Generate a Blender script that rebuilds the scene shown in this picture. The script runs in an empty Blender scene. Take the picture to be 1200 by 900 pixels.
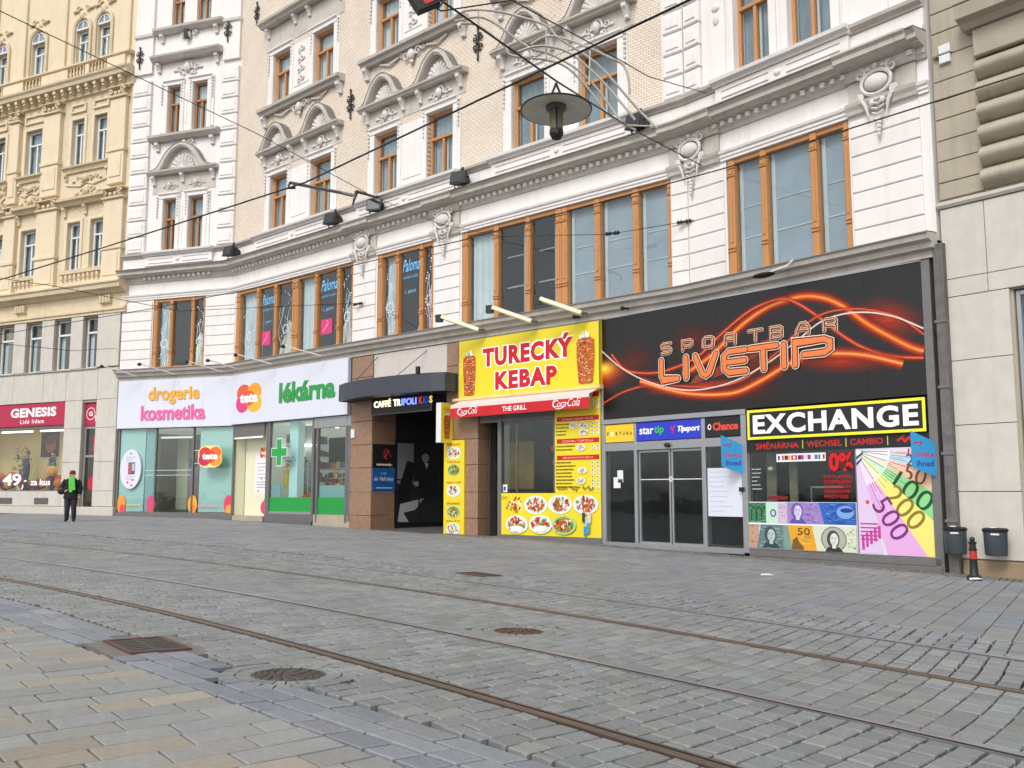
import bpy, bmesh, math, random
from math import sin, cos, pi, radians
from mathutils import Matrix, Vector
random.seed(11)
SC = bpy.context.scene
COL = SC.collection

# ------------------------------------------------------------------ camera
cam_data = bpy.data.cameras.new('camera')
cam = bpy.data.objects.new('camera', cam_data)
COL.objects.link(cam)
cam.location = (0, 0, 1.15)
cam.rotation_euler = (radians(90 + 6.612), 0, 0)
cam_data.sensor_width = 36.0
cam_data.lens = 33.303
cam_data.clip_start = 0.05
cam_data.clip_end = 800
SC.camera = cam

# ------------------------------------------------------------------ sky, sun, exposure
SUN_EL, SUN_AZ = radians(44), radians(208)      # azimuth clockwise from +Y
world = bpy.data.worlds.new('World'); SC.world = world
world.use_nodes = True
nt = world.node_tree; nt.nodes.clear()
w_out = nt.nodes.new('ShaderNodeOutputWorld'); w_bg = nt.nodes.new('ShaderNodeBackground')
w_sky = nt.nodes.new('ShaderNodeTexSky'); w_sky.sky_type = 'NISHITA'; w_sky.sun_disc = False
w_sky.sun_elevation = SUN_EL; w_sky.sun_rotation = SUN_AZ
w_sky.air_density = 1.0; w_sky.dust_density = 2.0; w_sky.ozone_density = 1.0
w_hs = nt.nodes.new('ShaderNodeHueSaturation'); w_hs.inputs['Saturation'].default_value = 0.12
nt.links.new(w_sky.outputs[0], w_hs.inputs['Color'])
nt.links.new(w_hs.outputs[0], w_bg.inputs['Color'])
w_bg.inputs['Strength'].default_value = 0.15
nt.links.new(w_bg.outputs[0], w_out.inputs['Surface'])
sun_d = bpy.data.lights.new('sun', 'SUN'); sun = bpy.data.objects.new('sun', sun_d); COL.objects.link(sun)
sun_d.energy = 1.2; sun_d.angle = radians(20); sun_d.color = (1.0, 0.975, 0.945)
sdir = Vector((sin(SUN_AZ)*cos(SUN_EL), cos(SUN_AZ)*cos(SUN_EL), sin(SUN_EL)))
sun.rotation_euler = sdir.to_track_quat('Z', 'Y').to_euler()
sun.location = (0, 0, 60)
SC.view_settings.view_transform = 'Standard'
SC.view_settings.look = 'None'
SC.view_settings.gamma = 1.0
SC.view_settings.exposure = 0.44
SC.view_settings.use_curve_mapping = False
SC.render.engine = 'CYCLES'
SC.cycles.transparent_max_bounces = 24

# ------------------------------------------------------------------ helpers
def lin(c):
    c = c/255.0
    return c/12.92 if c <= .04045 else ((c+.055)/1.055)**2.4
def RGB(r, g, b, a=1.0): return (lin(r), lin(g), lin(b), a)

MATS = {}
def mat(name, rgb, rough=.6, metal=0., nz=None, bump=None, spec=.5, emit=0., streak=0., coat=0.):
    """principled material: base colour with two noise layers, optional rain streaks and fine bump"""
    if name in MATS: return MATS[name]
    m = bpy.data.materials.new(name); m.use_nodes = True
    n = m.node_tree.nodes; l = m.node_tree.links; p = n['Principled BSDF']
    base = RGB(*rgb)
    p.inputs['Roughness'].default_value = rough; p.inputs['Metallic'].default_value = metal
    p.inputs['Specular IOR Level'].default_value = spec
    p.inputs['Coat Weight'].default_value = coat
    p.inputs['Base Color'].default_value = base
    if nz or bump or streak:
        tc = n.new('ShaderNodeTexCoord')
    if nz:
        sc, amt = nz
        no = n.new('ShaderNodeTexNoise'); no.inputs['Scale'].default_value = sc; no.inputs['Detail'].default_value = 6; no.inputs['Roughness'].default_value = .65
        l.new(tc.outputs['Object'], no.inputs['Vector'])
        mr = n.new('ShaderNodeMapRange'); mr.inputs[1].default_value = .25; mr.inputs[2].default_value = .75
        mr.inputs[3].default_value = 1-amt; mr.inputs[4].default_value = 1+amt*.5
        l.new(no.outputs['Fac'], mr.inputs[0])
        val = mr.outputs[0]
        if streak:
            mp = n.new('ShaderNodeMapping'); mp.inputs['Scale'].default_value = (3.2, 3.2, .35)
            l.new(tc.outputs['Object'], mp.inputs[0])
            n2 = n.new('ShaderNodeTexNoise'); n2.inputs['Scale'].default_value = 1.6; n2.inputs['Detail'].default_value = 4
            l.new(mp.outputs[0], n2.inputs['Vector'])
            m2 = n.new('ShaderNodeMapRange'); m2.inputs[1].default_value = .52; m2.inputs[2].default_value = .8
            m2.inputs[3].default_value = 1.; m2.inputs[4].default_value = 1-streak
            l.new(n2.outputs['Fac'], m2.inputs[0])
            mu = n.new('ShaderNodeMath'); mu.operation = 'MULTIPLY'; l.new(val, mu.inputs[0]); l.new(m2.outputs[0], mu.inputs[1]); val = mu.outputs[0]
        mx = n.new('ShaderNodeVectorMath'); mx.operation = 'SCALE'
        mx.inputs[0].default_value = base[:3]; l.new(val, mx.inputs['Scale'])
        l.new(mx.outputs[0], p.inputs['Base Color'])
    if bump:
        sc, st = bump
        nb = n.new('ShaderNodeTexNoise'); nb.inputs['Scale'].default_value = sc; nb.inputs['Detail'].default_value = 5
        l.new(tc.outputs['Object'], nb.inputs['Vector'])
        b = n.new('ShaderNodeBump'); b.inputs['Strength'].default_value = st; b.inputs['Distance'].default_value = .01
        l.new(nb.outputs['Fac'], b.inputs['Height']); l.new(b.outputs[0], p.inputs['Normal'])
    if emit:
        p.inputs['Emission Color'].default_value = base; p.inputs['Emission Strength'].default_value = emit
    MATS[name] = m
    return m

def attr_mat(name, rough=.5, spec=.5, alpha=False, emit=0., nz=None, bump=None, layered=False):
    """colour comes from the mesh's own 'Col' attribute (printed or natural colour of each piece)"""
    if name in MATS: return MATS[name]
    m = bpy.data.materials.new(name); m.use_nodes = True
    n = m.node_tree.nodes; l = m.node_tree.links; p = n['Principled BSDF']
    at = n.new('ShaderNodeAttribute'); at.attribute_name = 'Col'
    col = at.outputs['Color']
    p.inputs['Roughness'].default_value = rough; p.inputs['Specular IOR Level'].default_value = spec
    if nz:
        tc = n.new('ShaderNodeTexCoord'); prev = None
        for sc, amt in nz:
            no = n.new('ShaderNodeTexNoise'); no.inputs['Scale'].default_value = sc; no.inputs['Detail'].default_value = 7; no.inputs['Roughness'].default_value = .7
            l.new(tc.outputs['Object'], no.inputs['Vector'])
            mr = n.new('ShaderNodeMapRange'); mr.inputs[1].default_value = .3; mr.inputs[2].default_value = .7
            mr.inputs[3].default_value = 1-amt; mr.inputs[4].default_value = 1+amt
            l.new(no.outputs['Fac'], mr.inputs[0])
            mx = n.new('ShaderNodeVectorMath'); mx.operation = 'SCALE'; l.new(col, mx.inputs[0]); l.new(mr.outputs[0], mx.inputs['Scale']); col = mx.outputs[0]
        if bump:
            nb = n.new('ShaderNodeTexNoise'); nb.inputs['Scale'].default_value = bump[0]; nb.inputs['Detail'].default_value = 6
            l.new(tc.outputs['Object'], nb.inputs['Vector'])
            b = n.new('ShaderNodeBump'); b.inputs['Strength'].default_value = bump[1]; b.inputs['Distance'].default_value = .01
            l.new(nb.outputs['Fac'], b.inputs['Height']); l.new(b.outputs[0], p.inputs['Normal'])
    l.new(col, p.inputs['Base Color'])
    if alpha: l.new(at.outputs['Alpha'], p.inputs['Alpha'])
    if emit:
        l.new(col, p.inputs['Emission Color']); p.inputs['Emission Strength'].default_value = emit
    MATS[name] = m
    return m

def glass_mat(name, tint=(244, 249, 249), refl=1.0):
    if name in MATS: return MATS[name]
    m = bpy.data.materials.new(name); m.use_nodes = True
    n = m.node_tree.nodes; l = m.node_tree.links; n.clear()
    o = n.new('ShaderNodeOutputMaterial'); mx = n.new('ShaderNodeMixShader')
    t = n.new('ShaderNodeBsdfTransparent'); t.inputs[0].default_value = RGB(*tint)
    g = n.new('ShaderNodeBsdfGlossy'); g.inputs['Roughness'].default_value = .03; g.inputs[0].default_value = (.9, .93, .95, 1)
    tc = n.new('ShaderNodeTexCoord'); nb = n.new('ShaderNodeTexNoise'); nb.inputs['Scale'].default_value = 1.4
    l.new(tc.outputs['Object'], nb.inputs['Vector'])
    b = n.new('ShaderNodeBump'); b.inputs['Strength'].default_value = .25; b.inputs['Distance'].default_value = .02
    l.new(nb.outputs['Fac'], b.inputs['Height']); l.new(b.outputs[0], g.inputs['Normal'])
    f = n.new('ShaderNodeFresnel'); ge = n.new('ShaderNodeNewGeometry'); io = n.new('ShaderNodeMapRange')
    io.inputs[3].default_value = 1.5; io.inputs[4].default_value = 1/1.5      # same reflectance on both faces of a thin pane
    l.new(ge.outputs['Backfacing'], io.inputs[0]); l.new(io.outputs[0], f.inputs['IOR'])
    mu = n.new('ShaderNodeMath'); mu.operation = 'MULTIPLY'; mu.inputs[1].default_value = refl; mu.use_clamp = True
    l.new(f.outputs[0], mu.inputs[0]); l.new(mu.outputs[0], mx.inputs[0])
    l.new(t.outputs[0], mx.inputs[1]); l.new(g.outputs[0], mx.inputs[2]); l.new(mx.outputs[0], o.inputs[0])
    MATS[name] = m
    return m

WM = {}
SPLIT = {'hood_cornices': 'hood_cornice', 'window_surrounds': 'architrave', 'corner_strips': 'corner_strip', 'hood_mouldings': 'hood_moulding', 'pilasters': 'pilaster', 'sheets': 'sheet', 'bodies': 'body', 'bars': 'grille_bar', 'parapet_blocks': 'parapet_block'}
def tag(o, label=None, cat=None, group=None, kind=None):
    if label: o['label'] = label
    if cat: o['category'] = cat
    if group: o['group'] = group
    if kind: o['kind'] = kind
    return o
def place(o, M, parent):
    WM[o.name] = M
    if parent is not None:
        o.parent = parent
        o.matrix_basis = WM[parent.name].inverted() @ M
    else:
        o.matrix_basis = M
def thing(name, M, label=None, cat=None, group=None, kind=None):
    o = bpy.data.objects.new(name, None); o.empty_display_size = .2
    COL.objects.link(o); place(o, M, None)
    return tag(o, label, cat, group, kind)
def T(x, y, z): return Matrix.Translation((x, y, z))
def RZ(a): return Matrix.Rotation(a, 4, 'Z')
def seg(ox, oy, dx, dy):
    """wall frame: x to the right along the wall, y into the building, z up"""
    return Matrix(((dx, -dy, 0, ox), (dy, dx, 0, oy), (0, 0, 1, 0), (0, 0, 0, 1)))
N815 = Vector((4.5107, 23.4684)); N265 = Vector((-11.3824, 38.0075)); N138 = Vector((-16.4346, 39.7921))
A = seg(4.5107, 23.4684, .62699736, -.77902138)
B = seg(-11.3824, 38.0075, .73783768, -.67497819)
Cc = seg(-16.4346, 39.7921, .94290416, -.33306416)
Y = seg(-16.4346, 39.7921, .89879405, -.43837115)
G = seg(2.40546917, 25.39427736, .6636867, -.74801067)
ID = Matrix.Identity(4)

class MB:
    """collects shapes in a frame and links them as ONE mesh object"""
    def __init__(s): s.v = []; s.f = []; s.m = []; s.c = []; s.mi = 0; s.col = None
    def face(s, pts):
        k = len(s.v); s.v += [tuple(p) for p in pts]; s.f.append(tuple(range(k, k+len(pts)))); s.m.append(s.mi); s.c.append(s.col)
    def add(s, vs, fs):
        k = len(s.v); s.v += [tuple(p) for p in vs]
        for f in fs: s.f.append(tuple(k+i for i in f)); s.m.append(s.mi); s.c.append(s.col)
    def box(s, x0, x1, y0, y1, z0, z1, M=None):
        vs = [(x, y, z) for x in (x0, x1) for y in (y0, y1) for z in (z0, z1)]
        if M is not None: vs = [tuple(M @ Vector(v)) for v in vs]
        s.add(vs, [(0, 1, 3, 2), (4, 6, 7, 5), (0, 4, 5, 1), (2, 3, 7, 6), (0, 2, 6, 4), (1, 5, 7, 3)])
        return s
    def cbox(s, x0, x1, y0, y1, z0, z1, c=.01):
        """box whose front (low y) edges are chamfered"""
        vs = [(x0, y1, z0), (x1, y1, z0), (x1, y1, z1), (x0, y1, z1), (x0, y0+c, z0), (x1, y0+c, z0), (x1, y0+c, z1), (x0, y0+c, z1),
              (x0+c, y0, z0+c), (x1-c, y0, z0+c), (x1-c, y0, z1-c), (x0+c, y0, z1-c)]
        s.add(vs, [(3, 2, 1, 0), (0, 1, 5, 4), (1, 2, 6, 5), (2, 3, 7, 6), (3, 0, 4, 7), (4, 5, 9, 8), (5, 6, 10, 9), (6, 7, 11, 10), (7, 4, 8, 11), (8, 9, 10, 11)])
        return s
    def prism(s, poly, y0, y1):
        n = len(poly); vs = [(x, y0, z) for x, z in poly]+[(x, y1, z) for x, z in poly]
        s.add(vs, [tuple(range(n)), tuple(range(2*n-1, n-1, -1))]+[(i, i+n, (i+1) % n+n, (i+1) % n) for i in range(n)])
        return s
    def zprism(s, poly, z0, z1):
        n = len(poly); vs = [(x, y, z0) for x, y in poly]+[(x, y, z1) for x, y in poly]
        s.add(vs, [tuple(range(n)), tuple(range(2*n-1, n-1, -1))]+[(i, i+n, (i+1) % n+n, (i+1) % n) for i in range(n)])
        return s
    def mould(s, prof, x0, x1):
        """profile (y,z) run along x, capped"""
        n = len(prof); vs = [(x0, y, z) for y, z in prof]+[(x1, y, z) for y, z in prof]
        s.add(vs, [tuple(range(n)), tuple(range(2*n-1, n-1, -1))]+[(i, i+n, (i+1) % n+n, (i+1) % n) for i in range(n)])
        return s
    def path(s, prof, pts):
        """profile (out,z) along a plan polyline given left to right as seen from the street, mitred"""
        n = len(prof); pts = [Vector(p) for p in pts]; vs = []
        for i, p in enumerate(pts):
            ds = []
            if i > 0: ds.append((p-pts[i-1]).normalized())
            if i < len(pts)-1: ds.append((pts[i+1]-p).normalized())
            ns = [Vector((d.y, -d.x)) for d in ds]
            m = sum(ns, Vector((0, 0))).normalized(); k = 1/max(.3, m.dot(ns[0]))
            for o, z in prof: vs.append((p.x+m.x*o*k, p.y+m.y*o*k, z))
        fs = [tuple(range(n)), tuple(range(len(pts)*n-1, (len(pts)-1)*n-1, -1))]
        for j in range(len(pts)-1):
            fs += [(j*n+i, (j+1)*n+i, (j+1)*n+(i+1) % n, j*n+(i+1) % n) for i in range(n)]
        s.add(vs, fs); return s
    def tube(s, pts, r, n=6, caps=True):
        pts = [Vector(p) for p in pts]; k = len(s.v); rs = r if isinstance(r, (list, tuple)) else [r]*len(pts)
        up = Vector((0, 0, 1)); vs = []
        for i, p in enumerate(pts):
            d = (pts[min(i+1, len(pts)-1)]-pts[max(i-1, 0)])
            if d.length < 1e-9: d = Vector((0, 0, 1))
            d.normalize()
            if i == 0:
                a = d.cross(up)
                if a.length < .05: a = d.cross(Vector((1, 0, 0)))
            else: a = a-d*a.dot(d)
            a.normalize(); b = d.cross(a)
            for j in range(n):
                t = 2*pi*j/n; vs.append(p+(a*cos(t)+b*sin(t))*rs[i])
        fs = []
        for i in range(len(pts)-1):
            fs += [(i*n+j, i*n+(j+1) % n, (i+1)*n+(j+1) % n, (i+1)*n+j) for j in range(n)]
        if caps: fs += [tuple(range(n)), tuple(range(len(pts)*n-1, (len(pts)-1)*n-1, -1))]
        s.add(vs, fs); return s
    def lathe(s, prof, c=(0, 0, 0), n=16, M=None, caps=True):
        vs = []
        for r, z in prof:
            for j in range(n):
                t = 2*pi*j/n; p = Vector((r*cos(t), r*sin(t), z))
                if M is not None: p = M @ p
                vs.append((c[0]+p.x, c[1]+p.y, c[2]+p.z))
        fs = []
        for i in range(len(prof)-1):
            fs += [(i*n+j, i*n+(j+1) % n, (i+1)*n+(j+1) % n, (i+1)*n+j) for j in range(n)]
        if caps: fs += [tuple(range(n)), tuple(range(len(prof)*n-1, (len(prof)-1)*n-1, -1))]
        s.add(vs, fs); return s
    def ball(s, c, rx, ry, rz, n=8, m=5, M=None):
        vs = []; fs = []
        for i in range(m+1):
            ph = pi*i/m
            for j in range(n):
                t = 2*pi*j/n; p = Vector((rx*sin(ph)*cos(t), ry*sin(ph)*sin(t), rz*cos(ph)))
                if M is not None: p = M @ p
                vs.append((c[0]+p.x, c[1]+p.y, c[2]+p.z))
        for i in range(m):
            fs += [(i*n+j, i*n+(j+1) % n, (i+1)*n+(j+1) % n, (i+1)*n+j) for j in range(n)]
        s.add(vs, fs); return s
    def scroll(s, cx, y, cz, r, turns=1.5, d=1, w=.025, a0=0., tail=None):
        pts = []; k = int(10*turns)+4
        for i in range(k+1):
            t = i/k; rr = r*(1-.85*t); a = a0+d*2*pi*turns*t
            pts.append((cx+rr*cos(a), y, cz+rr*sin(a)))
        if tail: pts = [(q[0], y, q[1]) for q in tail]+pts
        s.tube(pts, [w*(1-.5*i/len(pts)) for i in range(len(pts))], 5); return s
    def pieces(s, name, material, parent, M, smooth):
        """one object per connected piece"""
        up = list(range(len(s.v)))
        def root(i):
            while up[i] != i: up[i] = up[up[i]]; i = up[i]
            return i
        for f in s.f:
            for k in f[1:]: up[root(k)] = root(f[0])
        by = {}
        for f, mi, c in zip(s.f, s.m, s.c): by.setdefault(root(f[0]), []).append((f, mi, c))
        o = None
        for fs in by.values():
            q = MB(); ix = {}
            for f, mi, c in fs:
                for k in f:
                    if k not in ix: ix[k] = len(q.v); q.v.append(s.v[k])
                q.f.append(tuple(ix[k] for k in f)); q.m.append(mi); q.c.append(c)
            o = q.build(name, material, parent, M, smooth)
        return o
    def build(s, name, material, parent=None, M=ID, smooth=None, rebase=False):
        if name in SPLIT: return s.pieces(SPLIT[name], material, parent, M, smooth)
        M = M.copy()
        if rebase and s.v:
            xs = [v[0] for v in s.v]; ys = [v[1] for v in s.v]; zs = [v[2] for v in s.v]
            ox, oy, oz = (min(xs)+max(xs))/2, (min(ys)+max(ys))/2, min(zs)
            s.v = [(v[0]-ox, v[1]-oy, v[2]-oz) for v in s.v]; M = M @ T(ox, oy, oz)
        me = bpy.data.meshes.new(name); me.from_pydata(s.v, [], s.f)
        for m_ in (material if isinstance(material, (list, tuple)) else [material]): me.materials.append(m_)
        me.polygons.foreach_set('material_index', s.m)
        if any(c is not None for c in s.c):
            at = me.color_attributes.new('Col', 'FLOAT_COLOR', 'CORNER'); buf = []
            for f, c in zip(s.f, s.c):
                if c is None: c = (.5, .5, .5, 1)
                if isinstance(c, list): 
                    for q in c: buf += q
                else: buf += list(c)*len(f)
            at.data.foreach_set('color', buf)
        bm = bmesh.new(); bm.from_mesh(me); bmesh.ops.recalc_face_normals(bm, faces=bm.faces); bm.to_mesh(me); bm.free()
        if smooth is not None:
            me.polygons.foreach_set('use_smooth', [True]*len(me.polygons)); me.set_sharp_from_angle(angle=radians(smooth))
        o = bpy.data.objects.new(name, me); COL.objects.link(o); place(o, M, parent)
        return o

# ---- flat print and lettering -------------------------------------------------
TXT = {}
def text_shape(body, bold=0., shear=0., space=1., res=3):
    k = (body, bold, shear, space, res)
    if k in TXT: return TXT[k]
    cu = bpy.data.curves.new('lettering', 'FONT'); cu.body = body; cu.offset = bold; cu.shear = shear
    cu.space_character = space; cu.resolution_u = res
    ob = bpy.data.objects.new('lettering', cu); COL.objects.link(ob)
    dg = bpy.context.evaluated_depsgraph_get(); dg.update()
    me = bpy.data.meshes.new_from_object(ob.evaluated_get(dg))
    vs = [(v.co.x, v.co.y) for v in me.vertices]; fs = [tuple(p.vertices) for p in me.polygons]
    bpy.data.objects.remove(ob); bpy.data.curves.remove(cu); bpy.data.meshes.remove(me)
    if vs:
        x0 = min(v[0] for v in vs); x1 = max(v[0] for v in vs); y0 = min(v[1] for v in vs); y1 = max(v[1] for v in vs)
        vs = [((x-x0)/(x1-x0), (y-y0)/(y1-y0)) for x, y in vs]
    TXT[k] = (vs, fs)
    return TXT[k]

class Paint(MB):
    """print on a flat surface: every layer a hair in front of the one before (x right, z up)"""
    def __init__(s, y=0., step=.00012): MB.__init__(s); s.y = y; s.step = step
    def up(s): s.y -= s.step
    def poly(s, pts, c, cols=None):
        s.up(); s.col = RGB(*c) if cols is None else [RGB(*q) for q in cols]
        s.face([(x, s.y, z) for x, z in pts]); return s
    def rect(s, x0, x1, z0, z1, c): return s.poly([(x0, z0), (x1, z0), (x1, z1), (x0, z1)], c)
    def ell(s, cx, cz, rx, rz, c, n=20, rot=0.):
        p = []
        for i in range(n):
            a = 2*pi*i/n; x = rx*cos(a); z = rz*sin(a); p.append((cx+x*cos(rot)-z*sin(rot), cz+x*sin(rot)+z*cos(rot)))
        return s.poly(p, c)
    def glow(s, cx, cz, rx, rz, c, a=.8, n=24, rot=0.):
        s.up(); c0 = RGB(*c); k = 5
        for j in range(k):
            f0, f1 = j/k, (j+1)/k; a0 = a*(1-f0)**1.6; a1 = a*(1-f1)**1.6
            for i in range(n):
                q = []
                for fr, th in ((f0, i), (f1, i), (f1, i+1), (f0, i+1)):
                    t = 2*pi*th/n; x = rx*fr*cos(t); z = rz*fr*sin(t); q.append((cx+x*cos(rot)-z*sin(rot), s.y, cz+x*sin(rot)+z*cos(rot)))
                s.col = [c0[:3]+(a0,), c0[:3]+(a1,), c0[:3]+(a1,), c0[:3]+(a0,)]; s.face(q)
        return s
    def stroke(s, pts, w, c, soft=False, joins=True):
        """ribbon along a line; w one width or one per point; soft fades to transparent at both edges"""
        s.up(); c0 = RGB(*c); n = len(pts); ws = w if isinstance(w, (list, tuple)) else [w]*n; L = []
        for i, (x, z) in enumerate(pts):
            a = pts[max(i-1, 0)]; b = pts[min(i+1, n-1)]; dx, dz = b[0]-a[0], b[1]-a[1]; h = math.hypot(dx, dz) or 1; k = 1.
            if 0 < i < n-1:
                d1 = (x-a[0], z-a[1]); h1 = math.hypot(*d1) or 1; k = min(1.6, 1/max(.5, abs((d1[0]*dx+d1[1]*dz)/(h1*h))))
            L.append((x, z, -dz/h*ws[i]/2*k, dx/h*ws[i]/2*k))
        for i in range(n-1):
            x0, z0, a0, b0 = L[i]; x1, z1, a1, b1 = L[i+1]
            if soft:
                e = c0[:3]+(0.,)
                s.col = [e, e, c0, c0]; s.face([(x0-a0, s.y, z0-b0), (x1-a1, s.y, z1-b1), (x1, s.y, z1), (x0, s.y, z0)])
                s.col = [c0, c0, e, e]; s.face([(x0, s.y, z0), (x1, s.y, z1), (x1+a1, s.y, z1+b1), (x0+a0, s.y, z0+b0)])
            else:
                s.col = c0; s.face([(x0-a0, s.y, z0-b0), (x1-a1, s.y, z1-b1), (x1+a1, s.y, z1+b1), (x0+a0, s.y, z0+b0)])
        return s
    def text(s, body, x0, x1, z0, z1, c, bold=0., shear=0., space=1., rot=0., res=3):
        vs, fs = text_shape(body, bold, shear, space, res); s.up(); s.col = RGB(*c)
        w, h = x1-x0, z1-z0; P = []
        for u, v in vs:
            x, z = u*w, v*h; P.append((x0+x*cos(rot)-z*sin(rot), s.y, z0+x*sin(rot)+z*cos(rot)))
        s.add(P, fs); return s
    def lines(s, x0, x1, z1, n, pitch, h, c, rnd, fill=(.5, 1.)):
        """rows of writing too small to read in the photograph: broken dashes"""
        for i in range(n):
            x = x0; e = x0+(x1-x0)*rnd.uniform(*fill); z = z1-i*pitch
            s.up(); s.col = RGB(*c)
            while x < e:
                w = rnd.uniform(.5, 2.2)*h; s.face([(x, s.y, z-h), (min(x+w, e), s.y, z-h), (min(x+w, e), s.y, z), (x, s.y, z)]); x += w+h*.45
        return s
def print_mat(): return attr_mat('printed_film', .42, .35)
def glow_mat(): return attr_mat('printed_film_soft', .35, .4, alpha=True)

# ------------------------------------------------------------------ materials
M_white = mat('white_render', (228, 223, 219), .8, nz=(1.1, .07), bump=(60, .15), streak=.11)
M_orn = mat('white_stucco_ornament', (214, 208, 204), .85, nz=(3., .10), bump=(40, .15), streak=.1)
M_mould = mat('weathered_moulding', (194, 187, 178), .85, nz=(1.6, .16), bump=(40, .2), streak=.22)
M_lens = mat('dark_lamp_glass', (46, 48, 52), .2)
M_zinc = mat('zinc_flashing', (128, 124, 122), .55, .3, nz=(4., .15))
M_wood = mat('orange_brown_timber', (192, 134, 80), .5, nz=(7., .16), bump=(50, .15))
M_woodd = mat('weathered_timber', (172, 120, 78), .6, nz=(7., .2))
M_wframe = mat('white_window_paint', (222, 222, 220), .5, nz=(5., .05))
M_glass = glass_mat('window_glass')
M_shopglass = glass_mat('shop_glass', (242, 248, 246), 1.0)
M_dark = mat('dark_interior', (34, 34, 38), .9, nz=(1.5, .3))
M_blind = mat('blue_grey_blind', (158, 166, 178), .8, nz=(.8, .2))
M_curt = mat('pale_curtain', (208, 212, 216), .85, nz=(1.2, .2))
M_dcurt = mat('grey_room', (140, 150, 160), .85, nz=(1.2, .35))
M_yel = mat('ochre_render', (221, 204, 174), .85, nz=(1., .09), bump=(50, .15), streak=.12)
M_yelo = mat('ochre_stucco', (212, 195, 164), .85, nz=(2.5, .14), bump=(40, .2), streak=.14)
M_stone = mat('pale_travertine', (198, 192, 182), .7, nz=(2.2, .12), bump=(25, .25), streak=.10)
M_sand = mat('sandy_ashlar', (172, 162, 144), .85, nz=(1.2, .16), bump=(30, .35), streak=.18)
M_brown = mat('polished_brown_granite', (150, 118, 96), .45, nz=(9., .30), bump=(60, .1), streak=.12)
M_alu = mat('brushed_aluminium', (168, 170, 174), .4, .65, nz=(3., .08))
M_steel = mat('grey_steel', (120, 118, 116), .5, .4, nz=(5., .15))
M_black = mat('black_metal', (28, 28, 30), .5, nz=(6., .2))
M_anthr = mat('anthracite_paint', (58, 62, 72), .45, nz=(3., .15))
M_board = mat('white_sign_panel', (212, 214, 226), .35, nz=(.7, .02))
M_wire = mat('black_cable', (30, 30, 32), .6)
M_tubew = mat('pale_light_tube', (190, 184, 176), .5, nz=(3., .15))

def brick_mat(name, c1, c2, mortar, bw=.17, rh=.078, ms=.008):
    m = bpy.data.materials.new(name); m.use_nodes = True
    n = m.node_tree.nodes; l = m.node_tree.links; p = n['Principled BSDF']; p.inputs['Roughness'].default_value = .75
    tc = n.new('ShaderNodeTexCoord'); sp = n.new('ShaderNodeSeparateXYZ'); cb = n.new('ShaderNodeCombineXYZ')
    l.new(tc.outputs['Object'], sp.inputs[0]); l.new(sp.outputs['X'], cb.inputs['X']); l.new(sp.outputs['Z'], cb.inputs['Y'])
    b = n.new('ShaderNodeTexBrick'); b.inputs['Scale'].default_value = 1; b.inputs['Brick Width'].default_value = bw
    b.inputs['Row Height'].default_value = rh; b.inputs['Mortar Size'].default_value = ms; b.inputs['Mortar Smooth'].default_value = .3
    b.inputs['Color1'].default_value = RGB(*c1); b.inputs['Color2'].default_value = RGB(*c2); b.inputs['Mortar'].default_value = RGB(*mortar)
    b.inputs['Bias'].default_value = -.2
    l.new(cb.outputs[0], b.inputs['Vector'])
    no = n.new('ShaderNodeTexNoise'); no.inputs['Scale'].default_value = .9; no.inputs['Detail'].default_value = 5; l.new(tc.outputs['Object'], no.inputs['Vector'])
    mr = n.new('ShaderNodeMapRange'); mr.inputs[1].default_value = .3; mr.inputs[2].default_value = .7; mr.inputs[3].default_value = .93; mr.inputs[4].default_value = 1.04
    l.new(no.outputs['Fac'], mr.inputs[0])
    mx = n.new('ShaderNodeVectorMath'); mx.operation = 'SCALE'; l.new(b.outputs['Color'], mx.inputs[0]); l.new(mr.outputs[0], mx.inputs['Scale']); l.new(mx.outputs[0], p.inputs['Base Color'])
    iv = n.new('ShaderNodeMath'); iv.operation = 'SUBTRACT'; iv.inputs[0].default_value = 1; l.new(b.outputs['Fac'], iv.inputs[1])
    bp = n.new('ShaderNodeBump'); bp.inputs['Strength'].default_value = .6; bp.inputs['Distance'].default_value = .012
    l.new(iv.outputs[0], bp.inputs['Height']); l.new(bp.outputs[0], p.inputs['Normal'])
    return m
M_brick = brick_mat('cream_glazed_brick', (228, 214, 198), (220, 204, 186), (168, 152, 136))
M_ybrick = brick_mat('ochre_painted_brick', (221, 206, 178), (214, 198, 169), (182, 166, 140), .3, .085)

# ------------------------------------------------------------------ terrain: one sloping sheet under everything
GQ = (-1.0818383, -0.0293979, -0.0110025, -0.0504943, -0.0030262, 0.0173978)
def gz(x, y):
    x = max(-26., min(12., x)); y = max(-4., min(48., y))
    return 1.15+GQ[0]+GQ[1]*x+GQ[2]*y+GQ[3]*x*x*.01+GQ[4]*x*y*.01+GQ[5]*y*y*.01
U = Vector((-.61980634, .7847548)); V = Vector((.7847548, .61980634))
def sab(a, b): p = U*a+V*b; return p.x, p.y
def P3(a, b, h=0.): x, y = sab(a, b); return (x, y, gz(x, y)+h)
def proj(x, y, z):
    p_ = radians(6.612); z -= 1.15; D = y*cos(p_)+z*sin(p_)
    if D < .3: return (1e5, 1e5)
    return 600+1110.1*x/D, 450-1110.1*(-y*sin(p_)+z*cos(p_))/D
def skew(b):
    """joints lean a little from square to the kerb, more on the far side"""
    t = max(0., min(1., (b-3)/4.)); base = .12*b
    return base+.26*(max(0., b-3)*t*.5 if b < 7 else 2.+(b-7))
mb = MB(); xs = [-130, -90, -60, -45, -36]+[-30+2*i for i in range(26)]+[24, 30, 40, 60, 90, 130]; ys = [-60, -30, -15, -8]+[-4+2*i for i in range(28)]+[56, 70, 100, 150]
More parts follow.
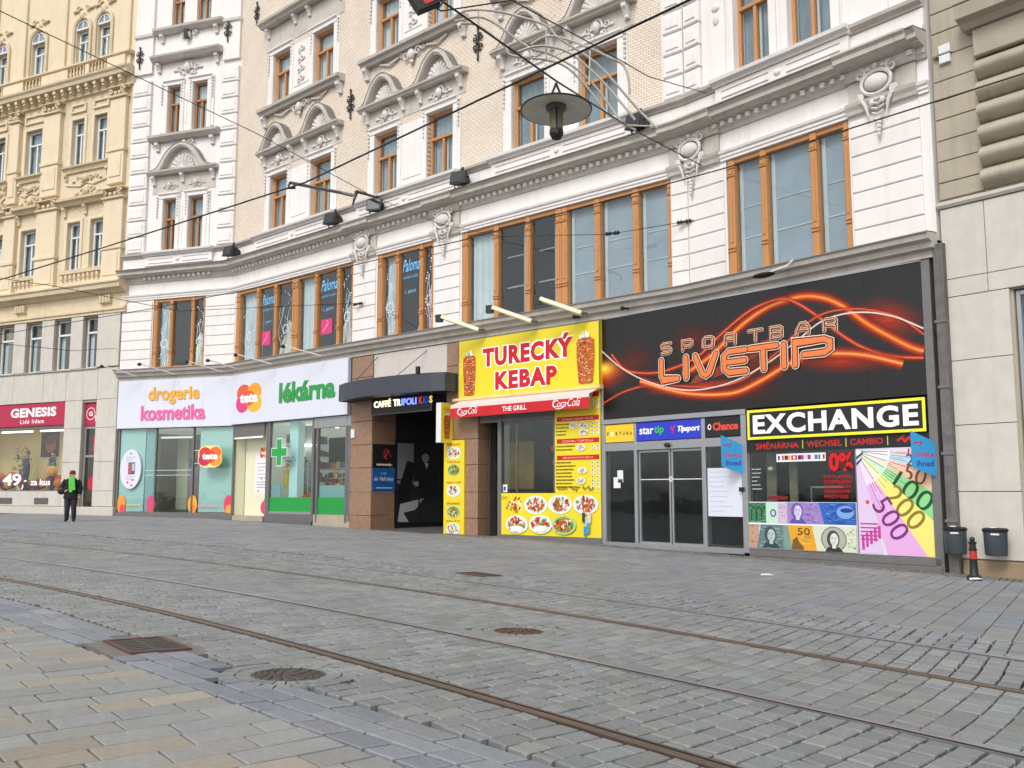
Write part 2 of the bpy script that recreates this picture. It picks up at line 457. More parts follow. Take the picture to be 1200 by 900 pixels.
for i in range(len(xs)):
    for j in range(len(ys)): mb.v.append((xs[i], ys[j], gz(xs[i], ys[j])-.055))
for i in range(len(xs)-1):
    for j in range(len(ys)-1):
        k = i*len(ys)+j; mb.f.append((k, k+len(ys), k+len(ys)+1, k+1)); mb.m.append(0); mb.c.append(None)
tag(mb.build('ground', mat('joint_sand', (66, 63, 60), .95, nz=(6., .25), bump=(80, .4)), smooth=60), kind='structure')

M_sett = attr_mat('sett_granite', .62, .4, nz=[(1.3, .13), (.35, .10), (7., .07), (45., .2)], bump=(120, .35))
M_slab = attr_mat('paving_stone', .66, .4, nz=[(.9, .12), (.3, .09), (6., .06), (30., .14)], bump=(90, .2))
def covers(a, b):
    for (ca, cb, r) in ((5.56, 2.64, .27), (6.47, 5.18, .27)):
        if (a-ca)**2+(b-cb)**2 < (r+.12)**2: return True
    return (6.62 < a < 7.5 and 1.94 < b < 2.56) or (11.15 < a < 11.95 and 8.2 < b < 8.76)
def rail(co):
    def f(a):
        lo, hi = 1.0, co[4]
        t = max(lo, min(hi, a)); y = ((co[0]*t+co[1])*t+co[2])*t+co[3]; d = (3*co[0]*t+2*co[1])*t+co[2]
        return y+d*(a-t)
    return f
RA = rail((5.32749571e-05, -1.00133485e-02, 1.12501865e-01, 7.49215767, 27.))
RB = rail((-3.41142066e-05, -7.23359104e-03, 7.83275461e-02, 6.17228418, 24.))
RC = rail((1.06492712e-05, -8.81362993e-03, 5.76093245e-02, 4.59677432, 21.))
RD = rail((-1.2e-04, -6.9e-03, 4.3e-02, 3.2085, 16.))
def FAC(a):
    pts = [(-20, 18.3), (9.45, 18.14), (18.44, 17.63), (36.88, 14.62), (41.4, 11.77), (50.4, 7.43), (80, -7)]
    for (a0, b0), (a1, b1) in zip(pts, pts[1:]):
        if a <= a1: return b0+(b1-b0)*(a-a0)/(a1-a0)
    return -7
def NB(a): return 2.45-.085*a if a < 9 else RD(a)-1.25

rnd = random.Random(5)
GREYS = [(129, 131, 130), (132, 134, 134), (125, 128, 128), (135, 136, 134), (129, 133, 135), (126, 128, 126)]
BORD = [(126, 130, 137), (130, 134, 140), (123, 127, 134), (133, 136, 140)]
SLABS = [(144, 143, 139), (154, 147, 134), (142, 143, 140), (141, 142, 142), (150, 143, 131), (143, 142, 138), (143, 144, 141)]
FARS = [(133, 134, 134), (136, 136, 133), (129, 134, 139), (132, 134, 136), (134, 134, 135), (127, 132, 139), (130, 131, 132)]
def jit(c, s=6):
    d = rnd.uniform(-s, s); return tuple(max(5, min(250, x+d+rnd.uniform(-.8, .8))) for x in c)
def stone_geo(q, h, bev, low=.05):
    """q: four (a,b) corners; returns verts, faces of a worn block"""
    ca = sum(p[0] for p in q)/4; cb = sum(p[1] for p in q)/4
    top = []; mid = []; bot = []; tx = rnd.uniform(-.0015, .0015); ty = rnd.uniform(-.0015, .0015)
    for (a, b) in q:
        da, db = a-ca, b-cb; L = math.hypot(da, db) or 1; f = 1-bev*1.4/L
        hh = h+tx*(1 if da > 0 else -1)+ty*(1 if db > 0 else -1)
        top.append(P3(ca+da*f, cb+db*f, hh)); mid.append(P3(a, b, hh-bev*.8)); bot.append(P3(a, b, -low))
    vs = top+mid+bot
    fs = [(0, 1, 2, 3)]+[(i, 4+i, 4+(i+1) % 4, (i+1) % 4) for i in range(4)]+[(4+i, 8+i, 8+(i+1) % 4, 4+(i+1) % 4) for i in range(4)]
    return vs, fs
STONES = {'road': [], 'near': [], 'far': []}
def vis(a, b, m=160):
    x, y = sab(a, b); px, py = proj(x, y, gz(x, y))
    return -m < px < 1200+m and py < 960 and y > 1.5
def lay(reg, lo, hi, pitch, wmin, wmax, pal, gap, a0, a1, bev=.01, hj=.004, skewed=True, seed=0, base=0., rot=False, jw=0.):
    r = random.Random(seed); n0 = int((a0-12)/pitch); n1 = int(a1/pitch)
    for i in range(n0, n1):
        ap = i*pitch; b = None
        sk = skew if skewed else (lambda t: 0.)
        # row runs across the street
        am = ap
        for _ in range(4): am = ap+sk((lo(am)+hi(am))/2)
        L = lo(ap+sk(lo(am))); H = hi(ap+sk(hi(am)))
        b = L-r.uniform(0, wmax)*.8
        while b < H:
            w = r.uniform(wmin, wmax); b1 = b+w; s0 = max(b, L); s1 = min(b1, H)
            if H-b1 < wmin*.5: s1 = H; b1 = H+.1
            if s1-s0 > .05:
                bm_ = (s0+s1)/2; A0 = ap+sk(bm_)
                if a0 < A0 < a1 and vis(A0, bm_) and not covers(A0+pitch/2, bm_):
                    g = gap/2; j = lambda: r.uniform(-jw, jw)
                    q = [(ap+sk(s0+g)+g+j(), s0+g+j()), (ap+sk(s1-g)+g+j(), s1-g+j()), (ap+pitch+sk(s1-g)-g+j(), s1-g+j()), (ap+pitch+sk(s0+g)-g+j(), s0+g+j())]
                    x, y = sab(A0, bm_); k = r.random()
                    c = pal[int(k*len(pal)) % len(pal)]
                    STONES[reg].append((x*x+y*y, q, base+r.uniform(-hj, hj), bev, jit(c)))
            b = b1
# near pavement slabs, gutter band, road setts between and beside the rails, far pavement
lay('near', lambda a: -7., NB, .212, .27, .45, SLABS, .012, 1.5, 17, .004, .0012, seed=1, jw=.002)
for k in range(3):                                               # long blocks laid along the kerb line
    r = random.Random(20+k); a = 1.2
    while a < 22:
        w = r.uniform(.2, .48); m = a+w/2; b0 = NB(m)+.03+k*.165
        if vis(m, b0) and not covers(m, b0+.08):
            x, y = sab(m, b0); q = [(a+.012, NB(a)+.035+k*.165), (a+.012, NB(a)+.176+k*.165), (a+w-.012, NB(a+w)+.176+k*.165), (a+w-.012, NB(a+w)+.035+k*.165)]
            STONES['road'].append((x*x+y*y, q, r.uniform(-.003, .002), .007, jit(BORD[r.randrange(4)])))
        a += w
lay('road', lambda a: NB(a)+.54, lambda a: RD(a)-.045, .15, .15, .28, GREYS, .016, 1, 30, .006, .002, seed=2, jw=.005)
lay('road', lambda a: RD(a)+.075, lambda a: RC(a)-.085, .145, .13, .25, GREYS, .018, .5, 32, .007, .002, seed=3, jw=.005)
lay('road', lambda a: RC(a)+.035, lambda a: RB(a)-.045, .165, .15, .29, GREYS[1:], .010, .5, 34, .006, .0015, seed=4, jw=.004)
lay('road', lambda a: RB(a)+.075, lambda a: RA(a)-.085, .158, .14, .26, GREYS, .016, .5, 36, .007, .002, seed=5, jw=.004)
lay('road', lambda a: RA(a)+.035, lambda a: RA(a)+1.1, .15, .13, .27, BORD+GREYS, .018, .5, 36, .008, .004, seed=6, jw=.008)
lay('far', lambda a: RA(a)+1.12, lambda a: FAC(a)-.95, .28, .30, .55, FARS, .010, 1, 44, .006, .002, seed=7, jw=.003)
lay('road', lambda a: FAC(a)-.93, lambda a: FAC(a)+.02, .12, .1, .14, [(110, 107, 104), (122, 119, 115), (98, 96, 95)], .016, 4, 24, .010, .004, seed=8, jw=.008)
def lay_out(reg, parent_name, piece, material, label):
    st = sorted(STONES[reg], key=lambda s: s[0]); root = None
    base = MB()
    q = st[300:] if len(st) > 300 else []
    root = thing(parent_name, T(0, 0, 0)); tag(root, kind='structure')
    for d, qq, h, bev, c in st[:300]:
        m = MB(); m.col = RGB(*c); vs, fs = stone_geo(qq, h, bev); ox, oy, oz = vs[0]
        m.add([(v[0]-ox, v[1]-oy, v[2]-oz) for v in vs], fs); m.build(piece, material, root, T(ox, oy, oz))
    if q:
        m = MB()
        for d, qq, h, bev, c in q:
            m.col = RGB(*c); vs, fs = stone_geo(qq, h, bev, .03); m.add(vs, fs[:5] if d > 300 else fs)
        o = m.build(piece+'s_beyond', material, root); o['kind'] = 'stuff'
    return root
road = lay_out('road', 'road', 'sett', M_sett, None)
lay_out('near', 'near_pavement', 'paving_slab', M_slab, None)
lay_out('far', 'far_pavement', 'paving_slab', M_slab, None)

# tram rails: grooved rail, bright running head beside a dark flange groove and a thin lip
M_head = mat('glint_rail_steel', (182, 178, 182), .33, .8, nz=(9., .12))  # paler steel: the reflection on these two rails is put into the colour
M_headd = mat('brown_rail_steel', (124, 110, 98), .4, .7, nz=(9., .2))  # same steel, coloured darker where the heads reflect less; brown rust tint
M_groove = mat('dark_rail_groove', (44, 38, 34), .9, nz=(20., .3))  # groove faces coloured darker than the head
def make_rail(f, side, headm, a0, a1, label):
    m = MB(); n = int((a1-a0)/.35); prof = []
    # offsets across (towards the groove side = side), heights
    secs = [[(-.028, -.04, 0), (-.028, .001, 0), (-.018, .006, 0), (.022, .006, 0), (.03, .000, 1), (.032, -.04, 1), (.062, -.04, 1), (.064, .000, 0), (.078, .002, 0), (.078, -.04, 0)]]
    P = secs[0]; rows = []
    for i in range(n+1):
        a = a0+(a1-a0)*i/n; da = .05; sl = (f(a+da)-f(a-da))/(2*da); L = math.hypot(1, sl)
        rows.append([P3(a-sl/L*o*side, f(a)+o*side/L, z+.002) for o, z, _ in P])
    k = len(P)
    for i, r_ in enumerate(rows): m.v += r_
    for i in range(n):
        for j in range(k-1):
            m.f.append((i*k+j, i*k+j+1, (i+1)*k+j+1, (i+1)*k+j)); m.m.append(1 if 4 <= j <= 6 else 0); m.c.append(None)
    o = m.build('tram_rail', [headm, M_groove], None, rebase=True)
    tag(o, label, 'rail', 'tram rails set in the cobbled street')
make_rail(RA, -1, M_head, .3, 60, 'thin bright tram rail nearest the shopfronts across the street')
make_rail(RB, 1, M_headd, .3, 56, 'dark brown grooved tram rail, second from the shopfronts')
make_rail(RC, -1, M_head, .3, 52, 'bright reflecting tram rail, second from the near pavement')
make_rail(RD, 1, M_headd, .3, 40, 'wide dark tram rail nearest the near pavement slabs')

# covers in the street
M_rust = mat('rusty_cast_iron', (104, 82, 72), .6, .5, nz=(14., .3), bump=(60, .3))
M_iron = mat('cast_iron', (96, 92, 88), .55, .5, nz=(14., .25), bump=(60, .3))
def on_street(a, b, h=.0):
    x, y = sab(a, b); z = gz(x, y); e = .2
    nx = -(gz(x+e, y)-gz(x-e, y))/(2*e); ny = -(gz(x, y+e)-gz(x, y-e))/(2*e)
    up = Vector((nx, ny, 1)).normalized(); r = Vector((-.62, .785, 0)); yv = up.cross(r).normalized(); xv = yv.cross(up)
    M = Matrix((xv, yv, up)).transposed().to_4x4(); M.translation = (x, y, z+h); return M
def manhole(a, b, r, m1, label, rings):
    t = thing('manhole_cover', on_street(a, b, -.012), label, 'manhole cover', None); M = WM[t.name]
    m = MB(); m.lathe([(r*1.12, -.04), (r*1.12, .010), (r*1.02, .010), (r*1.02, -.02)], n=28); m.build('rim', m1, t, M, 40)
    m = MB(); m.lathe([(0.001, -.03), (r, -.03), (r, .006), (0.001, .006)], n=28)
    for i in range(rings):
        rr = r*(i+.6)/rings; k = max(6, int(rr*90))
        for j in range(k):
            t_ = 2*pi*(j+.5*(i % 2))/k; m.box(-.014, .014, -.012, .012, .004, .013, T(rr*cos(t_), rr*sin(t_), 0) @ RZ(t_))
    m.build('lid', m1, t, M, 30)
    m = MB()
    r2 = random.Random(3)
    m.mi = 0
    n = 26
    for ring in range(2):
        R0 = r*1.14+ring*.1
        for j in range(n):
            t0 = 2*pi*j/n+ring*.1; t1 = t0+2*pi/n*.86
            m.col = RGB(*jit(GREYS[r2.randrange(6)])); z = r2.uniform(.008, .012)
            m.zprism([(R0*cos(t0), R0*sin(t0)), ((R0+.09)*cos(t0), (R0+.09)*sin(t0)), ((R0+.09)*cos(t1), (R0+.09)*sin(t1)), (R0*cos(t1), R0*sin(t1))], -.04, z)
    o = m.build('sett_ring', M_sett, t, M)
manhole(5.56, 2.64, .20, M_iron, 'pale worn round manhole cover in the cobbles nearest the camera', 5)
manhole(6.47, 5.18, .19, M_rust, 'small rusty round manhole cover between the two tram tracks', 4)
def grate(a, b, w, d, label):
    t = thing('drain_grate', on_street(a, b, .0), label, 'drain grate', None); M = WM[t.name]
    m = MB(); 
    for x0, x1, y0, y1 in ((-w/2, w/2, -d/2, -d/2+.035), (-w/2, w/2, d/2-.035, d/2), (-w/2, -w/2+.035, -d/2+.036, d/2-.036), (w/2-.035, w/2, -d/2+.036, d/2-.036)): m.box(x0, x1, y0, y1, -.04, .012)
    m.build('frame', M_rust, t, M)
    n = int(w/.085)
    for i in range(n):
        x = -w/2+.05+(w-.1)*(i+.5)/n; m = MB(); m.box(-.018, .018, -d/2+.03, d/2-.03, -.03, .008, T(x, 0, 0)); m.build('bar', M_iron, t, M)
    m = MB(); m.box(-w/2+.03, w/2-.03, -.014, .014, -.02, .006); m.build('cross_bar', M_iron, t, M)
    m = MB(); m.box(-w/2+.03, w/2-.03, -d/2+.03, d/2-.03, -.055, -.045); m.build('sump', M_dark, t, M)
    m = MB(); m.box(-w/2-.2, w/2+.2, -d/2-.12, d/2+.12, -.06, -.004); m.build('bedding', mat('grate_bedding', (116, 112, 106), .9, nz=(8., .25), bump=(60, .4)), t, M)
grate(7.06, 2.25, .66, .42, 'square rusty drain grate beside the near pavement edge')
grate(11.52, 8.47, .62, .38, 'small dark drain grate in the gutter across the street')
m = MB(); m.col = None
mb = MB(); x, y = P3(8.1, 16.55)[:2]
mb.add([(x-.1, y-.05, gz(x, y)+.02), (x+.12, y-.08, gz(x, y)+.035), (x+.16, y+.05, gz(x, y)+.01), (x-.05, y+.08, gz(x, y)+.05), (x+.02, y, gz(x, y)+.06)], [(0, 1, 4), (1, 2, 4), (2, 3, 4), (3, 0, 4), (0, 3, 2, 1)])
tag(mb.build('paper_litter', M_wframe, None, rebase=True), 'crumpled white paper lying at the foot of the bollard', 'litter')
mb = MB(); x, y = P3(9.9, 13.2)[:2]
mb.add([(x-.12, y-.05, gz(x, y)+.012), (x+.1, y-.06, gz(x, y)+.015), (x+.14, y+.05, gz(x, y)+.012), (x-.08, y+.06, gz(x, y)+.03), (x+.02, y, gz(x, y)+.035)], [(0, 1, 4), (1, 2, 4), (2, 3, 4), (3, 0, 4), (0, 3, 2, 1)])
tag(mb.build('paper_litter', M_wframe, None, rebase=True), 'flat scrap of white paper on the far pavement before the glass doors', 'litter')

# ================================================================== the long white building
def wall(mb, x0, x1, z0, z1, holes, y=0., d=.35):
    """front sheet with openings and their reveals"""
    xs = sorted({x0, x1, *[h[0] for h in holes], *[h[1] for h in holes]}); zs = sorted({z0, z1, *[h[2] for h in holes], *[h[3] for h in holes]})
    xs = [x for x in xs if x0 <= x <= x1]; zs = [z for z in zs if z0 <= z <= z1]
    for i in range(len(xs)-1):
        for j in range(len(zs)-1):
            cx, cz = (xs[i]+xs[i+1])/2, (zs[j]+zs[j+1])/2
            if any(h[0] < cx < h[1] and h[2] < cz < h[3] for h in holes): continue
            mb.face([(xs[i], y, zs[j]), (xs[i+1], y, zs[j]), (xs[i+1], y, zs[j+1]), (xs[i], y, zs[j+1])])
    for hx0, hx1, hz0, hz1 in holes:
        hx0, hx1, hz0, hz1 = max(hx0, x0), min(hx1, x1), max(hz0, z0), min(hz1, z1)
        mb.face([(hx0, y, hz0), (hx0, y+d, hz0), (hx0, y+d, hz1), (hx0, y, hz1)])
        mb.face([(hx1, y, hz0), (hx1, y, hz1), (hx1, y+d, hz1), (hx1, y+d, hz0)])
        mb.face([(hx0, y, hz0), (hx1, y, hz0), (hx1, y+d, hz0), (hx0, y+d, hz0)])
        mb.face([(hx0, y, hz1), (hx0, y+d, hz1), (hx1, y+d, hz1), (hx1, y, hz1)])
    return mb
def pane(parent, M, x0, x1, z0, z1, y, m=None, name='pane'):
    return MB().box(x0, x1, y, y+.008, z0, z1).build(name, m or M_glass, parent, M)

WB = thing('corner_building', B @ T(10, 0, 0), 'long curved white and cream brick building with orange window frames and stucco gables', 'building')
def pt(S, x): p = S @ Vector((x, 0, 0)); return (p.x, p.y)
PATH = [pt(Cc, -.22), (N265.x, N265.y), (N815.x, N815.y), pt(A, 6.38)]
AEND = 6.38

# --- walls ---------------------------------------------------------
holesB = {1: [(.28, 7.85), (9.18, 12.0), (13.3, 21.0)]}
win2B = [(2.5, 3.68), (5.2, 6.48), (8.95, 10.18), (11.65, 12.9), (15.45, 16.76), (18.03, 19.4)]
win2A = [(1.57, 2.6), (3.12, 4.24)]; win2C = [(1.7, 2.36), (3.0, 3.74)]
H1 = (6.34, 9.28); H2 = (11.3, 13.6); H3 = (16.5, 18.62); H4 = (21.3, 23.2)
m = MB(); wall(m, -.22, 5.358, 6.2, 10.6, [(1.4, 4.02, *H1)]); m.build('first_floor_wall', M_white, WB, Cc)
m = MB(); wall(m, 0, 21.54, 6.2, 10.6, [(a, b, *H1) for a, b in holesB[1]]); m.build('first_floor_wall', M_white, WB, B)
m = MB(); wall(m, 0, AEND, 6.2, 10.6, [(1.2, 4.54, *H1)]); m.face([(AEND, 0, 6.2), (AEND, 1.5, 6.2), (AEND, 1.5, 10.6), (AEND, 0, 10.6)]); m.build('first_floor_wall', M_white, WB, A)
m = MB(); wall(m, -.22, 5.358, 10.6, 26, [(a, b, z0, z1) for a, b in win2C for z0, z1 in (H2, H3, H4)]); m.build('upper_wall', M_white, WB, Cc)
m = MB(); wall(m, 0, 20.85, 10.6, 24, [(a, b, z0, z1) for a, b in win2B for z0, z1 in (H2, H3, H4)]); m.build('brick_wall', M_brick, WB, B)
m = MB(); wall(m, 20.85, 21.54, 10.6, 24, [], -.06); m.build('upper_wall', M_white, WB, B)
m = MB(); wall(m, 0, AEND, 10.6, 24, [(a, b, H2[0], 14.1) for a, b in win2A]); m.face([(AEND, 0, 10.6), (AEND, 1.5, 10.6), (AEND, 1.5, 24), (AEND, 0, 24)]); m.build('upper_wall', M_white, WB, A)
# body behind the facade (roof and back)
m = MB()
for S, x0, x1, top in ((Cc, -.2, 5.3, 25.9), (B, .3, 21.3, 23.9), (A, .1, 6.36, 23.9)):
    m2 = MB(); m2.box(x0, x1, 4.0, 12, -1.2, top); m2.box(x0, x1, .02, 4.0, top-.3, top)
    m2.build('body', M_dark if False else mat('rear_render', (176, 170, 160), .9, nz=(1., .1)), WB, S)

# --- rusticated piers of the first floor: every course a block ---------------
def blocks(S, x0, x1, z0=6.36, z1=9.2, n=7, out=.05, parent=WB):
    h = (z1-z0)/n
    for i in range(n):
        m = MB(); m.cbox(x0, x1, -out, .002, z0+i*h+.012, z0+(i+1)*h-.012, .016); m.build('stone_block', M_white, parent, S)
for S, x0, x1 in ((Cc, -.2, 1.36), (Cc, 4.06, 5.36), (B, 7.9, 9.12), (B, 12.05, 13.24), (B, 21.04, 21.53), (A, .02, 1.14), (A, 4.6, 6.16)):
    blocks(S, x0, x1)
blocks(B, .01, .24)
# --- moulded bands --------------------------------------------------
def band(name, prof, mt, pts=PATH):
    m = MB(); m.path(prof, pts); return m.build(name, mt, WB)
band('shop_cornice', [(.004, 5.86), (.06, 5.86), (.06, 6.0), (.2, 6.03), (.22, 6.14), (.36, 6.18), (.40, 6.28), (.40, 6.30), (.004, 6.34)], M_mould)
band('cornice_flashing', [(.01, 6.343), (.405, 6.305), (.425, 6.285), (.43, 6.30), (.41, 6.325), (.01, 6.36)], M_zinc)
band('architrave', [(.004, 9.29), (.05, 9.29), (.05, 9.36), (.08, 9.37), (.08, 9.44), (.12, 9.46), (.14, 9.52), (.004, 9.54)], M_white)
band('main_cornice', [(.006, 10.02), (.05, 10.02), (.09, 10.1), (.12, 10.12), (.12, 10.24), (.32, 10.28), (.34, 10.32), (.46, 10.34), (.47, 10.44), (.54, 10.5), (.54, 10.53), (.006, 10.58)], M_mould)
band('cornice_flashing', [(.01, 10.583), (.545, 10.534), (.57, 10.51), (.575, 10.53), (.55, 10.556), (.01, 10.605)], M_zinc)
band('plinth_band', [(.004, 10.61), (.16, 10.61), (.16, 10.68), (.10, 10.72), (.10, 11.08), (.004, 11.1)], M_white)
band('sill_cornice', [(.004, 11.10), (.12, 11.10), (.14, 11.16), (.26, 11.2), (.28, 11.27), (.004, 11.30)], M_mould)
def dentils(S, x0, x1):
    m = MB(); n = max(1, int((x1-x0)/.245))
    for i in range(n):
        x = x0+(x1-x0)*(i+.5)/n; m.box(x-.055, x+.055, -.22, -.118, 10.13, 10.235)
    o = m.build('dentil_moulding', M_orn, WB, S); o['kind'] = 'stuff'
dentils(Cc, .9, 4.4); dentils(B, .1, 7.6); dentils(B, 9.3, 11.9); dentils(B, 13.3, 20.9); dentils(A, .9, 4.7); dentils(A, 5.9, 6.3)
# --- breaks forward at the piers, panels under windows ------------------
def ressaut(S, x0, x1):
    m = MB()
    m.mould([(-.004, 10.03), (-.13, 10.03), (-.18, 10.12), (-.18, 10.25), (-.40, 10.29), (-.55, 10.35), (-.56, 10.45), (-.63, 10.505), (-.63, 10.545), (-.004, 10.59)], x0, x1)
    m.mould([(-.004, 9.30), (-.11, 9.30), (-.13, 9.38), (-.18, 9.46), (-.2, 9.53), (-.004, 9.55)], x0+.03, x1-.03)
    m.box(x0+.06, x1-.06, -.07, -.002, 9.56, 10.02); m.build('cornice_break', M_mould, WB, S)
for S, x0, x1 in ((B, 7.8, 9.2), (B, 11.95, 13.3), (A, 4.55, 6.2), (A, .0, 1.1), (B, 20.95, 21.5)): ressaut(S, x0, x1)
def under_panel(S, x0, x1):
    m = MB(); m.mould([(-.1, 10.70), (-.22, 10.70), (-.22, 11.09), (-.1, 11.09)], x0, x1)
    m.mould([(-.1, 11.11), (-.26, 11.11), (-.28, 11.17), (-.40, 11.2), (-.42, 11.28), (-.1, 11.33)], x0-.05, x1+.05)
    c = (x0+x1)/2
    for a, b in ((x0+.2, c-.25), (c+.25, x1-.2)): m.box(a, b, -.25, -.21, 10.8, 10.835); m.box(a, b, -.25, -.21, 10.98, 11.0); 
    m.ball((c, -.23, 10.9), .1, .05, .08); m.build('sill_panel', M_white, WB, S)
for S, x0, x1 in ((Cc, 1.0, 4.4), (B, 1.75, 6.95), (B, 8.2, 13.3), (B, 14.75, 19.95), (A, 1.1, 4.75)): under_panel(S, x0, x1)

# --- ornaments ---------------------------------------------------------
def cartouche(S, cx, zt=10.2, sc=1.):
    m = MB(); y = -.13
    m.ball((cx, y-.06, zt-.38), .27*sc, .12, .19*sc, 12, 7)
    m.tube([(cx+.34*sc*cos(t*pi/9), y-.05, zt-.38+.26*sc*sin(t*pi/9)) for t in range(19)], .045*sc, 6)
    for s in (-1, 1):
        m.scroll(cx+s*.36*sc, y-.05, zt-.12, .13*sc, 1.3, s, .04*sc, pi/2)
        m.scroll(cx+s*.40*sc, y-.05, zt-.62, .10*sc, 1.3, -s, .035*sc, -pi/2)
        m.tube([(cx+s*.42*sc, y-.04, zt-.55), (cx+s*.26*sc, y-.05, zt-.85), (cx+s*.2*sc, y-.04, zt-1.1)], [.05*sc, .04*sc, .015*sc], 6)
        m.ball((cx+s*.17*sc, y-.06, zt-.06), .07, .05, .05, 6, 4); m.ball((cx+s*.12*sc, y-.05, zt-.8), .06, .05, .08, 6, 4)
    m.ball((cx, y-.07, zt-.02), .08, .06, .07, 8, 5)
    for i, (w, d) in enumerate(((.2, .68), (.17, .78), (.15, .9), (.13, 1.02), (.1, 1.14))):
        m.tube([(cx-w*sc, y-.02, zt-d), (cx, y-.05, zt-d-.07), (cx+w*sc, y-.02, zt-d)], .025, 5)
    for i in range(5): m.ball((cx, y-.02, zt-1.18-.085*i), .085-.012*i, .05, .055, 6, 4)
    m.build('cartouche', M_orn, WB, S, 50)
for S, x in ((A, 5.33), (A, .2), (B, 12.6), (B, 8.5)): cartouche(S, x)

def head_relief(m, cx, y, cz, s=1.):
    m.ball((cx, y-.05, cz), .13*s, .1, .17*s, 8, 6); m.ball((cx, y-.13*1, cz-.01), .025*s, .03, .05*s, 6, 4)
    m.tube([(cx+.18*s*cos(t*pi/8), y-.02, cz+.03+.2*s*sin(t*pi/8)) for t in range(-1, 10)], .04*s, 5)
    for k in (-1, 1):
        m.scroll(cx+k*.34*s, y-.01, cz+.02, .12*s, 1.2, k, .03*s, pi if k > 0 else 0.); m.scroll(cx+k*.26*s, y-.01, cz-.17*s, .08*s, 1.1, -k, .025*s)
        m.ball((cx+k*.5*s, y-.01, cz-.05), .09*s, .04, .05*s, 6, 4); m.ball((cx+k*.16*s, y-.02, cz-.2*s), .06*s, .04, .06*s, 6, 4)
def shell(m, cx, y, cz, r):
    n = 9
    for i in range(n):
        t = pi*(i+.5)/n; m.tube([(cx, y-.02, cz), (cx+r*.5*cos(t), y-.07, cz+r*.5*sin(t)), (cx+r*cos(t), y-.03, cz+r*sin(t))], [.015, .05, r*.16], 6)
    for k in (-1, 1): m.scroll(cx+k*r*.55, y-.04, cz-.02, r*.3, 1.1, k, .03, -pi/2)
    m.ball((cx, y-.07, cz+.03), .1, .06, .09, 6, 4)
def bracket(m, x, y, zt, h=.34, w=.13, d=.2):
    m.mould([(y, zt), (y-d, zt), (y-d-.01, zt-.05), (y-d*.75, zt-h*.4), (y-d*.3, zt-h*.75), (y-d*.32, zt-h), (y, zt-h)], x-w/2, x+w/2)
    m.ball((x, y-d*.9, zt-.09), w*.42, .05, .06, 6, 4); m.ball((x, y-d*.35, zt-h*.9), w*.42, .04, .05, 6, 4)
def ogee(w, h):
    half = [(-1.0, 0), (-.86, .03), (-.74, .12), (-.64, .30), (-.55, .50), (-.44, .69), (-.30, .84), (-.15, .94), (0, .98)]
    return [(x*w, z*h) for x, z in half]+[(-x*w, z*h) for x, z in reversed(half[:-1])]
def gable(S, cx, zb, w, h, proj_=.3):
    """curved ogee hood with a shell in its niche"""
    m = MB(); o = ogee(w, h); th = .2
    inner = [(x*.84, z-th*.95 if abs(x) < w*.8 else z-.1) for x, z in o]; inner = [(x, max(-.0, z)) for x, z in inner]
    n = len(o)
    for i in range(n-1):
        a, b, c, d = o[i], o[i+1], inner[i+1], inner[i]
        q = [(cx+a[0], zb+a[1]), (cx+b[0], zb+b[1]), (cx+c[0], zb+c[1]), (cx+d[0], zb+d[1])]
        m.prism(q, -proj_, .002)
    # second, thinner moulding a step back
    o2 = [(x*.9, z-.085) for x, z in o]
    m.tube([(cx+x*.86, -proj_-.012, zb+max(.02, z-.12)) for x, z in o], .032, 6)
    m.build('gable', M_mould, WB, S)
    m = MB(); m.prism([(cx+x, zb+max(0, z)) for x, z in inner if True], -.06, .001); shell(m, cx, -.07, zb+.06, h*.5)
    m.build('shell_niche', M_orn, WB, S, 50)
    m = MB()
    for i in range(n-1):
        (a0, a1), (b0, b1) = o[i], o[i+1]
        m.prism([(cx+a0, zb+a1+.003), (cx+b0, zb+b1+.003), (cx+b0, zb+b1+.022), (cx+a0, zb+a1+.022)], -proj_-.02, .0)
    m.build('gable_flashing', M_zinc, WB, S)
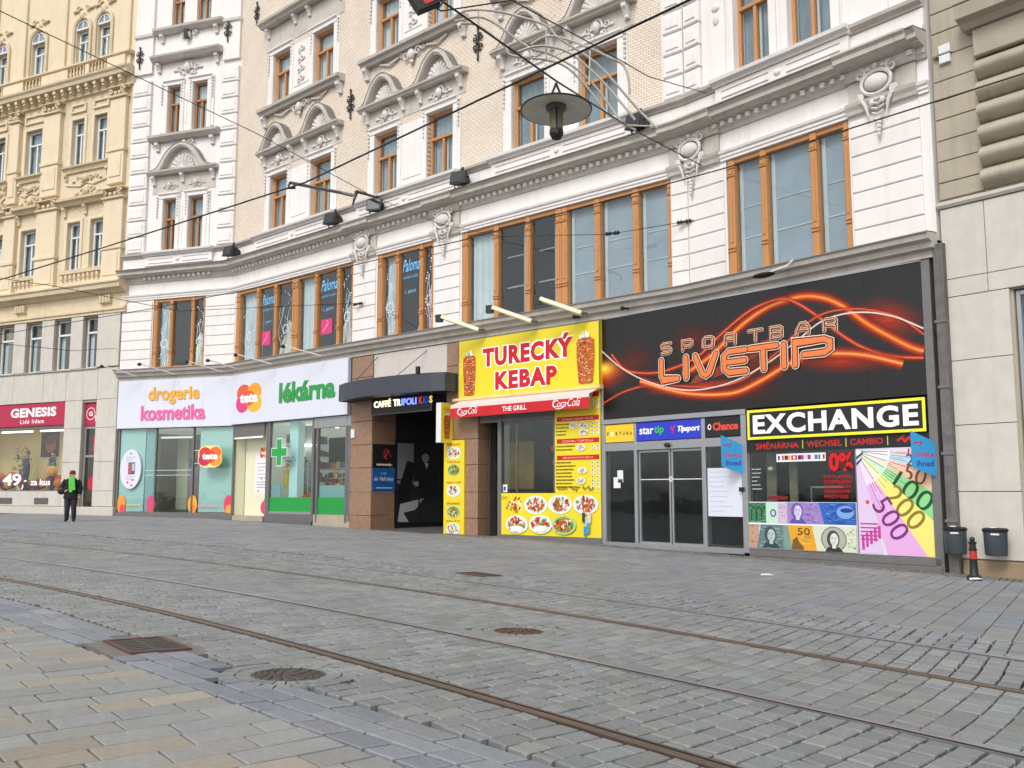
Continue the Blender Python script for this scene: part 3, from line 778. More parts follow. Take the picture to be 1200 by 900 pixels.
def window_up(S, x0, x1, z0, z1, y=.14, curt=M_curt, top=None, wood=M_wood, drop=None, double=True):
    """orange casement: transom, two leaves below, panes, white inner frame and curtain"""
    m = MB(); f = .085; zt = z0+(z1-z0)*.61; c = (x0+x1)/2
    m.cbox(x0, x0+f, y, y+.1, z0, z1); m.cbox(x1-f, x1, y, y+.1, z0, z1); m.cbox(x0+f, x1-f, y, y+.1, z1-f, z1); m.cbox(x0+f, x1-f, y, y+.1, z0, z0+f)
    m.cbox(x0+f-.02, x1-f+.02, y-.04, y+.098, zt, zt+.09)
    if double: m.cbox(c-.045, c+.045, y-.02, y+.098, z0+f, zt-.001)
    w = m.build('window', wood, WB, S)
    g = .11
    pane(w, S, x0+f-.004, x1-f+.004, zt+.088, z1-f+.004, y+.05)
    if double:
        pane(w, S, x0+f-.004, c-.042, z0+f-.004, zt+.002, y+.05); pane(w, S, c+.042, x1-f+.004, z0+f-.004, zt+.002, y+.05)
    else: pane(w, S, x0+f-.004, x1-f+.004, z0+f-.004, zt+.002, y+.05)
    m = MB(); yi = y+.12; fi = .055
    for a, b in (((x0, c-.01), (c+.01, x1)) if double else ((x0, x1),)):
        m.box(a+.03, a+.03+fi, yi, yi+.04, z0, zt); m.box(b-.03-fi, b-.03, yi, yi+.04, z0, zt)
    m.box(x0, x1, yi-.01, yi+.045, zt, zt+.07); m.build('inner_frame', M_wframe, w, S)
    m = MB(); k = 16; zb_ = z0 if drop is None else drop
    pts = [(x0-.05+(x1-x0+.1)*i/k, yi+.075+.02*sin(i*2.3)) for i in range(k+1)]
    for i in range(k): m.face([(pts[i][0], pts[i][1], zb_), (pts[i+1][0], pts[i+1][1], zb_), (pts[i+1][0], pts[i+1][1], z1+.05), (pts[i][0], pts[i][1], z1+.05)])
    m.build('curtain', curt, w, S, 60)
    return w
def surround(S, g, z0, z1, zb, hood, name='window_surround'):
    """white architraves round a pair of windows, panel between, frieze with reliefs under the hood"""
    (a0, a1), (b0, b1) = g; X0, X1 = a0-.62, b1+.62; m = MB()
    for x0, x1 in ((a0-.22, a0), (a1, a1+.2), (b0-.2, b0), (b1, b1+.22)): m.cbox(x0, x1, -.09, .002, z0, z1+.02, .03)
    for x0, x1 in ((a0-.22, a1+.2), (b0-.2, b1+.22)): m.mould([(.002, z1+.022), (-.1, z1+.022), (-.1, z1+.16), (-.17, z1+.2), (-.17, z1+.25), (.002, z1+.27)], x0, x1)
    m.box(a1+.2, b0-.2, -.03, .001, z0, z1); m.cbox(a1+.28, b0-.28, -.06, -.029, z0+.35, z1-.35, .02)
    m.box(a0-.34, a0-.221, -.05, .001, z0+.1, z1+.2); m.box(b1+.221, b1+.34, -.05, .001, z0+.1, z1+.2)
    m.build('window_surrounds', M_white, WB, S)
    m = MB()
    for x in (a0-.28, b1+.28, a1+.1, b0-.1):
        for i in range(7): m.ball((x, -.1, z1+.1-i*.14), .055-.004*i, .035, .06, 6, 4)
    return m
for gi, g in enumerate((win2B[0:2], win2B[2:4], win2B[4:6])):
    (a0, a1), (b0, b1) = g; zb = 14.5; X0, X1 = a0-.66, b1+.66
    m = surround(B, g, *H2, zb, None)
    for a, b in g:
        head_relief(m, (a+b)/2, -.04, 14.18, 1.0)
    for x in (a0-.36, a1+.30, b0-.30, b1+.36): bracket(m, x, -.02, zb-.01, .42, .16, .24)
    m.build('festoon_frieze', M_orn, WB, B, 50)
    m = MB(); m.box(X0+.12, X1-.12, -.02, .001, H2[1]+.28, zb-.001)
    m.mould([(.001, zb), (-.26, zb), (-.28, zb+.05), (-.36, zb+.08), (-.37, zb+.14), (.001, zb+.17)], X0, X1); m.build('hood_cornices', M_mould, WB, B)
    for a, b in g: gable(B, (a+b)/2, zb+.14, 1.22, .98, .34)
    # third floor
    m = surround(B, g, *H3, 19.5, None); 
    for x in (a0-.36, a1+.3, b0-.3, b1+.36): bracket(m, x, -.02, 19.84, .4, .16, .22)
    c = (a1+b0)/2
    for z in (17.0, 17.4, 17.8, 18.2): m.scroll(c-.1, -.09, z, .12, 1.2, 1, .028); m.scroll(c+.1, -.09, z+.1, .12, 1.2, -1, .028); m.ball((c, -.08, z+.2), .06, .04, .07, 6, 4)
    m.build('festoon_frieze', M_orn, WB, B, 50)
    m = MB(); m.box(X0+.12, X1-.12, -.02, .001, H3[1]+.28, 19.83)
    m.mould([(.001, 19.85), (-.3, 19.85), (-.34, 19.93), (-.46, 19.97), (-.48, 20.05), (.001, 20.1)], X0, X1)
    m.mould([(.001, 16.16), (-.2, 16.16), (-.24, 16.26), (-.36, 16.3), (-.38, 16.40), (.001, 16.46)], X0, X1); m.build('hood_cornices', M_mould, WB, B)
    m = MB()
    for x in (X0+.2, X1-.2): bracket(m, x, -.01, 16.15, .42, .2, .24)
    for k in (-1, 1): m.scroll(c+k*.3, -.1, 15.98, .17, 1.3, k, .04); m.scroll(c+k*.55, -.08, 16.05, .1, 1.2, -k, .03); m.tube([(c+k*.7, -.07, 16.05), (c+k*1.2, -.08, 15.92), (c+k*1.7, -.07, 16.1)], .04, 5)
    m.ball((c, -.12, 15.92), .17, .12, .2, 8, 6); m.ball((c, -.1, 15.68), .1, .07, .1, 6, 4)
    m.build('sill_ornament', M_orn, WB, B, 50)
    for a, b in g:
        window_up(B, a, b, *H2, curt=[M_blind, M_blind, M_dcurt][gi]); window_up(B, a, b, *H3); window_up(B, a, b, *H4)
# left wing (three storeys seen)
m = surround(Cc, win2C, *H2, 14.7, None)
for a, b in win2C: head_relief(m, (a+b)/2, -.04, 14.2, .7)
for x in (1.2, 2.68, 4.2): bracket(m, x, -.02, 14.64, .4, .15, .22)
m.build('festoon_frieze', M_orn, WB, Cc, 50)
m = MB(); m.box(1.1, 4.3, -.02, .001, 13.88, 14.64); m.mould([(.001, 14.65), (-.26, 14.65), (-.36, 14.74), (-.37, 14.8), (.001, 14.84)], .95, 4.5); m.build('hood_cornices', M_mould, WB, Cc)
gable(Cc, 2.7, 14.8, 1.6, 1.15, .34)
m = surround(Cc, win2C, *H3, 19.5, None); head_relief(m, 2.68, -.04, 19.35, 1.3); bracket(m, 1.2, -.02, 19.7, .4, .15, .22); bracket(m, 4.2, -.02, 19.7, .4, .15, .22); m.build('festoon_frieze', M_orn, WB, Cc, 50)
m = MB(); m.mould([(.001, 19.72), (-.3, 19.72), (-.44, 19.86), (-.46, 19.94), (.001, 20.0)], .95, 4.5); m.mould([(.001, 16.14), (-.2, 16.14), (-.36, 16.28), (-.38, 16.38), (.001, 16.44)], .95, 4.5)
m.mould([(.001, 21.0), (-.2, 21.0), (-.34, 21.12), (-.36, 21.22), (.001, 21.27)], .95, 4.5); m.build('hood_cornices', M_mould, WB, Cc)
m = MB()
for z, s in ((15.95, 1.), (20.85, .8)):
    for k in (-1, 1): m.scroll(2.7+k*.3, -.1, z, .16*s, 1.3, k, .04); bracket(m, 2.7+k*1.4, -.01, z+.16, .36, .18, .2)
    m.ball((2.7, -.12, z-.05), .16*s, .12, .2*s, 8, 6)
m.build('sill_ornament', M_orn, WB, Cc, 50)
for a, b in win2C:
    window_up(Cc, a, b, *H2, wood=M_woodd, curt=M_blind); window_up(Cc, a, b, *H3, wood=M_woodd); window_up(Cc, a, b, *H4, wood=M_woodd)
for i, (a, b) in enumerate(win2A): window_up(A, a, b, H2[0], 14.1, curt=M_dcurt)
m = MB()
for x0, x1 in ((1.35, 1.57), (2.6, 2.8), (2.92, 3.12), (4.24, 4.46)): m.cbox(x0, x1, -.09, .002, 11.3, 14.1, .03)
m.cbox(.82, 1.3, -.05, .002, 11.3, 24, .03); m.cbox(4.5, 5.5, -.05, .002, 11.3, 24, .03); m.cbox(5.6, 6.3, -.07, .002, 11.3, 24, .03)
m.build('pilasters', M_white, WB, A)
m = MB(); m.ball((1.05, -.06, 13.3), .13, .04, .1); m.ball((1.05, -.06, 13.0), .1, .04, .16); m.build('pilaster_ornament', M_orn, WB, A, 50)
# quoin strips: every panel a block
def quoins(S, x0, x1, z0, z1, p=.62):
    n = int((z1-z0)/p)
    for i in range(n):
        z = z0+i*p; m = MB(); m.cbox(x0, x1, -.14, .0, z+.015, z+p-.03, .03); m.cbox(x0+.1, x1-.1, -.17, -.139, z+.13, z+p-.15, .02)
        m.build('quoin_block', M_white, WB, S)
quoins(Cc, -.1, .85, 11.35, 19.2, .7); quoins(Cc, 4.5, 5.33, 11.35, 19.2, .7); quoins(B, 20.92, 21.52, 11.35, 17.6, .6); quoins(A, .03, .55, 11.35, 17.6, .6)
m = MB()
for x0, x1 in ((-.1, .85), (4.5, 5.33)): m.box(x0, x1, -.12, 0, 19.35, 26); m.mould([(.001, 21.0), (-.2, 21.02), (-.24, 21.12), (.001, 21.16)], x0-.03, x1+.03)
m.build('corner_strips', M_white, WB, Cc)

# --- first floor display windows --------------------------------------
def post(m, x, z0, z1, w=.15, y=-.0):
    m.cbox(x-w/2, x+w/2, y, y+.2, z0, z1, .015)
    m.cbox(x-w/2-.015, x+w/2+.015, y-.025, y+.02, z0, z0+.1)
    for z in (z0+.62, z0+.7, z1-.42, z1-.22): m.cbox(x-w/2-.012, x+w/2+.012, y-.03, y+.02, z, z+.045)
    m.cbox(x-w*.22, x+w*.22, y-.022, y+.01, z0+.85, z1-.55, .008)
    m.box(x-w*.35, x+w*.35, y-.03, y+.0, z1-.36, z1-.26)
def big_window(S, X0, X1, posts, backs, label=None):
    z0, z1 = H1; m = MB()
    m.cbox(X0+.02, X1-.02, .03, .2, z1-.12, z1-.002, .015); m.cbox(X0+.02, X1-.02, .03, .2, z0+.002, z0+.09, .015)
    w = m.build('display_window', M_wood, WB, S)
    for x, ww in posts:
        m = MB(); post(m, x, z0+.01, z1-.01, ww); m.build('mullion', M_wood, w, S)
    edges = [(posts[i][0]+posts[i][1]/2, posts[i+1][0]-posts[i+1][1]/2) for i in range(len(posts)-1)]
    edges = [e for e in edges if e[1]-e[0] > .1]
    for (a, b), bk in zip(edges, backs):
        pane(w, S, a-.01, b+.01, z0+.08, z1-.1, .11)
        if bk == 'dark':
            m = MB(); m.box(a+(b-a)*.62, a+(b-a)*.7, .42, .46, z0, z1); m.box(a, b, .42, .46, z0+1.0, z0+1.04); m.box(a, b, .42, .46, z0+1.95, z0+1.98); m.build('inner_frame', M_blind, w, S)
        elif bk == 'sheer':
            m = MB(); k = 14
            for i in range(k):
                x_, x2 = a+(b-a)*i/k, a+(b-a)*(i+1)/k; m.face([(x_, .3+.03*sin(i*1.9), z0), (x2, .3+.03*sin((i+1)*1.9), z0), (x2, .3+.03*sin((i+1)*1.9), z1), (x_, .3+.03*sin(i*1.9), z1)])
            m.build('curtain', M_curt, w, S, 60)
        elif bk == 'blind':
            m = MB(); m.box(a-.05, b+.05, .27, .28, z0, z1); m.build('blind', M_blind, w, S)
            m = MB(); m.box(a, b, .25, .268, z0+.95, z0+.975); m.box(a, b, .25, .268, z0+1.72, z0+1.74); m.box(a, a+.1, .235, .267, z0, z1); m.build('blind_rail', M_curt, w, S)
    return w
big_window(A, 1.2, 4.54, [(1.33, .2), (2.27, .17), (3.63, .17), (4.46, .13)], ['blind', 'blind', 'blind'])
big_window(B, 13.3, 21.0, [(13.43, .22), (14.76, .18), (16.04, .18), (17.22, .2), (17.43, .2), (18.6, .19), (19.88, .19), (20.94, .1)], ['sheer', 'dark', 'dark', 'blind', 'blind', 'blind'])
big_window(B, 9.18, 12.0, [(9.32, .2), (10.2, .17), (11.4, .17), (11.95, .08)], ['sheer', 'room', 'room'])
big_window(B, .28, 7.85, [(.4, .22), (1.83, .15), (3.04, .16), (4.25, .17), (4.44, .17), (5.66, .16), (7.0, .16), (7.81, .08)], ['sheer', 'room', 'room', 'sheer', 'room', 'room'])
big_window(Cc, 1.4, 4.02, [(1.52, .18), (2.32, .15), (3.4, .15), (3.97, .08)], ['sheer', 'room', 'room'])
m = MB()
for S, x0, x1 in ((Cc, .1, 5.2),):
    m.box(x0, x1, 3.0, 3.05, 6.2, 9.9); m.box(x0, x1, .36, 3.0, 6.2, 6.32); m.box(x0, x1, .36, 3.0, 9.5, 9.6)
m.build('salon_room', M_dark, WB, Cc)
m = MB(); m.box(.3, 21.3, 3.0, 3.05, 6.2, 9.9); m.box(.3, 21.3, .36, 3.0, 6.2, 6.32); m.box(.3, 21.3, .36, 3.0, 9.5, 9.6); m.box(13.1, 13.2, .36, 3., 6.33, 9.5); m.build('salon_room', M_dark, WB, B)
# lettering and frost decoration on the salon panes
def salon_print(S, x0, x1, kind, seed):
    r = random.Random(seed); p = Paint(.1); w = x1-x0
    if kind == 'name':
        p.text('Paloma', x0+.08*w, x1-.08*w, 8.5, 8.92, (120, 190, 235), .012, .35); p.text('svatební salón', x0+.1*w, x1-.15*w, 8.26, 8.38, (110, 175, 220), 0, .2); p.text('1. patro', x0+.2*w, x1-.25*w, 7.72, 7.9, (130, 195, 235), .0, .3)
        if seed % 2: 
            p.rect(x0+.1*w, x1-.3*w, 6.9, 7.45, (206, 60, 120)); p.stroke([(x0+.2*w, 7.0), (x0+.5*w, 7.3), (x0+.4*w, 7.4)], .03, (235, 170, 200))
    else:
        for i in range(26):
            x = x0+w*(.5+.3*sin(i*.55+seed))*1.; z = 6.6+i*.09; p.ell(x+r.uniform(-.06, .06), z, r.uniform(.012, .035), r.uniform(.015, .045), (205, 222, 235), 7, r.uniform(0, 3))
        for k in range(3):
            a = r.uniform(.2, .8); p.stroke([(x0+w*(a+.18*sin(t*.7+k)), 6.5+t*.22) for t in range(9)], .018, (200, 218, 232))
        for t in range(9): p.ell(x0+w*.5+.16*cos(t*.7), 7.4+.16*sin(t*.7), .03, .045, (215, 230, 240), 7, t*.7)
    p.build('window_lettering', print_mat(), WB, S)
for S, x0, x1, k, sd in ((B, .55, 1.72, 'frost', 1), (B, 1.93, 2.94, 'name', 1), (B, 3.15, 4.14, 'frost', 2), (B, 5.76, 6.9, 'name', 3), (B, 7.1, 7.75, 'frost', 5), (B, 9.45, 10.08, 'frost', 6), (B, 10.3, 11.3, 'name', 4), (B, 11.5, 11.9, 'frost', 8), (Cc, 1.62, 2.22, 'frost', 3), (Cc, 3.5, 3.92, 'frost', 9)):
    salon_print(S, x0, x1, k, sd)
def dress(S, x, y, col, label, s=1.):
    t = thing('wedding_dress', S @ T(x, y, 6.33), label, 'dress', 'dresses on stands in the salon windows'); M = WM[t.name]
    prof = [(.62, .02), (.5, .3), (.36, .65), (.22, .95), (.13, 1.08), (.15, 1.22), (.17, 1.36), (.12, 1.46), (.05, 1.5)]
    m = MB(); n = 20
    for r_, z in prof:
        for j in range(n):
            a = 2*pi*j/n; rr = r_*(1+.09*sin(a*5+z*2)*(1 if z < 1 else 0)); m.v.append((rr*cos(a)*s, rr*sin(a)*.6*s, z*s))
    for i in range(len(prof)-1):
        for j in range(n): m.f.append((i*n+j, i*n+(j+1) % n, (i+1)*n+(j+1) % n, (i+1)*n+j)); m.m.append(0); m.c.append(None)
    m.build('gown', col, t, M, 60); m = MB(); m.lathe([(.05, 1.48*s), (.045, 1.56*s), (.0, 1.6*s)], n=10); m.lathe([(.18, 0), (.18, .02), (.02, .03)], n=10); m.build('stand', M_curt, t, M, 50)
M_dw = mat('ivory_tulle', (226, 222, 208), .9, nz=(6., .1)); M_dp = mat('dusty_pink_satin', (196, 130, 140), .6, nz=(4., .12))
dress(B, 2.95, .75, M_dw, 'ivory wedding dress in the long salon window, third pane from the left'); dress(B, 6.75, .75, M_dw, 'ivory wedding dress in the salon window beside the long pier, near the right end', 1.05)
dress(B, 11.2, .7, M_dp, 'dusty pink ball gown behind the three pane salon window', 1.1); dress(Cc, 3.25, .8, M_dw, 'ivory wedding dress in the leftmost salon window of the white building')

# ================================================================== ochre building on the left
def slabs(S, xs, zs, holes, parent, mt=M_stone, y=0., d=.06, name='stone_slab', gap=.012, stag=0.):
    for j in range(len(zs)-1):
        z0, z1 = zs[j], zs[j+1]; X = list(xs)
        X = sorted(set([xs[0]]+[x+(stag if j % 2 else 0) for x in xs[1:-1]]+[xs[-1]]+[h[k] for h in holes for k in (0, 1) if h[2] < (z0+z1)/2 < h[3]]))
        X = [x for x in X if xs[0] <= x <= xs[-1]]
        i = 0
        while i < len(X)-1:
            a, b = X[i], X[i+1]; c = (a+b)/2; i += 1
            if b-a < .04 or any(h[0] < c < h[1] and h[2] < (z0+z1)/2 < h[3] for h in holes): continue
            r = random.uniform(0, .006)
            MB().cbox(a+gap/2, b-gap/2, y-d-r, y, z0+gap/2, z1-gap/2, .008).build(name, mt, parent, S)
OB = thing('ochre_building', Y @ T(-5, 0, .3), 'ornate ochre yellow apartment building with stone shop floor, at the left edge of the photo', 'building')
YX0, YX1 = -13., -.25
w1 = [(-12.2, -11.1), (-10.3, -9.3), (-8.15, -7.0), (-6.2, -5.14), (-4.34, -3.26), (-2.5, -1.6)]
HW = (-11.5, -3.42, 1.28, 5.16); HD = (-2.34, -1.48, .36, 5.07)
m = MB(); wall(m, YX0, YX1, -.4, 9.0, [(a, b, 6.56, 8.8) for a, b in w1]+[HW, HD], .0, .35); m.box(YX1-.002, YX1+.02, .0, 3.5, -.4, 9.); m.build('stone_backing', M_sand, OB, Y)
slabs(Y, [YX0, -11.5, -9.2, -6.9, -4.9, -3.42, -2.34, -1.48, YX1], [.62, 1.27, 2.5, 3.95, 5.17, 6.5], [HW, HD], OB, y=-.002)
slabs(Y, [YX0]+[x for a, b in w1 for x in (a, b)]+[YX1], [6.56, 8.86], [(a, b, 6.0, 9.0) for a, b in w1], OB, y=-.002, d=.10)
m = MB(); m.cbox(YX0, YX1+.15, -.16, -.003, .1, .6, .02); m.build('stone_plinth', M_stone, OB, Y)
m = MB(); m.mould([(.001, 6.5), (-.13, 6.5), (-.15, 6.55), (.001, 6.558)], YX0, -1.5); m.build('sill_band', M_stone, OB, Y)
def casement(S, x0, x1, z0, z1, parent, arch=False, frame=None, y=.16, curt=M_curt):
    """white painted window: tall leaves under a transom"""
    frame = frame or M_wframe; m = MB(); f = .09; zt = z0+(z1-z0)*.68; c = (x0+x1)/2
    m.cbox(x0, x0+f, y, y+.08, z0, z1); m.cbox(x1-f, x1, y, y+.08, z0, z1); m.cbox(x0+f, x1-f, y, y+.08, z1-f, z1); m.cbox(x0+f, x1-f, y, y+.08, z0, z0+f)
    m.cbox(x0+f, x1-f, y-.02, y+.08, zt, zt+.08); m.cbox(c-.04, c+.04, y, y+.08, z0+f, zt-.001)
    w = m.build('window', frame, parent, S)
    pane(w, S, x0+f, x1-f, zt+.08, z1-f, y+.05); pane(w, S, x0+f, c-.04, z0+f, zt, y+.05); pane(w, S, c+.04, x1-f, z0+f, zt, y+.05)
    MB().box(x0-.05, x1+.05, y+.17, y+.18, z0, z1+.6 if arch else z1).build('curtain', curt, w, S)
    return w
for a, b in w1:
    m = MB(); m.cbox(a, b, .14, .22, 8.1, 8.19); m.cbox(a, a+.07, .14, .22, 6.56, 8.8); m.cbox(b-.07, b, .14, .22, 6.56, 8.8); m.cbox(a, b, .14, .22, 8.73, 8.8); m.cbox(a, b, .14, .22, 6.56, 6.63)
    w = m.build('window', M_wframe, OB, Y); pane(w, Y, a+.06, b-.06, 6.6, 8.1, .18); pane(w, Y, a+.06, b-.06, 8.18, 8.75, .18)
    MB().box(a, b, 1.1, 1.12, 6.5, 8.85).build('room_back', M_dcurt, w, Y)
    m = MB(); m.box(a+.06, a+.28, .3, .32, 6.56, 8.1); m.build('curtain', M_curt, w, Y)
m = MB(); m.box(YX0, -.4, .36, 1.15, 8.82, 8.86); m.box(YX0, -.4, .36, 1.15, 6.45, 6.55); m.build('floor_slab', M_dark, OB, Y)
# upper floors
y2 = [(-12.3, -11.45), (-10.9, -10.1), (-9.1, -8.2), (-7.02, -5.97), (-3.93, -3.11), (-2.46, -1.66)]
y3 = [(-12.4, -11.5), (-11., -10.2), (-9.4, -8.54), (-7.08, -5.96), (-3.97, -3.19), (-2.54, -1.73)]
hol = [(a, b, 11.04, 13.22) for a, b in y2]+[(a, b, 15.83, 18.02) for a, b in y3]
m = MB(); wall(m, YX0, YX1, 9.0, 19.4, hol, .0, .3); m.build('upper_wall', M_ybrick, OB, Y)
m = MB(); m.box(YX1-.001, YX1+.02, .0, 4, 9, 26); m.box(YX0, YX1, 3.5, 12, -1, 26); m.box(YX0, YX1, .3, 3.5, 25.5, 26); m.build('side_wall', M_yel, OB, Y)
y4 = [(-12.2, -11.35), (-9.6, -8.79), (-7.08, -6.12), (-4.05, -3.21), (-2.66, -1.83)]
m = MB(); wall(m, YX0, YX1, 19.4, 26, [(a, b, 20.55, 22.35) for a, b in y4], .0, .3)
m.build('attic_wall', M_yel, OB, Y)
for a, b in y2: casement(Y, a, b, 11.04, 13.22, OB, curt=M_dcurt)
for a, b in y3: casement(Y, a, b, 15.83, 18.02, OB, curt=M_blind)
for a, b in y4:
    c = (a+b)/2; r_ = (b-a)/2
    w = casement(Y, a, b, 20.55, 22.35, OB, True)
    m = MB()   # arched head: glazed lunette in a round hood
    m.prism([(c+r_*cos(pi*t/12), 22.36+r_*sin(pi*t/12)) for t in range(13)], -.012, .001); m.build('lunette_pane', M_dcurt, OB, Y)
    m = MB(); m.tube([(c+(r_-.03)*cos(pi*t/12), -.03, 22.36+(r_-.03)*sin(pi*t/12)) for t in range(13)], .035, 6); m.box(a, b, -.04, -.013, 22.33, 22.40); m.box(c-.03, c+.03, -.04, -.013, 22.4, 22.36+r_-.02); m.build('lunette_frame', M_wframe, OB, Y)
    m = MB(); R = r_+.12
    m.tube([(c-R, -.05, 20.5)]+[(c-R, -.05, 22.3)]+[(c+R*cos(pi*(12-t)/12), -.05, 22.36+R*sin(pi*(12-t)/12)) for t in range(13)]+[(c+R, -.05, 20.5)], .09, 6)
    m.ball((c, -.1, 22.36+R+.1), .16, .1, .22, 8, 6); m.scroll(c-.3, -.08, 23.35, .16, 1.3, 1, .05); m.scroll(c+.3, -.08, 23.35, .16, 1.3, -1, .05)
    for k in (-1, 1): m.ball((c+k*.55, -.06, 23.3), .14, .07, .09, 6, 4)
    m.build('arch_hood', M_yelo, OB, Y, 50)
def yp(x0, x1, z0, z1):
    m = MB(); m.cbox(x0, x1, -.2, .001, z0, z1-.5, .02); m.cbox(x0+.12, x1-.12, -.24, -.199, z0+.3, z0+1.3, .02); m.cbox(x0-.06, x1+.06, -.26, .0, z0+1.45, z0+1.62, .02)
    m.build('pilaster', M_yel, OB, Y)
    m = MB(); m.cbox(x0-.08, x1+.08, -.3, .0, z1-.5, z1-.4, .02); m.cbox(x0-.1, x1+.1, -.34, .0, z1-.06, z1, .02); c = (x0+x1)/2
    for k in (-1, 1): m.scroll(c+k*(x1-x0)*.38, -.3, z1-.2, .14, 1.3, k, .045)
    for k in range(4): m.ball((x0+(x1-x0)*(k+.5)/4, -.25, z1-.3), .09, .07, .12, 6, 4)
    m.build('capital', M_yelo, OB, Y, 50)
for x0, x1 in ((-5.82, -4.5), (-1.5, -.35), (-8.1, -7.3), (-10.0, -9.4)):
    yp(x0, x1, 10.2, 14.4); yp(x0+.1, x1-.1, 14.6, 19.0)
    m = MB(); m.cbox(x0, x1, -.16, .0, 19.9, 20.6, .02); m.cbox(x0+.15, x1-.15, -.13, .0, 20.6, 26, .02); m.build('pilaster', M_yel, OB, Y)
def ysill(a, b, z, hood=None):
    m = MB(); m.mould([(.001, z-.3), (-.1, z-.28), (-.14, z-.12), (-.26, z-.08), (-.28, z-.01), (.001, z+.0)], a-.35, b+.35)
    m.build('window_sill', M_yelo, OB, Y)
    m = MB()
    for x in (a-.2, b+.2): bracket(m, x, -.01, z-.3, .3, .16, .16)
    c = (a+b)/2
    for k in (-1, 1): m.scroll(c+k*.28, -.05, z-.62, .15, 1.3, k, .045); m.scroll(c+k*.6, -.04, z-.55, .1, 1.2, -k, .03); m.ball((c+k*.85, -.04, z-.68), .1, .05, .07, 6, 4)
    m.ball((c, -.08, z-.6), .13, .09, .16, 8, 5); m.tube([(a-.2, -.04, z-.8), (c-.4, -.05, z-.95), (c, -.04, z-.8), (c+.4, -.05, z-.95), (b+.2, -.04, z-.8)], .035, 5)
    m.build('stucco_relief', M_yelo, OB, Y, 50)
pairs2 = [(-12.3, -10.1), (-9.1, -8.2), (-7.02, -5.97), (-3.93, -1.66)]; pairs3 = [(-12.4, -10.2), (-9.4, -8.54), (-7.08, -5.96), (-3.97, -1.73)]
for (a, b) in pairs3: ysill(a, b, 15.8)
for (a, b) in pairs2:
    m = MB(); m.mould([(.001, 13.95), (-.2, 13.97), (-.26, 14.1), (-.42, 14.14), (-.44, 14.25), (.001, 14.32)], a-.35, b+.35); m.mould([(.001, 10.82), (-.14, 10.85), (-.16, 11.0), (.001, 11.03)], a-.3, b+.3); m.build('hood_mouldings', M_yelo, OB, Y)
    m = MB()
    for x in [a-.18, b+.18]+([(a+b)/2] if b-a > 1.5 else []): bracket(m, x, -.01, 13.94, .45, .17, .2)
    n = int((b-a+.4)/.28)
    for i in range(n): m.cbox(a-.2+i*.28, a-.06+i*.28, -.14, -.001, 10.6, 10.8, .02)
    for k in (-1, 1): c = (a+b)/2; m.scroll(c+k*.3, -.05, 14.62, .17, 1.3, k, .05); m.ball((c+k*.7, -.04, 14.55), .16, .06, .1, 6, 4)
    m.ball(((a+b)/2, -.08, 14.65), .15, .1, .2, 8, 5); m.build('stucco_relief', M_yelo, OB, Y, 50)
for a, b in y2+y3:
    z0, z1 = (11.04, 13.22) if (a, b) in y2 else (15.83, 18.02)
    m = MB(); m.cbox(a-.17, a, -.06, .001, z0, z1+.14, .02); m.cbox(b, b+.17, -.06, .001, z0, z1+.14, .02); m.cbox(a, b, -.06, .001, z1, z1+.14, .02)
    if z1 > 14: m.cbox(a-.1, b+.1, -.09, .001, z1+.32, z1+.4, .01); m.cbox(a-.1, b+.1, -.09, .001, z1+.65, z1+.72, .01); m.cbox(a-.1, a, -.09, .001, z1+.4, z1+.65, .01); m.cbox(b, b+.1, -.09, .001, z1+.4, z1+.65, .01)
    m.build('window_surround', M_yel, OB, Y)
def ymould(name, prof, x1=YX1+.3): m = MB(); m.mould(prof, YX0, x1); return m.build(name, M_yelo, OB, Y)
ymould('entablature', [(.001, 8.87), (-.14, 8.87), (-.14, 8.96), (-.2, 9.0), (-.2, 9.1), (-.08, 9.14), (-.08, 9.7), (-.2, 9.74), (-.3, 9.84), (-.5, 9.9), (-.53, 10.05), (-.6, 10.12), (-.6, 10.18), (.001, 10.3)])
ymould('attic_cornice', [(.001, 19.02), (-.12, 19.05), (-.14, 19.2), (-.16, 19.42), (-.5, 19.46), (-.54, 19.6), (-.62, 19.68), (-.64, 19.76), (.001, 19.85)], -.12)
ymould('parapet_base', [(.001, 19.86), (-.3, 19.86), (-.3, 19.95), (.001, 19.96)], -.3)
ymould('parapet_rail', [(.001, 20.44), (-.24, 20.44), (-.34, 20.5), (-.34, 20.58), (.001, 20.6)], -.25)
for i in range(22):
    x = -.65-i*.52; m = MB(); m.cbox(x-.09, x+.09, -.46, -.15, 19.26, 19.44, .02); m.box(x-.07, x+.07, -.4, -.16, 19.16, 19.26); m.build('modillion', M_yelo, OB, Y)
for x in (-1.15, -6.6, -9.8): 
    m = MB()
    for k in range(4): m.cbox(x-.3+k*.17, x-.17+k*.17, -.26, -.07, 9.3, 9.66, .04)
    m.build('triglyph_block', M_yelo, OB, Y)
for a, b in [(q[0]-.1, q[1]+.1) for q in y4]:
    n = max(3, int((b-a)/.2))
    for i in range(n):
        x = a+(b-a)*(i+.5)/n; m = MB(); m.lathe([(.05, 0), (.05, .04), (.03, .08), (.065, .22), (.03, .38), (.05, .44), (.05, .48)], (x, -.2, 19.955), 8); m.build('baluster', M_yelo, OB, Y, 50)
m = MB(); last = YX1-.3
for (a, b), (c, d) in zip(y4[:-1], y4[1:]): m.cbox(b+.15, c-.15, -.28, -.02, 19.955, 20.44, .02)
m.cbox(y4[-1][1]+.15, last, -.28, -.02, 19.955, 20.44, .02); m.build('parapet_blocks', M_yel, OB, Y)

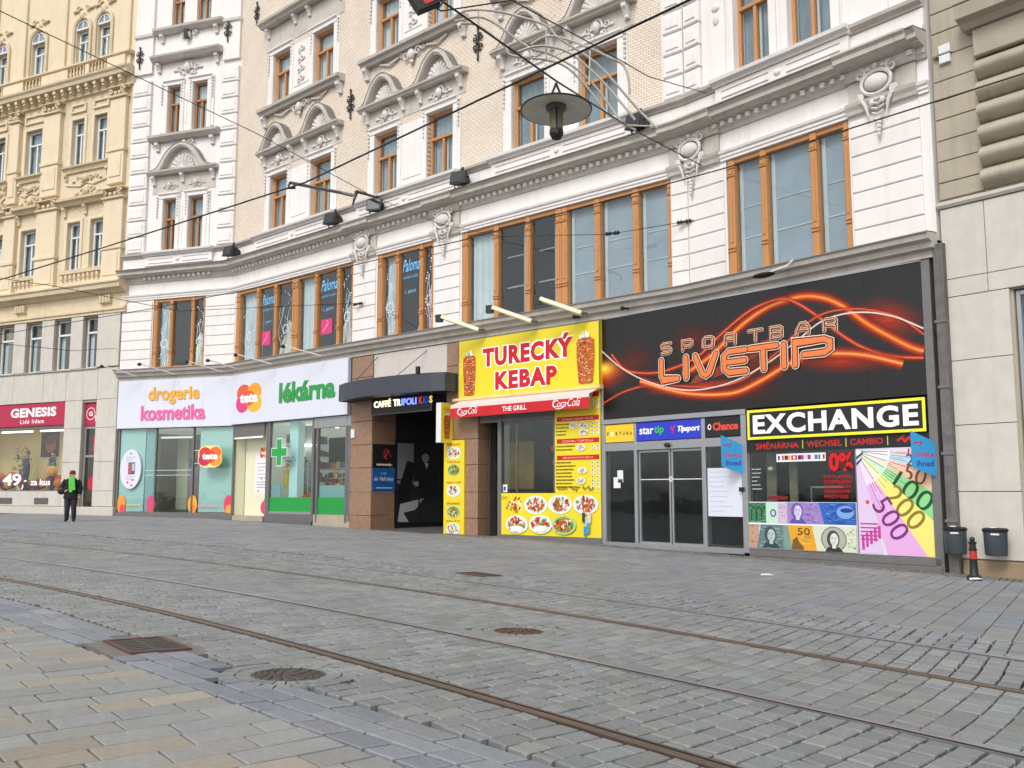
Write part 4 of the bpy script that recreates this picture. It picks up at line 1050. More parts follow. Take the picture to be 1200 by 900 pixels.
# --- shop in the ochre building -------------------------------------
GS = thing('boutique_shopfront', Y @ T(-6, .1, .6), 'boutique display window with steel frame under the crimson sign, stone wall around it', 'shopfront')
M_cream = mat('cream_shop_wall', (214, 186, 136), .8, nz=(1., .12), emit=.10); M_floorw = mat('shop_floor', (150, 130, 110), .7)  # display walls glow faintly, shop lighting put into their material
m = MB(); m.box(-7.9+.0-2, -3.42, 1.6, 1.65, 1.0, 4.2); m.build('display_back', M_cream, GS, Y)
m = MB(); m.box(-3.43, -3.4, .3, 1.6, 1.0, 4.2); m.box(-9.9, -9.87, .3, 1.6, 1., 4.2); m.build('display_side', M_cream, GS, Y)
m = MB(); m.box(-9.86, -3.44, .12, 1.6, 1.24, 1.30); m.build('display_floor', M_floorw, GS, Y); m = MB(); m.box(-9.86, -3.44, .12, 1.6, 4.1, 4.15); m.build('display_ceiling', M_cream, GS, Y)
m = MB(); m.cbox(-9.9, -3.42, .02, .1, 4.0, 4.12, .01); m.cbox(-9.9, -3.42, -.06, .1, 1.22, 1.3, .01); m.cbox(-3.52, -3.42, .02, .1, 1.3, 4.0, .01); m.cbox(-9.9, -9.8, .02, .1, 1.3, 4.0, .01); m.build('frame', M_steel, GS, Y)
pane(GS, Y, -9.81, -3.51, 1.3, 4.0, .05, M_shopglass)
M_tube = mat('fluorescent_tube', (255, 248, 235), .3, emit=3.0)
for a, b in ((-8.0, -6.0), (-5.4, -3.6)): m = MB(); m.box(a, b, .3, .42, 3.92, 3.98); m.build('light_tube', M_tube, GS, Y)
m = MB(); m.box(-5.02, -4.16, -.1, -.064, .72, .98)
for i in range(4): m.box(-5.0, -4.18, -.12, -.099, .74+i*.06, .77+i*.06)
m.build('vent_grille', M_steel, GS, Y); m = MB(); m.box(-7.4, -6.5, -.1, -.064, .72, .98)
for i in range(4): m.box(-7.38, -6.52, -.12, -.099, .74+i*.06, .77+i*.06)
m.build('vent_grille', M_steel, GS, Y)
p = Paint(.03)
p.text('49', -7.35, -6.1, 1.5, 2.05, (240, 240, 240), .03, 0, .95); p.stroke([(-5.98, 1.55), (-5.98, 1.45), (-6.04, 1.36)], .08, (240, 240, 240)); p.rect(-5.92, -5.74, 1.68, 1.75, (240, 240, 240)); p.text('za kus', -5.5, -4.2, 1.52, 1.8, (240, 240, 240), .035)
p.build('window_lettering', print_mat(), GS, Y)
# goods on the display floor
r = random.Random(4); m = MB()
cols = [(190, 60, 40), (214, 110, 40), (160, 40, 50), (120, 40, 90), (220, 150, 60), (170, 50, 60)]
for i in range(34):
    x = r.uniform(-9.4, -3.7); m.col = RGB(*r.choice(cols)); rr = r.uniform(.12, .3); m.ball((x, r.uniform(.5, 1.3), 1.35+rr*.8+abs(r.gauss(0, .25))), rr*1.2, rr*.7, rr, 8, 5)
tag(m.build('folded_clothes', attr_mat('dyed_cloth', .9), None, Y, rebase=True), 'heap of red and orange clothes and cloth flowers in the boutique window', 'clothes')
def mannequin(x, y, colr, col2, hair, label, h=1.7):
    t = thing('shop_mannequin', Y @ T(x, y, 1.3), label, 'mannequin', None); M = WM[t.name]
    m = MB(); m.lathe([(.09, 0), (.08, .4), (.14, .8), (.17, .95), (.13, 1.08), (.19, 1.35), (.17, 1.42), (.05, 1.48)], n=12); m.build('dress', colr, t, M, 60)
    m = MB(); m.ball((0, 0, 1.63), .09, .1, .12, 10, 7); m.lathe([(.045, 1.45), (.04, 1.54)], n=8); m.tube([(-.2, 0, 1.38), (-.3, -.05, 1.12), (-.16, -.15, .92)], [.045, .04, .03], 6); m.tube([(.2, 0, 1.38), (.3, .02, 1.1), (.32, -.05, .82)], [.045, .04, .03], 6); m.build('body', hair[1], t, M, 60)
    m = MB(); m.ball((0, .02, 1.68), .115, .12, .11, 10, 6); m.build('wig', hair[0], t, M, 60)
    m = MB(); m.tube([(-.21, -.02, 1.4), (0, -.13, 1.25), (.19, -.03, 1.4)], .06, 6); m.ball((0, -.02, 1.2), .21, .14, .16, 10, 6); m.build('jacket', col2, t, M, 60)
M_skin = mat('mannequin_skin', (206, 160, 130), .6); M_hairb = mat('dark_hair', (38, 28, 24), .7)
mannequin(-4.75, .55, mat('dark_purple_dress', (58, 40, 70), .8), mat('turquoise_top', (60, 120, 150), .8), (M_hairb, M_skin), 'mannequin in turquoise and purple clothes nearer the boutique door')
mannequin(-6.55, .6, mat('navy_print_dress', (46, 58, 88), .8, nz=(14., .5)), mat('navy_print_top', (60, 76, 110), .8, nz=(14., .5)), (mat('brown_hair', (110, 60, 40), .7), M_skin), 'mannequin in a navy patterned dress beside the plant')
t = thing('potted_plant', Y @ T(-7.3, .9, 1.3), 'leafy green indoor plant in the boutique window, left of the mannequins', 'plant'); M = WM[t.name]
m = MB(); m.lathe([(.12, 0), (.17, .3), (.15, .3), (.1, .05)], n=12); m.build('pot', M_wframe, t, M, 40)
m = MB(); m.tube([(0, 0, .2), (.02, 0, .9), (-.03, 0, 1.6)], [.03, .02, .01], 5); m.build('stem', M_woodd, t, M)
m = MB()
for i in range(90):
    a = r.uniform(0, 6.28); z = r.uniform(.6, 2.0); q = r.uniform(.1, .45); l_ = r.uniform(.12, .22); c_ = Vector((q*cos(a), q*.6*sin(a), z)); dx = Vector((cos(a), sin(a)*.6, r.uniform(-.5, .3))).normalized()*l_; sd = Vector((-sin(a), cos(a), .2))*l_*.3
    m.face([c_-dx*.5, c_+sd, c_+dx, c_-sd])
m.build('foliage', mat('indoor_leaf', (64, 96, 50), .6), t, M)
p = Paint(1.55); p.rect(-6.9, -5.7, 2.85, 4.0, (60, 22, 20)); p.ell(-6.25, 3.45, .36, .42, (170, 80, 50), 20); p.ell(-6.2, 3.66, .42, .22, (120, 30, 30), 16, .4); p.ell(-6.23, 3.3, .12, .05, (190, 60, 50)); p.ell(-6.37, 3.5, .05, .03, (70, 30, 30)); p.ell(-6.1, 3.5, .05, .03, (70, 30, 30))
tag(p.build('wall_poster', print_mat(), None, Y, rebase=True), 'dark red portrait poster on the back wall of the boutique window', 'poster')
SG = thing('shop_sign', Y @ T(-5.6, -.02, 4.14), 'crimson shop sign with white GENESIS lettering over the boutique window', 'sign')
M_crim = mat('crimson_sign_panel', (176, 26, 66), .4, nz=(2., .06))
m = MB(); m.cbox(-11.4, -3.46, -.04, .06, 4.14, 5.14, .01); m.build('panel', M_crim, SG, Y)
p = Paint(-.041); p.text('GENESIS', -6.98, -3.98, 4.55, 4.97, (240, 236, 236), .045, 0, 1.05); p.text('Lidé lidem', -6.3, -4.75, 4.26, 4.45, (236, 230, 230), .03, 0, 1.3); p.build('lettering', print_mat(), SG, Y)
S2 = thing('shop_sign', Y @ T(-1.9, .15, 4.02), 'small crimson sign with a circled letter over the narrow boutique door', 'sign')
m = MB(); m.cbox(-2.33, -1.49, .1, .16, 4.05, 5.05, .01); m.build('panel', M_crim, S2, Y)
p = Paint(.099); p.ell(-1.98, 4.58, .27, .27, (240, 236, 236), 24); p.ell(-1.98, 4.58, .24, .24, (176, 26, 66), 24); p.text('G', -2.1, -1.86, 4.48, 4.68, (240, 236, 236), .04); p.text('1', -1.7, -1.64, 4.25, 4.5, (240, 236, 236), .03); p.build('lettering', print_mat(), S2, Y)
DG = thing('shop_door', Y @ T(-1.9, .2, .4), 'narrow glass door of the boutique between two stone piers', 'door')
m = MB(); m.cbox(-2.33, -2.24, .12, .2, .42, 4.03, .01); m.cbox(-1.58, -1.49, .12, .2, .42, 4.03, .01); m.cbox(-2.24, -1.58, .12, .2, .42, .6, .01); m.cbox(-2.24, -1.58, .12, .2, 3.93, 4.03, .01); m.cbox(-2.24, -1.58, .12, .2, 2.7, 2.8, .01); m.build('frame', M_alu, DG, Y)
pane(DG, Y, -2.24, -1.58, .6, 3.93, .16, M_shopglass); m = MB(); m.tube([(-2.2, .08, 1.3), (-2.2, .06, 1.35), (-2.2, .06, 1.8), (-2.2, .08, 1.85)], .02, 6); m.build('handle', M_alu, DG, Y)
p = Paint(.11); p.ell(-1.75, 1.6, .22, .3, (190, 30, 60), 16); p.rect(-1.75, -1.6, 2.9, 3.6, (190, 60, 50)); p.build('door_sticker', print_mat(), DG, Y)
m = MB(); m.box(-2.34, -1.48, 1.3, 1.35, .36, 4.05); m.box(-2.36, -2.34, .3, 1.3, .36, 4.05); m.box(-1.48, -1.46, .3, 1.3, .36, 4.05); m.build('entrance_room', mat('beige_room', (168, 140, 112), .8, nz=(1., .2)), DG, Y)

# ================================================================== stone building on the right
RBd = thing('travertine_building', A @ T(10, 0, -.4), 'stone clad building at the right edge with rounded rusticated pilaster above', 'building')
R0, R1 = 6.42, 16.
hw = (7.72, 11.5, -.1, 4.98)
m = MB(); wall(m, R0, R1, -1.0, 6.9, [hw], .12, .4); m.build('lower_wall', M_sand, RBd, A)
m = MB(); wall(m, R0, R1, 6.9, 24, [(8.6, 10.6, 11.5, 15)], .10, .4); m.build('upper_wall', M_sand, RBd, A); m = MB(); m.box(R0+.05, R1, 3, 12, -1.5, 24); m.box(R0+.05, R1, .5, 3, 23.6, 24); m.build('body', M_sand, RBd, A)
slabs(A, [R0+.02, 7.3, 9.4, 11.5, 13.6, R1], [5.36, 6.8], [], RBd, y=.118, d=.08)
slabs(A, [R0+.02, 7.3, 9.4, 11.5, 13.6, R1], [5.0, 5.36], [], RBd, y=.118, d=.08)
slabs(A, [R0+.02, 7.68, 11.55, 13.6, R1], [-.08, 1.19, 2.47, 3.73, 5.0], [(7.68, 11.55, -1, 5.)], RBd, y=.118, d=.08)
m = MB(); m.cbox(R0+.12, 7.72, .0, .117, -.9, -.1, .01); m.build('stone_slab', mat('stained_base_stone', (150, 130, 104), .85, nz=(2., .25), streak=.2), RBd, A)
m = MB(); m.mould([(.118, 6.81), (.0, 6.81), (-.04, 6.86), (-.04, 6.92), (.118, 6.98)], R0-.0, R1); m.build('string_course', M_stone, RBd, A)
slabs(A, [R0+.02, 7.34], [6.99, 7.34, 7.78, 8.21, 8.65, 9.05, 9.45, 9.96, 10.48, 10.91, 11.4, 11.9, 12.4], [], RBd, mt=M_sand, y=.098, d=.05, gap=.02)
for i in range(6):
    z = 6.99+i*.44; m = MB(); prof = [(.1, z+.02)]+[(.1-.1-.19*sin(pi*t/6)*1., z+.03+.38*t/6) for t in range(7)]+[(.1, z+.42)]; m.mould(prof, 7.36, 9.2); m.build('rounded_block', M_sand, RBd, A, 50)
m = MB(); m.cbox(7.34, 9.25, -.12, .098, 9.64, 10.2, .02); m.build('pilaster_head', M_sand, RBd, A); m = MB(); m.mould([(.098, 10.2), (-.2, 10.2), (-.3, 10.3), (-.45, 10.36), (-.48, 10.62), (.098, 10.72)], 7.18, 9.5); m.build('pilaster_cornice', M_sand, RBd, A)
m = MB(); m.mould([(.098, 10.725), (-.49, 10.627), (-.5, 10.65), (.098, 10.76)], 7.16, 9.52); m.build('cornice_flashing', M_zinc, RBd, A)
m = MB(); m.cbox(7.34, 9.2, -.1, .098, 10.77, 13, .02); m.build('upper_pier', M_sand, RBd, A)
m = MB(); m.cbox(7.74, 7.82, .16, .26, -.1, 4.95, .01); m.cbox(7.82, 11.5, .16, .26, 4.86, 4.95, .01); m.cbox(7.82, 11.5, .14, .26, 2.36, 2.46, .01); m.cbox(9.5, 9.58, .16, .26, -.1, 2.36, .01); sw = m.build('shop_window', M_alu, RBd, A)
pane(sw, A, 7.8, 11.5, 2.44, 4.88, .2, M_shopglass); pane(sw, A, 7.8, 9.52, -.1, 2.38, .2, M_shopglass)
m = MB(); m.box(7.75, 11.5, .45, .47, 2.4, 5); m.build('blind', mat('aqua_grey_blind', (140, 168, 168), .8, nz=(.6, .15)), sw, A); m = MB(); m.box(7.75, 11.5, 2.4, 2.45, -.5, 2.4); m.build('room_back', M_dark, sw, A)
m = MB(); m.cbox(7.84, 8.3, .1, .15, 1.42, 1.85, .01); m.build('intercom_plate', M_steel, sw, A)
# small junction box and pipe between the buildings
JB = thing('junction_box', A @ T(6.75, 0, 9.9), 'small pale junction box on the stone wall beside the white cornice corner', 'junction box'); m = MB(); m.cbox(6.62, 6.86, -.04, .05, 9.98, 10.16, .01); m.build('box', M_wframe, JB, A); m = MB(); m.cbox(6.62, 6.84, -.03, .05, 9.78, 9.95, .01); m.build('box', M_wframe, JB, A); m = MB(); m.tube([(6.5, .0, 9.98), (6.62, -.02, 9.98)], .05, 8); m.build('conduit', M_sand, JB, A)
DP = thing('downpipe', A @ T(6.33, -.1, -.5), 'dirty grey metal cover strip running down beside the black billboard', 'pipe')
m = MB(); m.cbox(6.32, 6.52, -.12, .1, -.6, 6.1, .02); m.build('cover', mat('stained_grey_metal', (112, 108, 106), .7, .1, nz=(5., .4), streak=.3), DP, A)
m = MB()
for z in (.6, 1.9, 3.2, 4.5): m.cbox(6.30, 6.54, -.14, -.1, z, z+.06, .005)
m.build('clamp', M_steel, DP, A)

# ================================================================== ground floor of the white building
PR = print_mat()
# --- drugstore and pharmacy sign boards --------------------------------
def face_frame(m, x0, x1, z0, z1, y, w=.03, d=.02):
    m.box(x0, x1, y-d, y, z0, z0+w); m.box(x0, x1, y-d, y, z1-w, z1); m.box(x0, x0+w, y-d, y, z0+w, z1-w); m.box(x1-w, x1, y-d, y, z0+w, z1-w)
t = thing('shop_sign', Cc @ T(2.7, -.1, 3.85), 'wide white sign board with yellow and pink drogerie kosmetika lettering', 'sign')
for i in range(4): MB().cbox(-.12+i*1.43, -.12+(i+1)*1.43-.004, -.14, .0, 3.86, 5.86, .003).build('panel', M_board, t, Cc)
def letters(S, parent, body, x0, x1, z0, z1, y, col, bold, depth=.02, shear=0., space=1., name='lettering', emit=0.):
    vs, fs = text_shape(body, bold, shear, space, 4); m = MB()
    P = [(x0+u*(x1-x0), y, z0+v*(z1-z0)) for u, v in vs]; m.add(P, fs)
    # sides
    ed = {}
    for f in fs:
        for i in range(len(f)):
            e = (f[i], f[(i+1) % len(f)]); k = tuple(sorted(e)); ed[k] = None if k in ed else e
    for e in ed.values():
        if e: a, b = P[e[0]], P[e[1]]; m.face([a, b, (b[0], y+depth, b[2]), (a[0], y+depth, a[2])])
    return m.build(name, mat('letter_%d_%d_%d' % col, col, .45, emit=emit), parent, S)
letters(Cc, t, 'drogerie', 1.46, 4.0, 4.82, 5.56, -.17, (232, 168, 50), .028); letters(Cc, t, 'kosmetika', 1.12, 4.32, 4.16, 4.78, -.17, (226, 96, 158), .028)
t = thing('shop_sign', B @ T(4, -.1, 3.9), 'white sign board with green lékárna lettering and round teta logo', 'sign')
for i in range(5): MB().cbox(.42+i*1.484, .42+(i+1)*1.484-.004, -.14, .0, 3.88, 5.86, .003).build('panel', M_board, t, B)
letters(B, t, 'lékárna', 3.72, 7.15, 4.52, 5.28, -.17, (38, 148, 70), .035)
def teta(p, cx, cz, s, ax=1.):
    for dx, dz, rx, rz, c in ((-.30, .26, .40, .40, (224, 88, 62)), (.32, .26, .40, .42, (244, 158, 46)), (-.36, -.22, .38, .42, (214, 62, 122)), (.34, -.24, .42, .42, (236, 176, 52)), (0, .0, .36, .36, (226, 90, 56))):
        p.ell(cx+dx*s*ax, cz+dz*s, rx*s*ax, rz*s, c, 24)
    p.text('teta', cx-.52*s*ax, cx+.52*s*ax, cz-.2*s, cz+.22*s, (250, 248, 244), .05)
p = Paint(-.142); teta(p, 1.62, 4.86, .86, 1.42); p.build('logo', PR, t, B)

M_mint = mat('mint_window_film', (178, 208, 206), .35, nz=(1., .04)); M_teal = mat('teal_film', (140, 176, 180), .35)
M_shopw = mat('shop_white_wall', (200, 205, 196), .7, nz=(.8, .06), emit=.22); M_ceil = mat('self_lit_ceiling', (226, 224, 216), .7, emit=.25)  # walls and ceiling emit light themselves to brighten the shop rooms
M_lamp = mat('ceiling_downlight', (255, 246, 226), .3, emit=5.)
def room(S, parent, x0, x1, yb, z0, z1, wall_, floor_, ceil_, y0=.3):
    m = MB(); m.box(x0, x1, yb, yb+.04, z0, z1); m.build('back_wall', wall_, parent, S)
    m = MB(); m.box(x0-.04, x0, y0, yb, z0, z1); m.build('side_wall', wall_, parent, S)
    m = MB(); m.box(x1, x1+.04, y0, yb, z0, z1); m.build('side_wall', wall_, parent, S)
    m = MB(); m.box(x0, x1, y0, yb, z0-.04, z0); m.build('floor', floor_, parent, S); m = MB(); m.box(x0, x1, y0, yb, z1, z1+.04); m.build('ceiling', ceil_, parent, S)
# --- drugstore window (left wing) ------------------------------------------
t = thing('drugstore_shopfront', Cc @ T(2.8, 0, .3), 'pale mint drugstore window under the drogerie sign with pink and orange dots', 'shopfront')
room(Cc, t, .05, 5.55, 3.6, .34, 3.8, mat('drugstore_wall', (150, 150, 140), .8, nz=(.6, .2), emit=.08), M_floorw, M_ceil)  # room walls given a weak glow of their own as interior light
m = MB(); m.cbox(-.12, 5.62, -.03, .1, .12, .40, .01); m.build('sill', M_steel, t, Cc)
for x in (-.08, 1.82, 3.68, 5.62): MB().cbox(x-.04, x+.04, -.01, .1, .40, 3.84, .01).build('post', M_steel, t, Cc)
for a, b in ((-.04, 1.78), (1.86, 3.64), (3.72, 5.58)): pane(t, Cc, a, b, .40, 3.84, .03, M_shopglass)
m = MB(); m.box(-.03, 1.25, .06, .08, .42, 3.82); m.build('film_panel', M_mint, t, Cc); m = MB(); m.box(3.98, 5.57, .06, .08, .42, 3.82); m.build('film_panel', M_mint, t, Cc)
m = MB(); m.box(1.25, 1.75, .10, .12, .42, 3.82); m.build('film_panel', M_teal, t, Cc)
m = MB(); m.box(2.75, 3.3, .9, 1.0, .5, 3.4); m.build('display_back', mat('mauve_display', (132, 104, 112), .7, nz=(2., .3)), t, Cc); m = MB(); m.box(1.95, 2.7, 1.2, 1.25, .5, 3.5); m.build('display_back', mat('beige_display', (168, 166, 146), .7, nz=(2., .1)), t, Cc)
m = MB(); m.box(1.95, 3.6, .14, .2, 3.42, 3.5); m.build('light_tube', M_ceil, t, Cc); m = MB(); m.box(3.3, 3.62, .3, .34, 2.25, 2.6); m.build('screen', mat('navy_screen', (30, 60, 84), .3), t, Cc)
p = Paint(.028)
for cx, c1, c2 in ((-.05, (240, 150, 60), (226, 70, 90)), (1.68, (222, 66, 116), (226, 70, 90)), (3.72, (246, 166, 50), (238, 130, 50)), (5.45, (222, 66, 96), (240, 160, 70))):
    p.ell(max(.15, cx), .72, .22, .38, c1, 18); p.ell(max(.2, cx)+.02, .52, .15, .2, c2, 16)
p.text('drogerie', .45, 1.15, .6, .76, (226, 200, 120), .02); p.text('kosmetika', 4.0, 4.95, .6, .76, (220, 170, 190), .02)
for z in (1.9, 2.1): p.rect(1.3, 3.6, z, z+.02, (196, 216, 214))
p.build('window_print', PR, t, Cc)
# oval notice sign
o = thing('oval_notice', Cc @ T(.6, -.02, 1.4), 'white oval notice on the mint window film, farthest left of the drugstore window', 'sign')
m = MB(); m.prism([(.62+.53*cos(2*pi*i/28), 2.17+.82*sin(2*pi*i/28)) for i in range(28)], -.05, .025); m.build('plate', M_board, o, Cc)
p = Paint(-.051); r = random.Random(2); p.stroke([(.56, 2.78), (.62, 2.84), (.68, 2.78)], .03, (60, 60, 60)); p.lines(.38, .9, 2.68, 3, .07, .025, (150, 150, 160), r)
p.rect(.5, .85, 1.95, 2.45, (90, 90, 110)); p.rect(.53, .66, 2.0, 2.4, (190, 90, 60)); p.rect(.7, .82, 2.1, 2.4, (170, 190, 220)); p.lines(.4, .88, 1.88, 3, .06, .02, (160, 150, 160), r)
for a, b_, c in ((.5, 1.62, (224, 70, 60)), (.75, 1.72, (214, 60, 110)), (.7, 1.5, (224, 80, 60))): p.ell(a, b_, .05, .05, c, 10)
p.build('print', PR, o, Cc)
# teta blade sign
o = thing('bubble_sign', Cc @ T(4.9, -.4, 2.2), 'cluster shaped red and orange teta sign on two rods before the mint window', 'sign'); M = Cc @ T(4.85, -.42, 2.62) @ Matrix.Scale(1.15, 4, (1, 0, 0))
m = MB()
pts = []
for i in range(40):
    a = 2*pi*i/40; rr = .42+.07*abs(sin(2*a+.0)); pts.append((rr*1.12*cos(a), rr*sin(a)))
m.prism(pts, -.04, .04); m.build('board', mat('cream_edge', (226, 220, 150), .5), o, M)
p = Paint(-.041)
for dx, dz, c in ((-.2, .14, (206, 60, 50)), (.22, .15, (228, 110, 50)), (-.22, -.13, (190, 40, 90)), (.22, -.14, (226, 150, 50)), (0, 0, (208, 66, 50))): p.ell(dx, dz, .25, .24, c, 20)
p.text('teta', -.32, .32, -.11, .13, (248, 246, 240), .05); p.build('face', PR, o, M)
m = MB(); m.tube([(-.95, .44, .28), (-.3, .03, .26)], .015, 6); m.build('rod', M_wframe, o, M); m = MB(); m.tube([(-.95, .44, -.25), (-.3, .03, -.25)], .015, 6); m.build('rod', M_wframe, o, M)

# --- pharmacy shopfront (main wing) ---------------------------------------
t = thing('pharmacy_shopfront', B @ T(4.2, 0, .2), 'pharmacy shopfront with green band along the glass beneath the lékárna sign', 'shopfront')
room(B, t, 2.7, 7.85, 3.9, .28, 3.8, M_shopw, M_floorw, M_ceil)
M_cream2 = mat('cream_entrance_panel', (214, 212, 184), .6, nz=(.8, .05), emit=.1)  # panel carries a faint glow in place of entrance lighting
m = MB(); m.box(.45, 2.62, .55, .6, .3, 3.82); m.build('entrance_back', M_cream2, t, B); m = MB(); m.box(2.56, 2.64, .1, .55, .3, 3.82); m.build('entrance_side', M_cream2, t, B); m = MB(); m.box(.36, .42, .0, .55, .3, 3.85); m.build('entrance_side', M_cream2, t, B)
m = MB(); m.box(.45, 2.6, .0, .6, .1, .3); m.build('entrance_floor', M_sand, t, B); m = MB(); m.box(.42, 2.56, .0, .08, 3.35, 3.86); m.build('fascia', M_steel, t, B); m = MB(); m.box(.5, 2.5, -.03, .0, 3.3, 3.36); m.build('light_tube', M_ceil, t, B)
p = Paint(.549); p.rect(1.15, 2.25, 1.15, 2.75, (232, 228, 232)); teta(p, 1.7, 2.75, .32); r = random.Random(5)
p.lines(1.3, 2.1, 2.35, 5, .14, .03, (150, 140, 150), r); p.lines(1.3, 2.1, 1.62, 3, .1, .03, (90, 90, 110), r)
for a, b_ in ((1.4, 1.25), (1.9, 1.4), (2.1, 1.28), (1.6, 1.75), (2.0, 1.75)): p.ell(a, b_, .05, .05, (214, 60, 70), 10)
p.ell(2.15, .72, .38, .38, (206, 44, 60), 20); p.ell(2.4, .98, .28, .3, (214, 60, 66), 20); p.ell(1.85, .62, .25, .25, (216, 60, 110), 18); p.build('entrance_poster', PR, t, B)
for x, w in ((.41, .06), (2.86, .24), (5.72, .12), (5.98, .08), (7.66, .1)): MB().cbox(x-w/2, x+w/2, -.02, .1, .16, 3.86, .01).build('post', M_steel, t, B)
m = MB(); m.cbox(2.74, 5.72, -.03, .12, -.1, .42, .01); m.build('sill', M_steel, t, B); m = MB(); m.box(2.98, 5.66, .0, .1, .42, .5); m.build('bottom_rail', M_alu, t, B)
m = MB(); m.box(5.8, 7.9, .0, .1, -.1, .42); m.build('threshold', M_sand, t, B); m = MB(); m.cbox(5.78, 7.9, -.02, .1, 3.48, 3.86, .01); m.build('transom_panel', M_alu, t, B)
pane(t, B, 2.98, 5.66, .5, 3.86, .04, M_shopglass); pane(t, B, 6.02, 7.61, .42, 3.48, .04, M_shopglass)
MB().box(7.71, 7.9, .0, .1, .2, 3.48).build('side_panel', M_steel, t, B)
p = Paint(.038); p.rect(2.98, 5.64, .5, 1.02, (34, 150, 66)); p.rect(6.02, 7.6, .43, 1.02, (34, 146, 64)); p.build('green_film', PR, t, B)
m = MB(); m.box(2.98, 3.6, .10, .12, 1.02, 1.5); m.box(6.02, 7.6, .10, .12, 1.02, 1.45); m.build('frosted_film', M_teal, t, B)
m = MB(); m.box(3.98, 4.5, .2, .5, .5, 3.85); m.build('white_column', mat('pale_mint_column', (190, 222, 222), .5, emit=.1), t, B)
m = MB(); m.box(2.75, 3.9, 1.6, 1.65, 1.0, 3.8); m.build('shelf_back', M_dcurt, t, B); m = MB(); m.box(2.9, 3.9, 1.3, 1.6, 3.0, 3.04); m.build('light_tube', M_lamp, t, B)
for i, (x, y) in enumerate(((5.0, 1.3), (4.4, 2.0), (5.8, 1.2), (3.4, 2.8), (4.6, 2.5))): MB().lathe([(.07, 0), (.07, .02), (.0, .02)], (x, y, 3.77), 10).build('downlight', M_lamp, t, B)
m = MB(); m.box(3.3, 4.9, 2.5, 2.6, 2.3, 3.35); m.build('dark_panel', M_black, t, B)
sh = thing('goods_shelf', B @ T(4.1, 2.3, .3), 'pharmacy shelf with rows of red and yellow boxes seen through the door', 'shelf'); M = WM[sh.name]; r = random.Random(8)
for k in range(5): MB().box(-.6, .7, -.15, .15, .3+k*.38, .32+k*.38).build('board', M_wframe, sh, M)
m = MB()
for k in range(5):
    x = -.58
    while x < .62:
        w = r.uniform(.06, .14); m.col = RGB(*r.choice([(220, 190, 60), (200, 60, 40), (230, 226, 210), (226, 130, 50), (60, 110, 170)])); m.box(x, x+w, -.13, .05, .322+k*.38, .322+k*.38+r.uniform(.14, .28)); x += w+.012
o = m.build('boxes', attr_mat('packaging', .5), sh, M); o['kind'] = 'stuff'
s = thing('yellow_bag', B @ T(3.3, .7, 1.4), 'yellow shopping display behind the pharmacy window left of the column', 'bag'); M = WM[s.name]; m = MB(); m.lathe([(.2, 0), (.26, .3), (.24, .62), (.08, .74), (.05, .8)], n=12); m.build('bag', mat('yellow_display', (200, 170, 40), .6, nz=(5., .2)), s, M, 50); m = MB(); m.tube([(-.05, 0, .78), (0, 0, 1.05), (.05, 0, .78)], .02, 6); m.ball((.42, 0, .75), .2, .12, .3, 10, 6); m.build('handle', mat('magenta_display', (150, 50, 90), .6), s, M, 50)
s = thing('walking_frame', B @ T(5.1, .5, .75), 'chrome walking frame with a red seat in the pharmacy window', 'walker'); M = WM[s.name]
for x in (-.35, .15):
    MB().tube([(x, 0, 0), (x, 0, 1.5), (x-.06, -.05, 1.58)], .018, 6).build('upright', M_alu, s, M); MB().ball((x-.06, -.05, 1.6), .06, .05, .05, 8, 5).build('grip', M_black, s, M)
MB().tube([(-.4, 0, .75), (.5, 0, .75)], .018, 6).build('crossbar', M_alu, s, M); MB().tube([(-.4, 0, .25), (.5, 0, .25)], .018, 6).build('crossbar', M_alu, s, M)
m = MB(); m.prism([(-.75, .25), (-.1, .45), (.5, .3), (.5, .24), (-.7, .2)], -.1, .3); m.build('seat', mat('red_seat', (180, 60, 40), .6), s, M)
sh = thing('goods_shelf', B @ T(2.95, 2.2, .3), 'long pharmacy shelf of coloured goods along the inner wall seen through the window', 'shelf'); M = B @ Matrix(((0, -1, 0, 2.9), (1, 0, 0, 2.2), (0, 0, 1, .3), (0, 0, 0, 1)))
for k in range(6): MB().box(-1.4, 1.4, -.15, .1, .3+k*.5, .32+k*.5).build('board', M_wframe, sh, M)
m = MB()
for k in range(6):
    x = -1.38
    while x < 1.3:
        w = r.uniform(.07, .2); m.col = RGB(*r.choice([(120, 130, 140), (180, 60, 50), (200, 196, 180), (60, 70, 84), (190, 120, 60), (90, 110, 150)])); m.box(x, x+w, -.13, .05, .322+k*.5, .322+k*.5+r.uniform(.16, .36)); x += w+.015
o = m.build('boxes', attr_mat('packaging', .5), sh, M); o['kind'] = 'stuff'
# green cross
g = thing('pharmacy_cross', B @ T(4.15, -.12, 2.2), 'green pharmacy cross mounted before the glass beneath the lékárna sign', 'sign'); M = B @ T(3.98, -.2, 2.68)
def cross(m, r_, w, y0, y1): m.prism([(-w, -r_), (w, -r_), (w, -w), (r_, -w), (r_, w), (w, w), (w, r_), (-w, r_), (-w, w), (-r_, w), (-r_, -w), (-w, -w)], y0, y1); return m
cross(MB(), .52, .17, -.06, .1).build('case', M_wframe, g, M); cross(MB(), .48, .14, -.068, -.061).build('face', mat('cross_green', (24, 140, 62), .35, emit=.25), g, M); m = MB(); m.tube([(0, .1, -.3), (.4, .22, -.35)], .02, 6); m.build('bracket', M_steel, g, M)

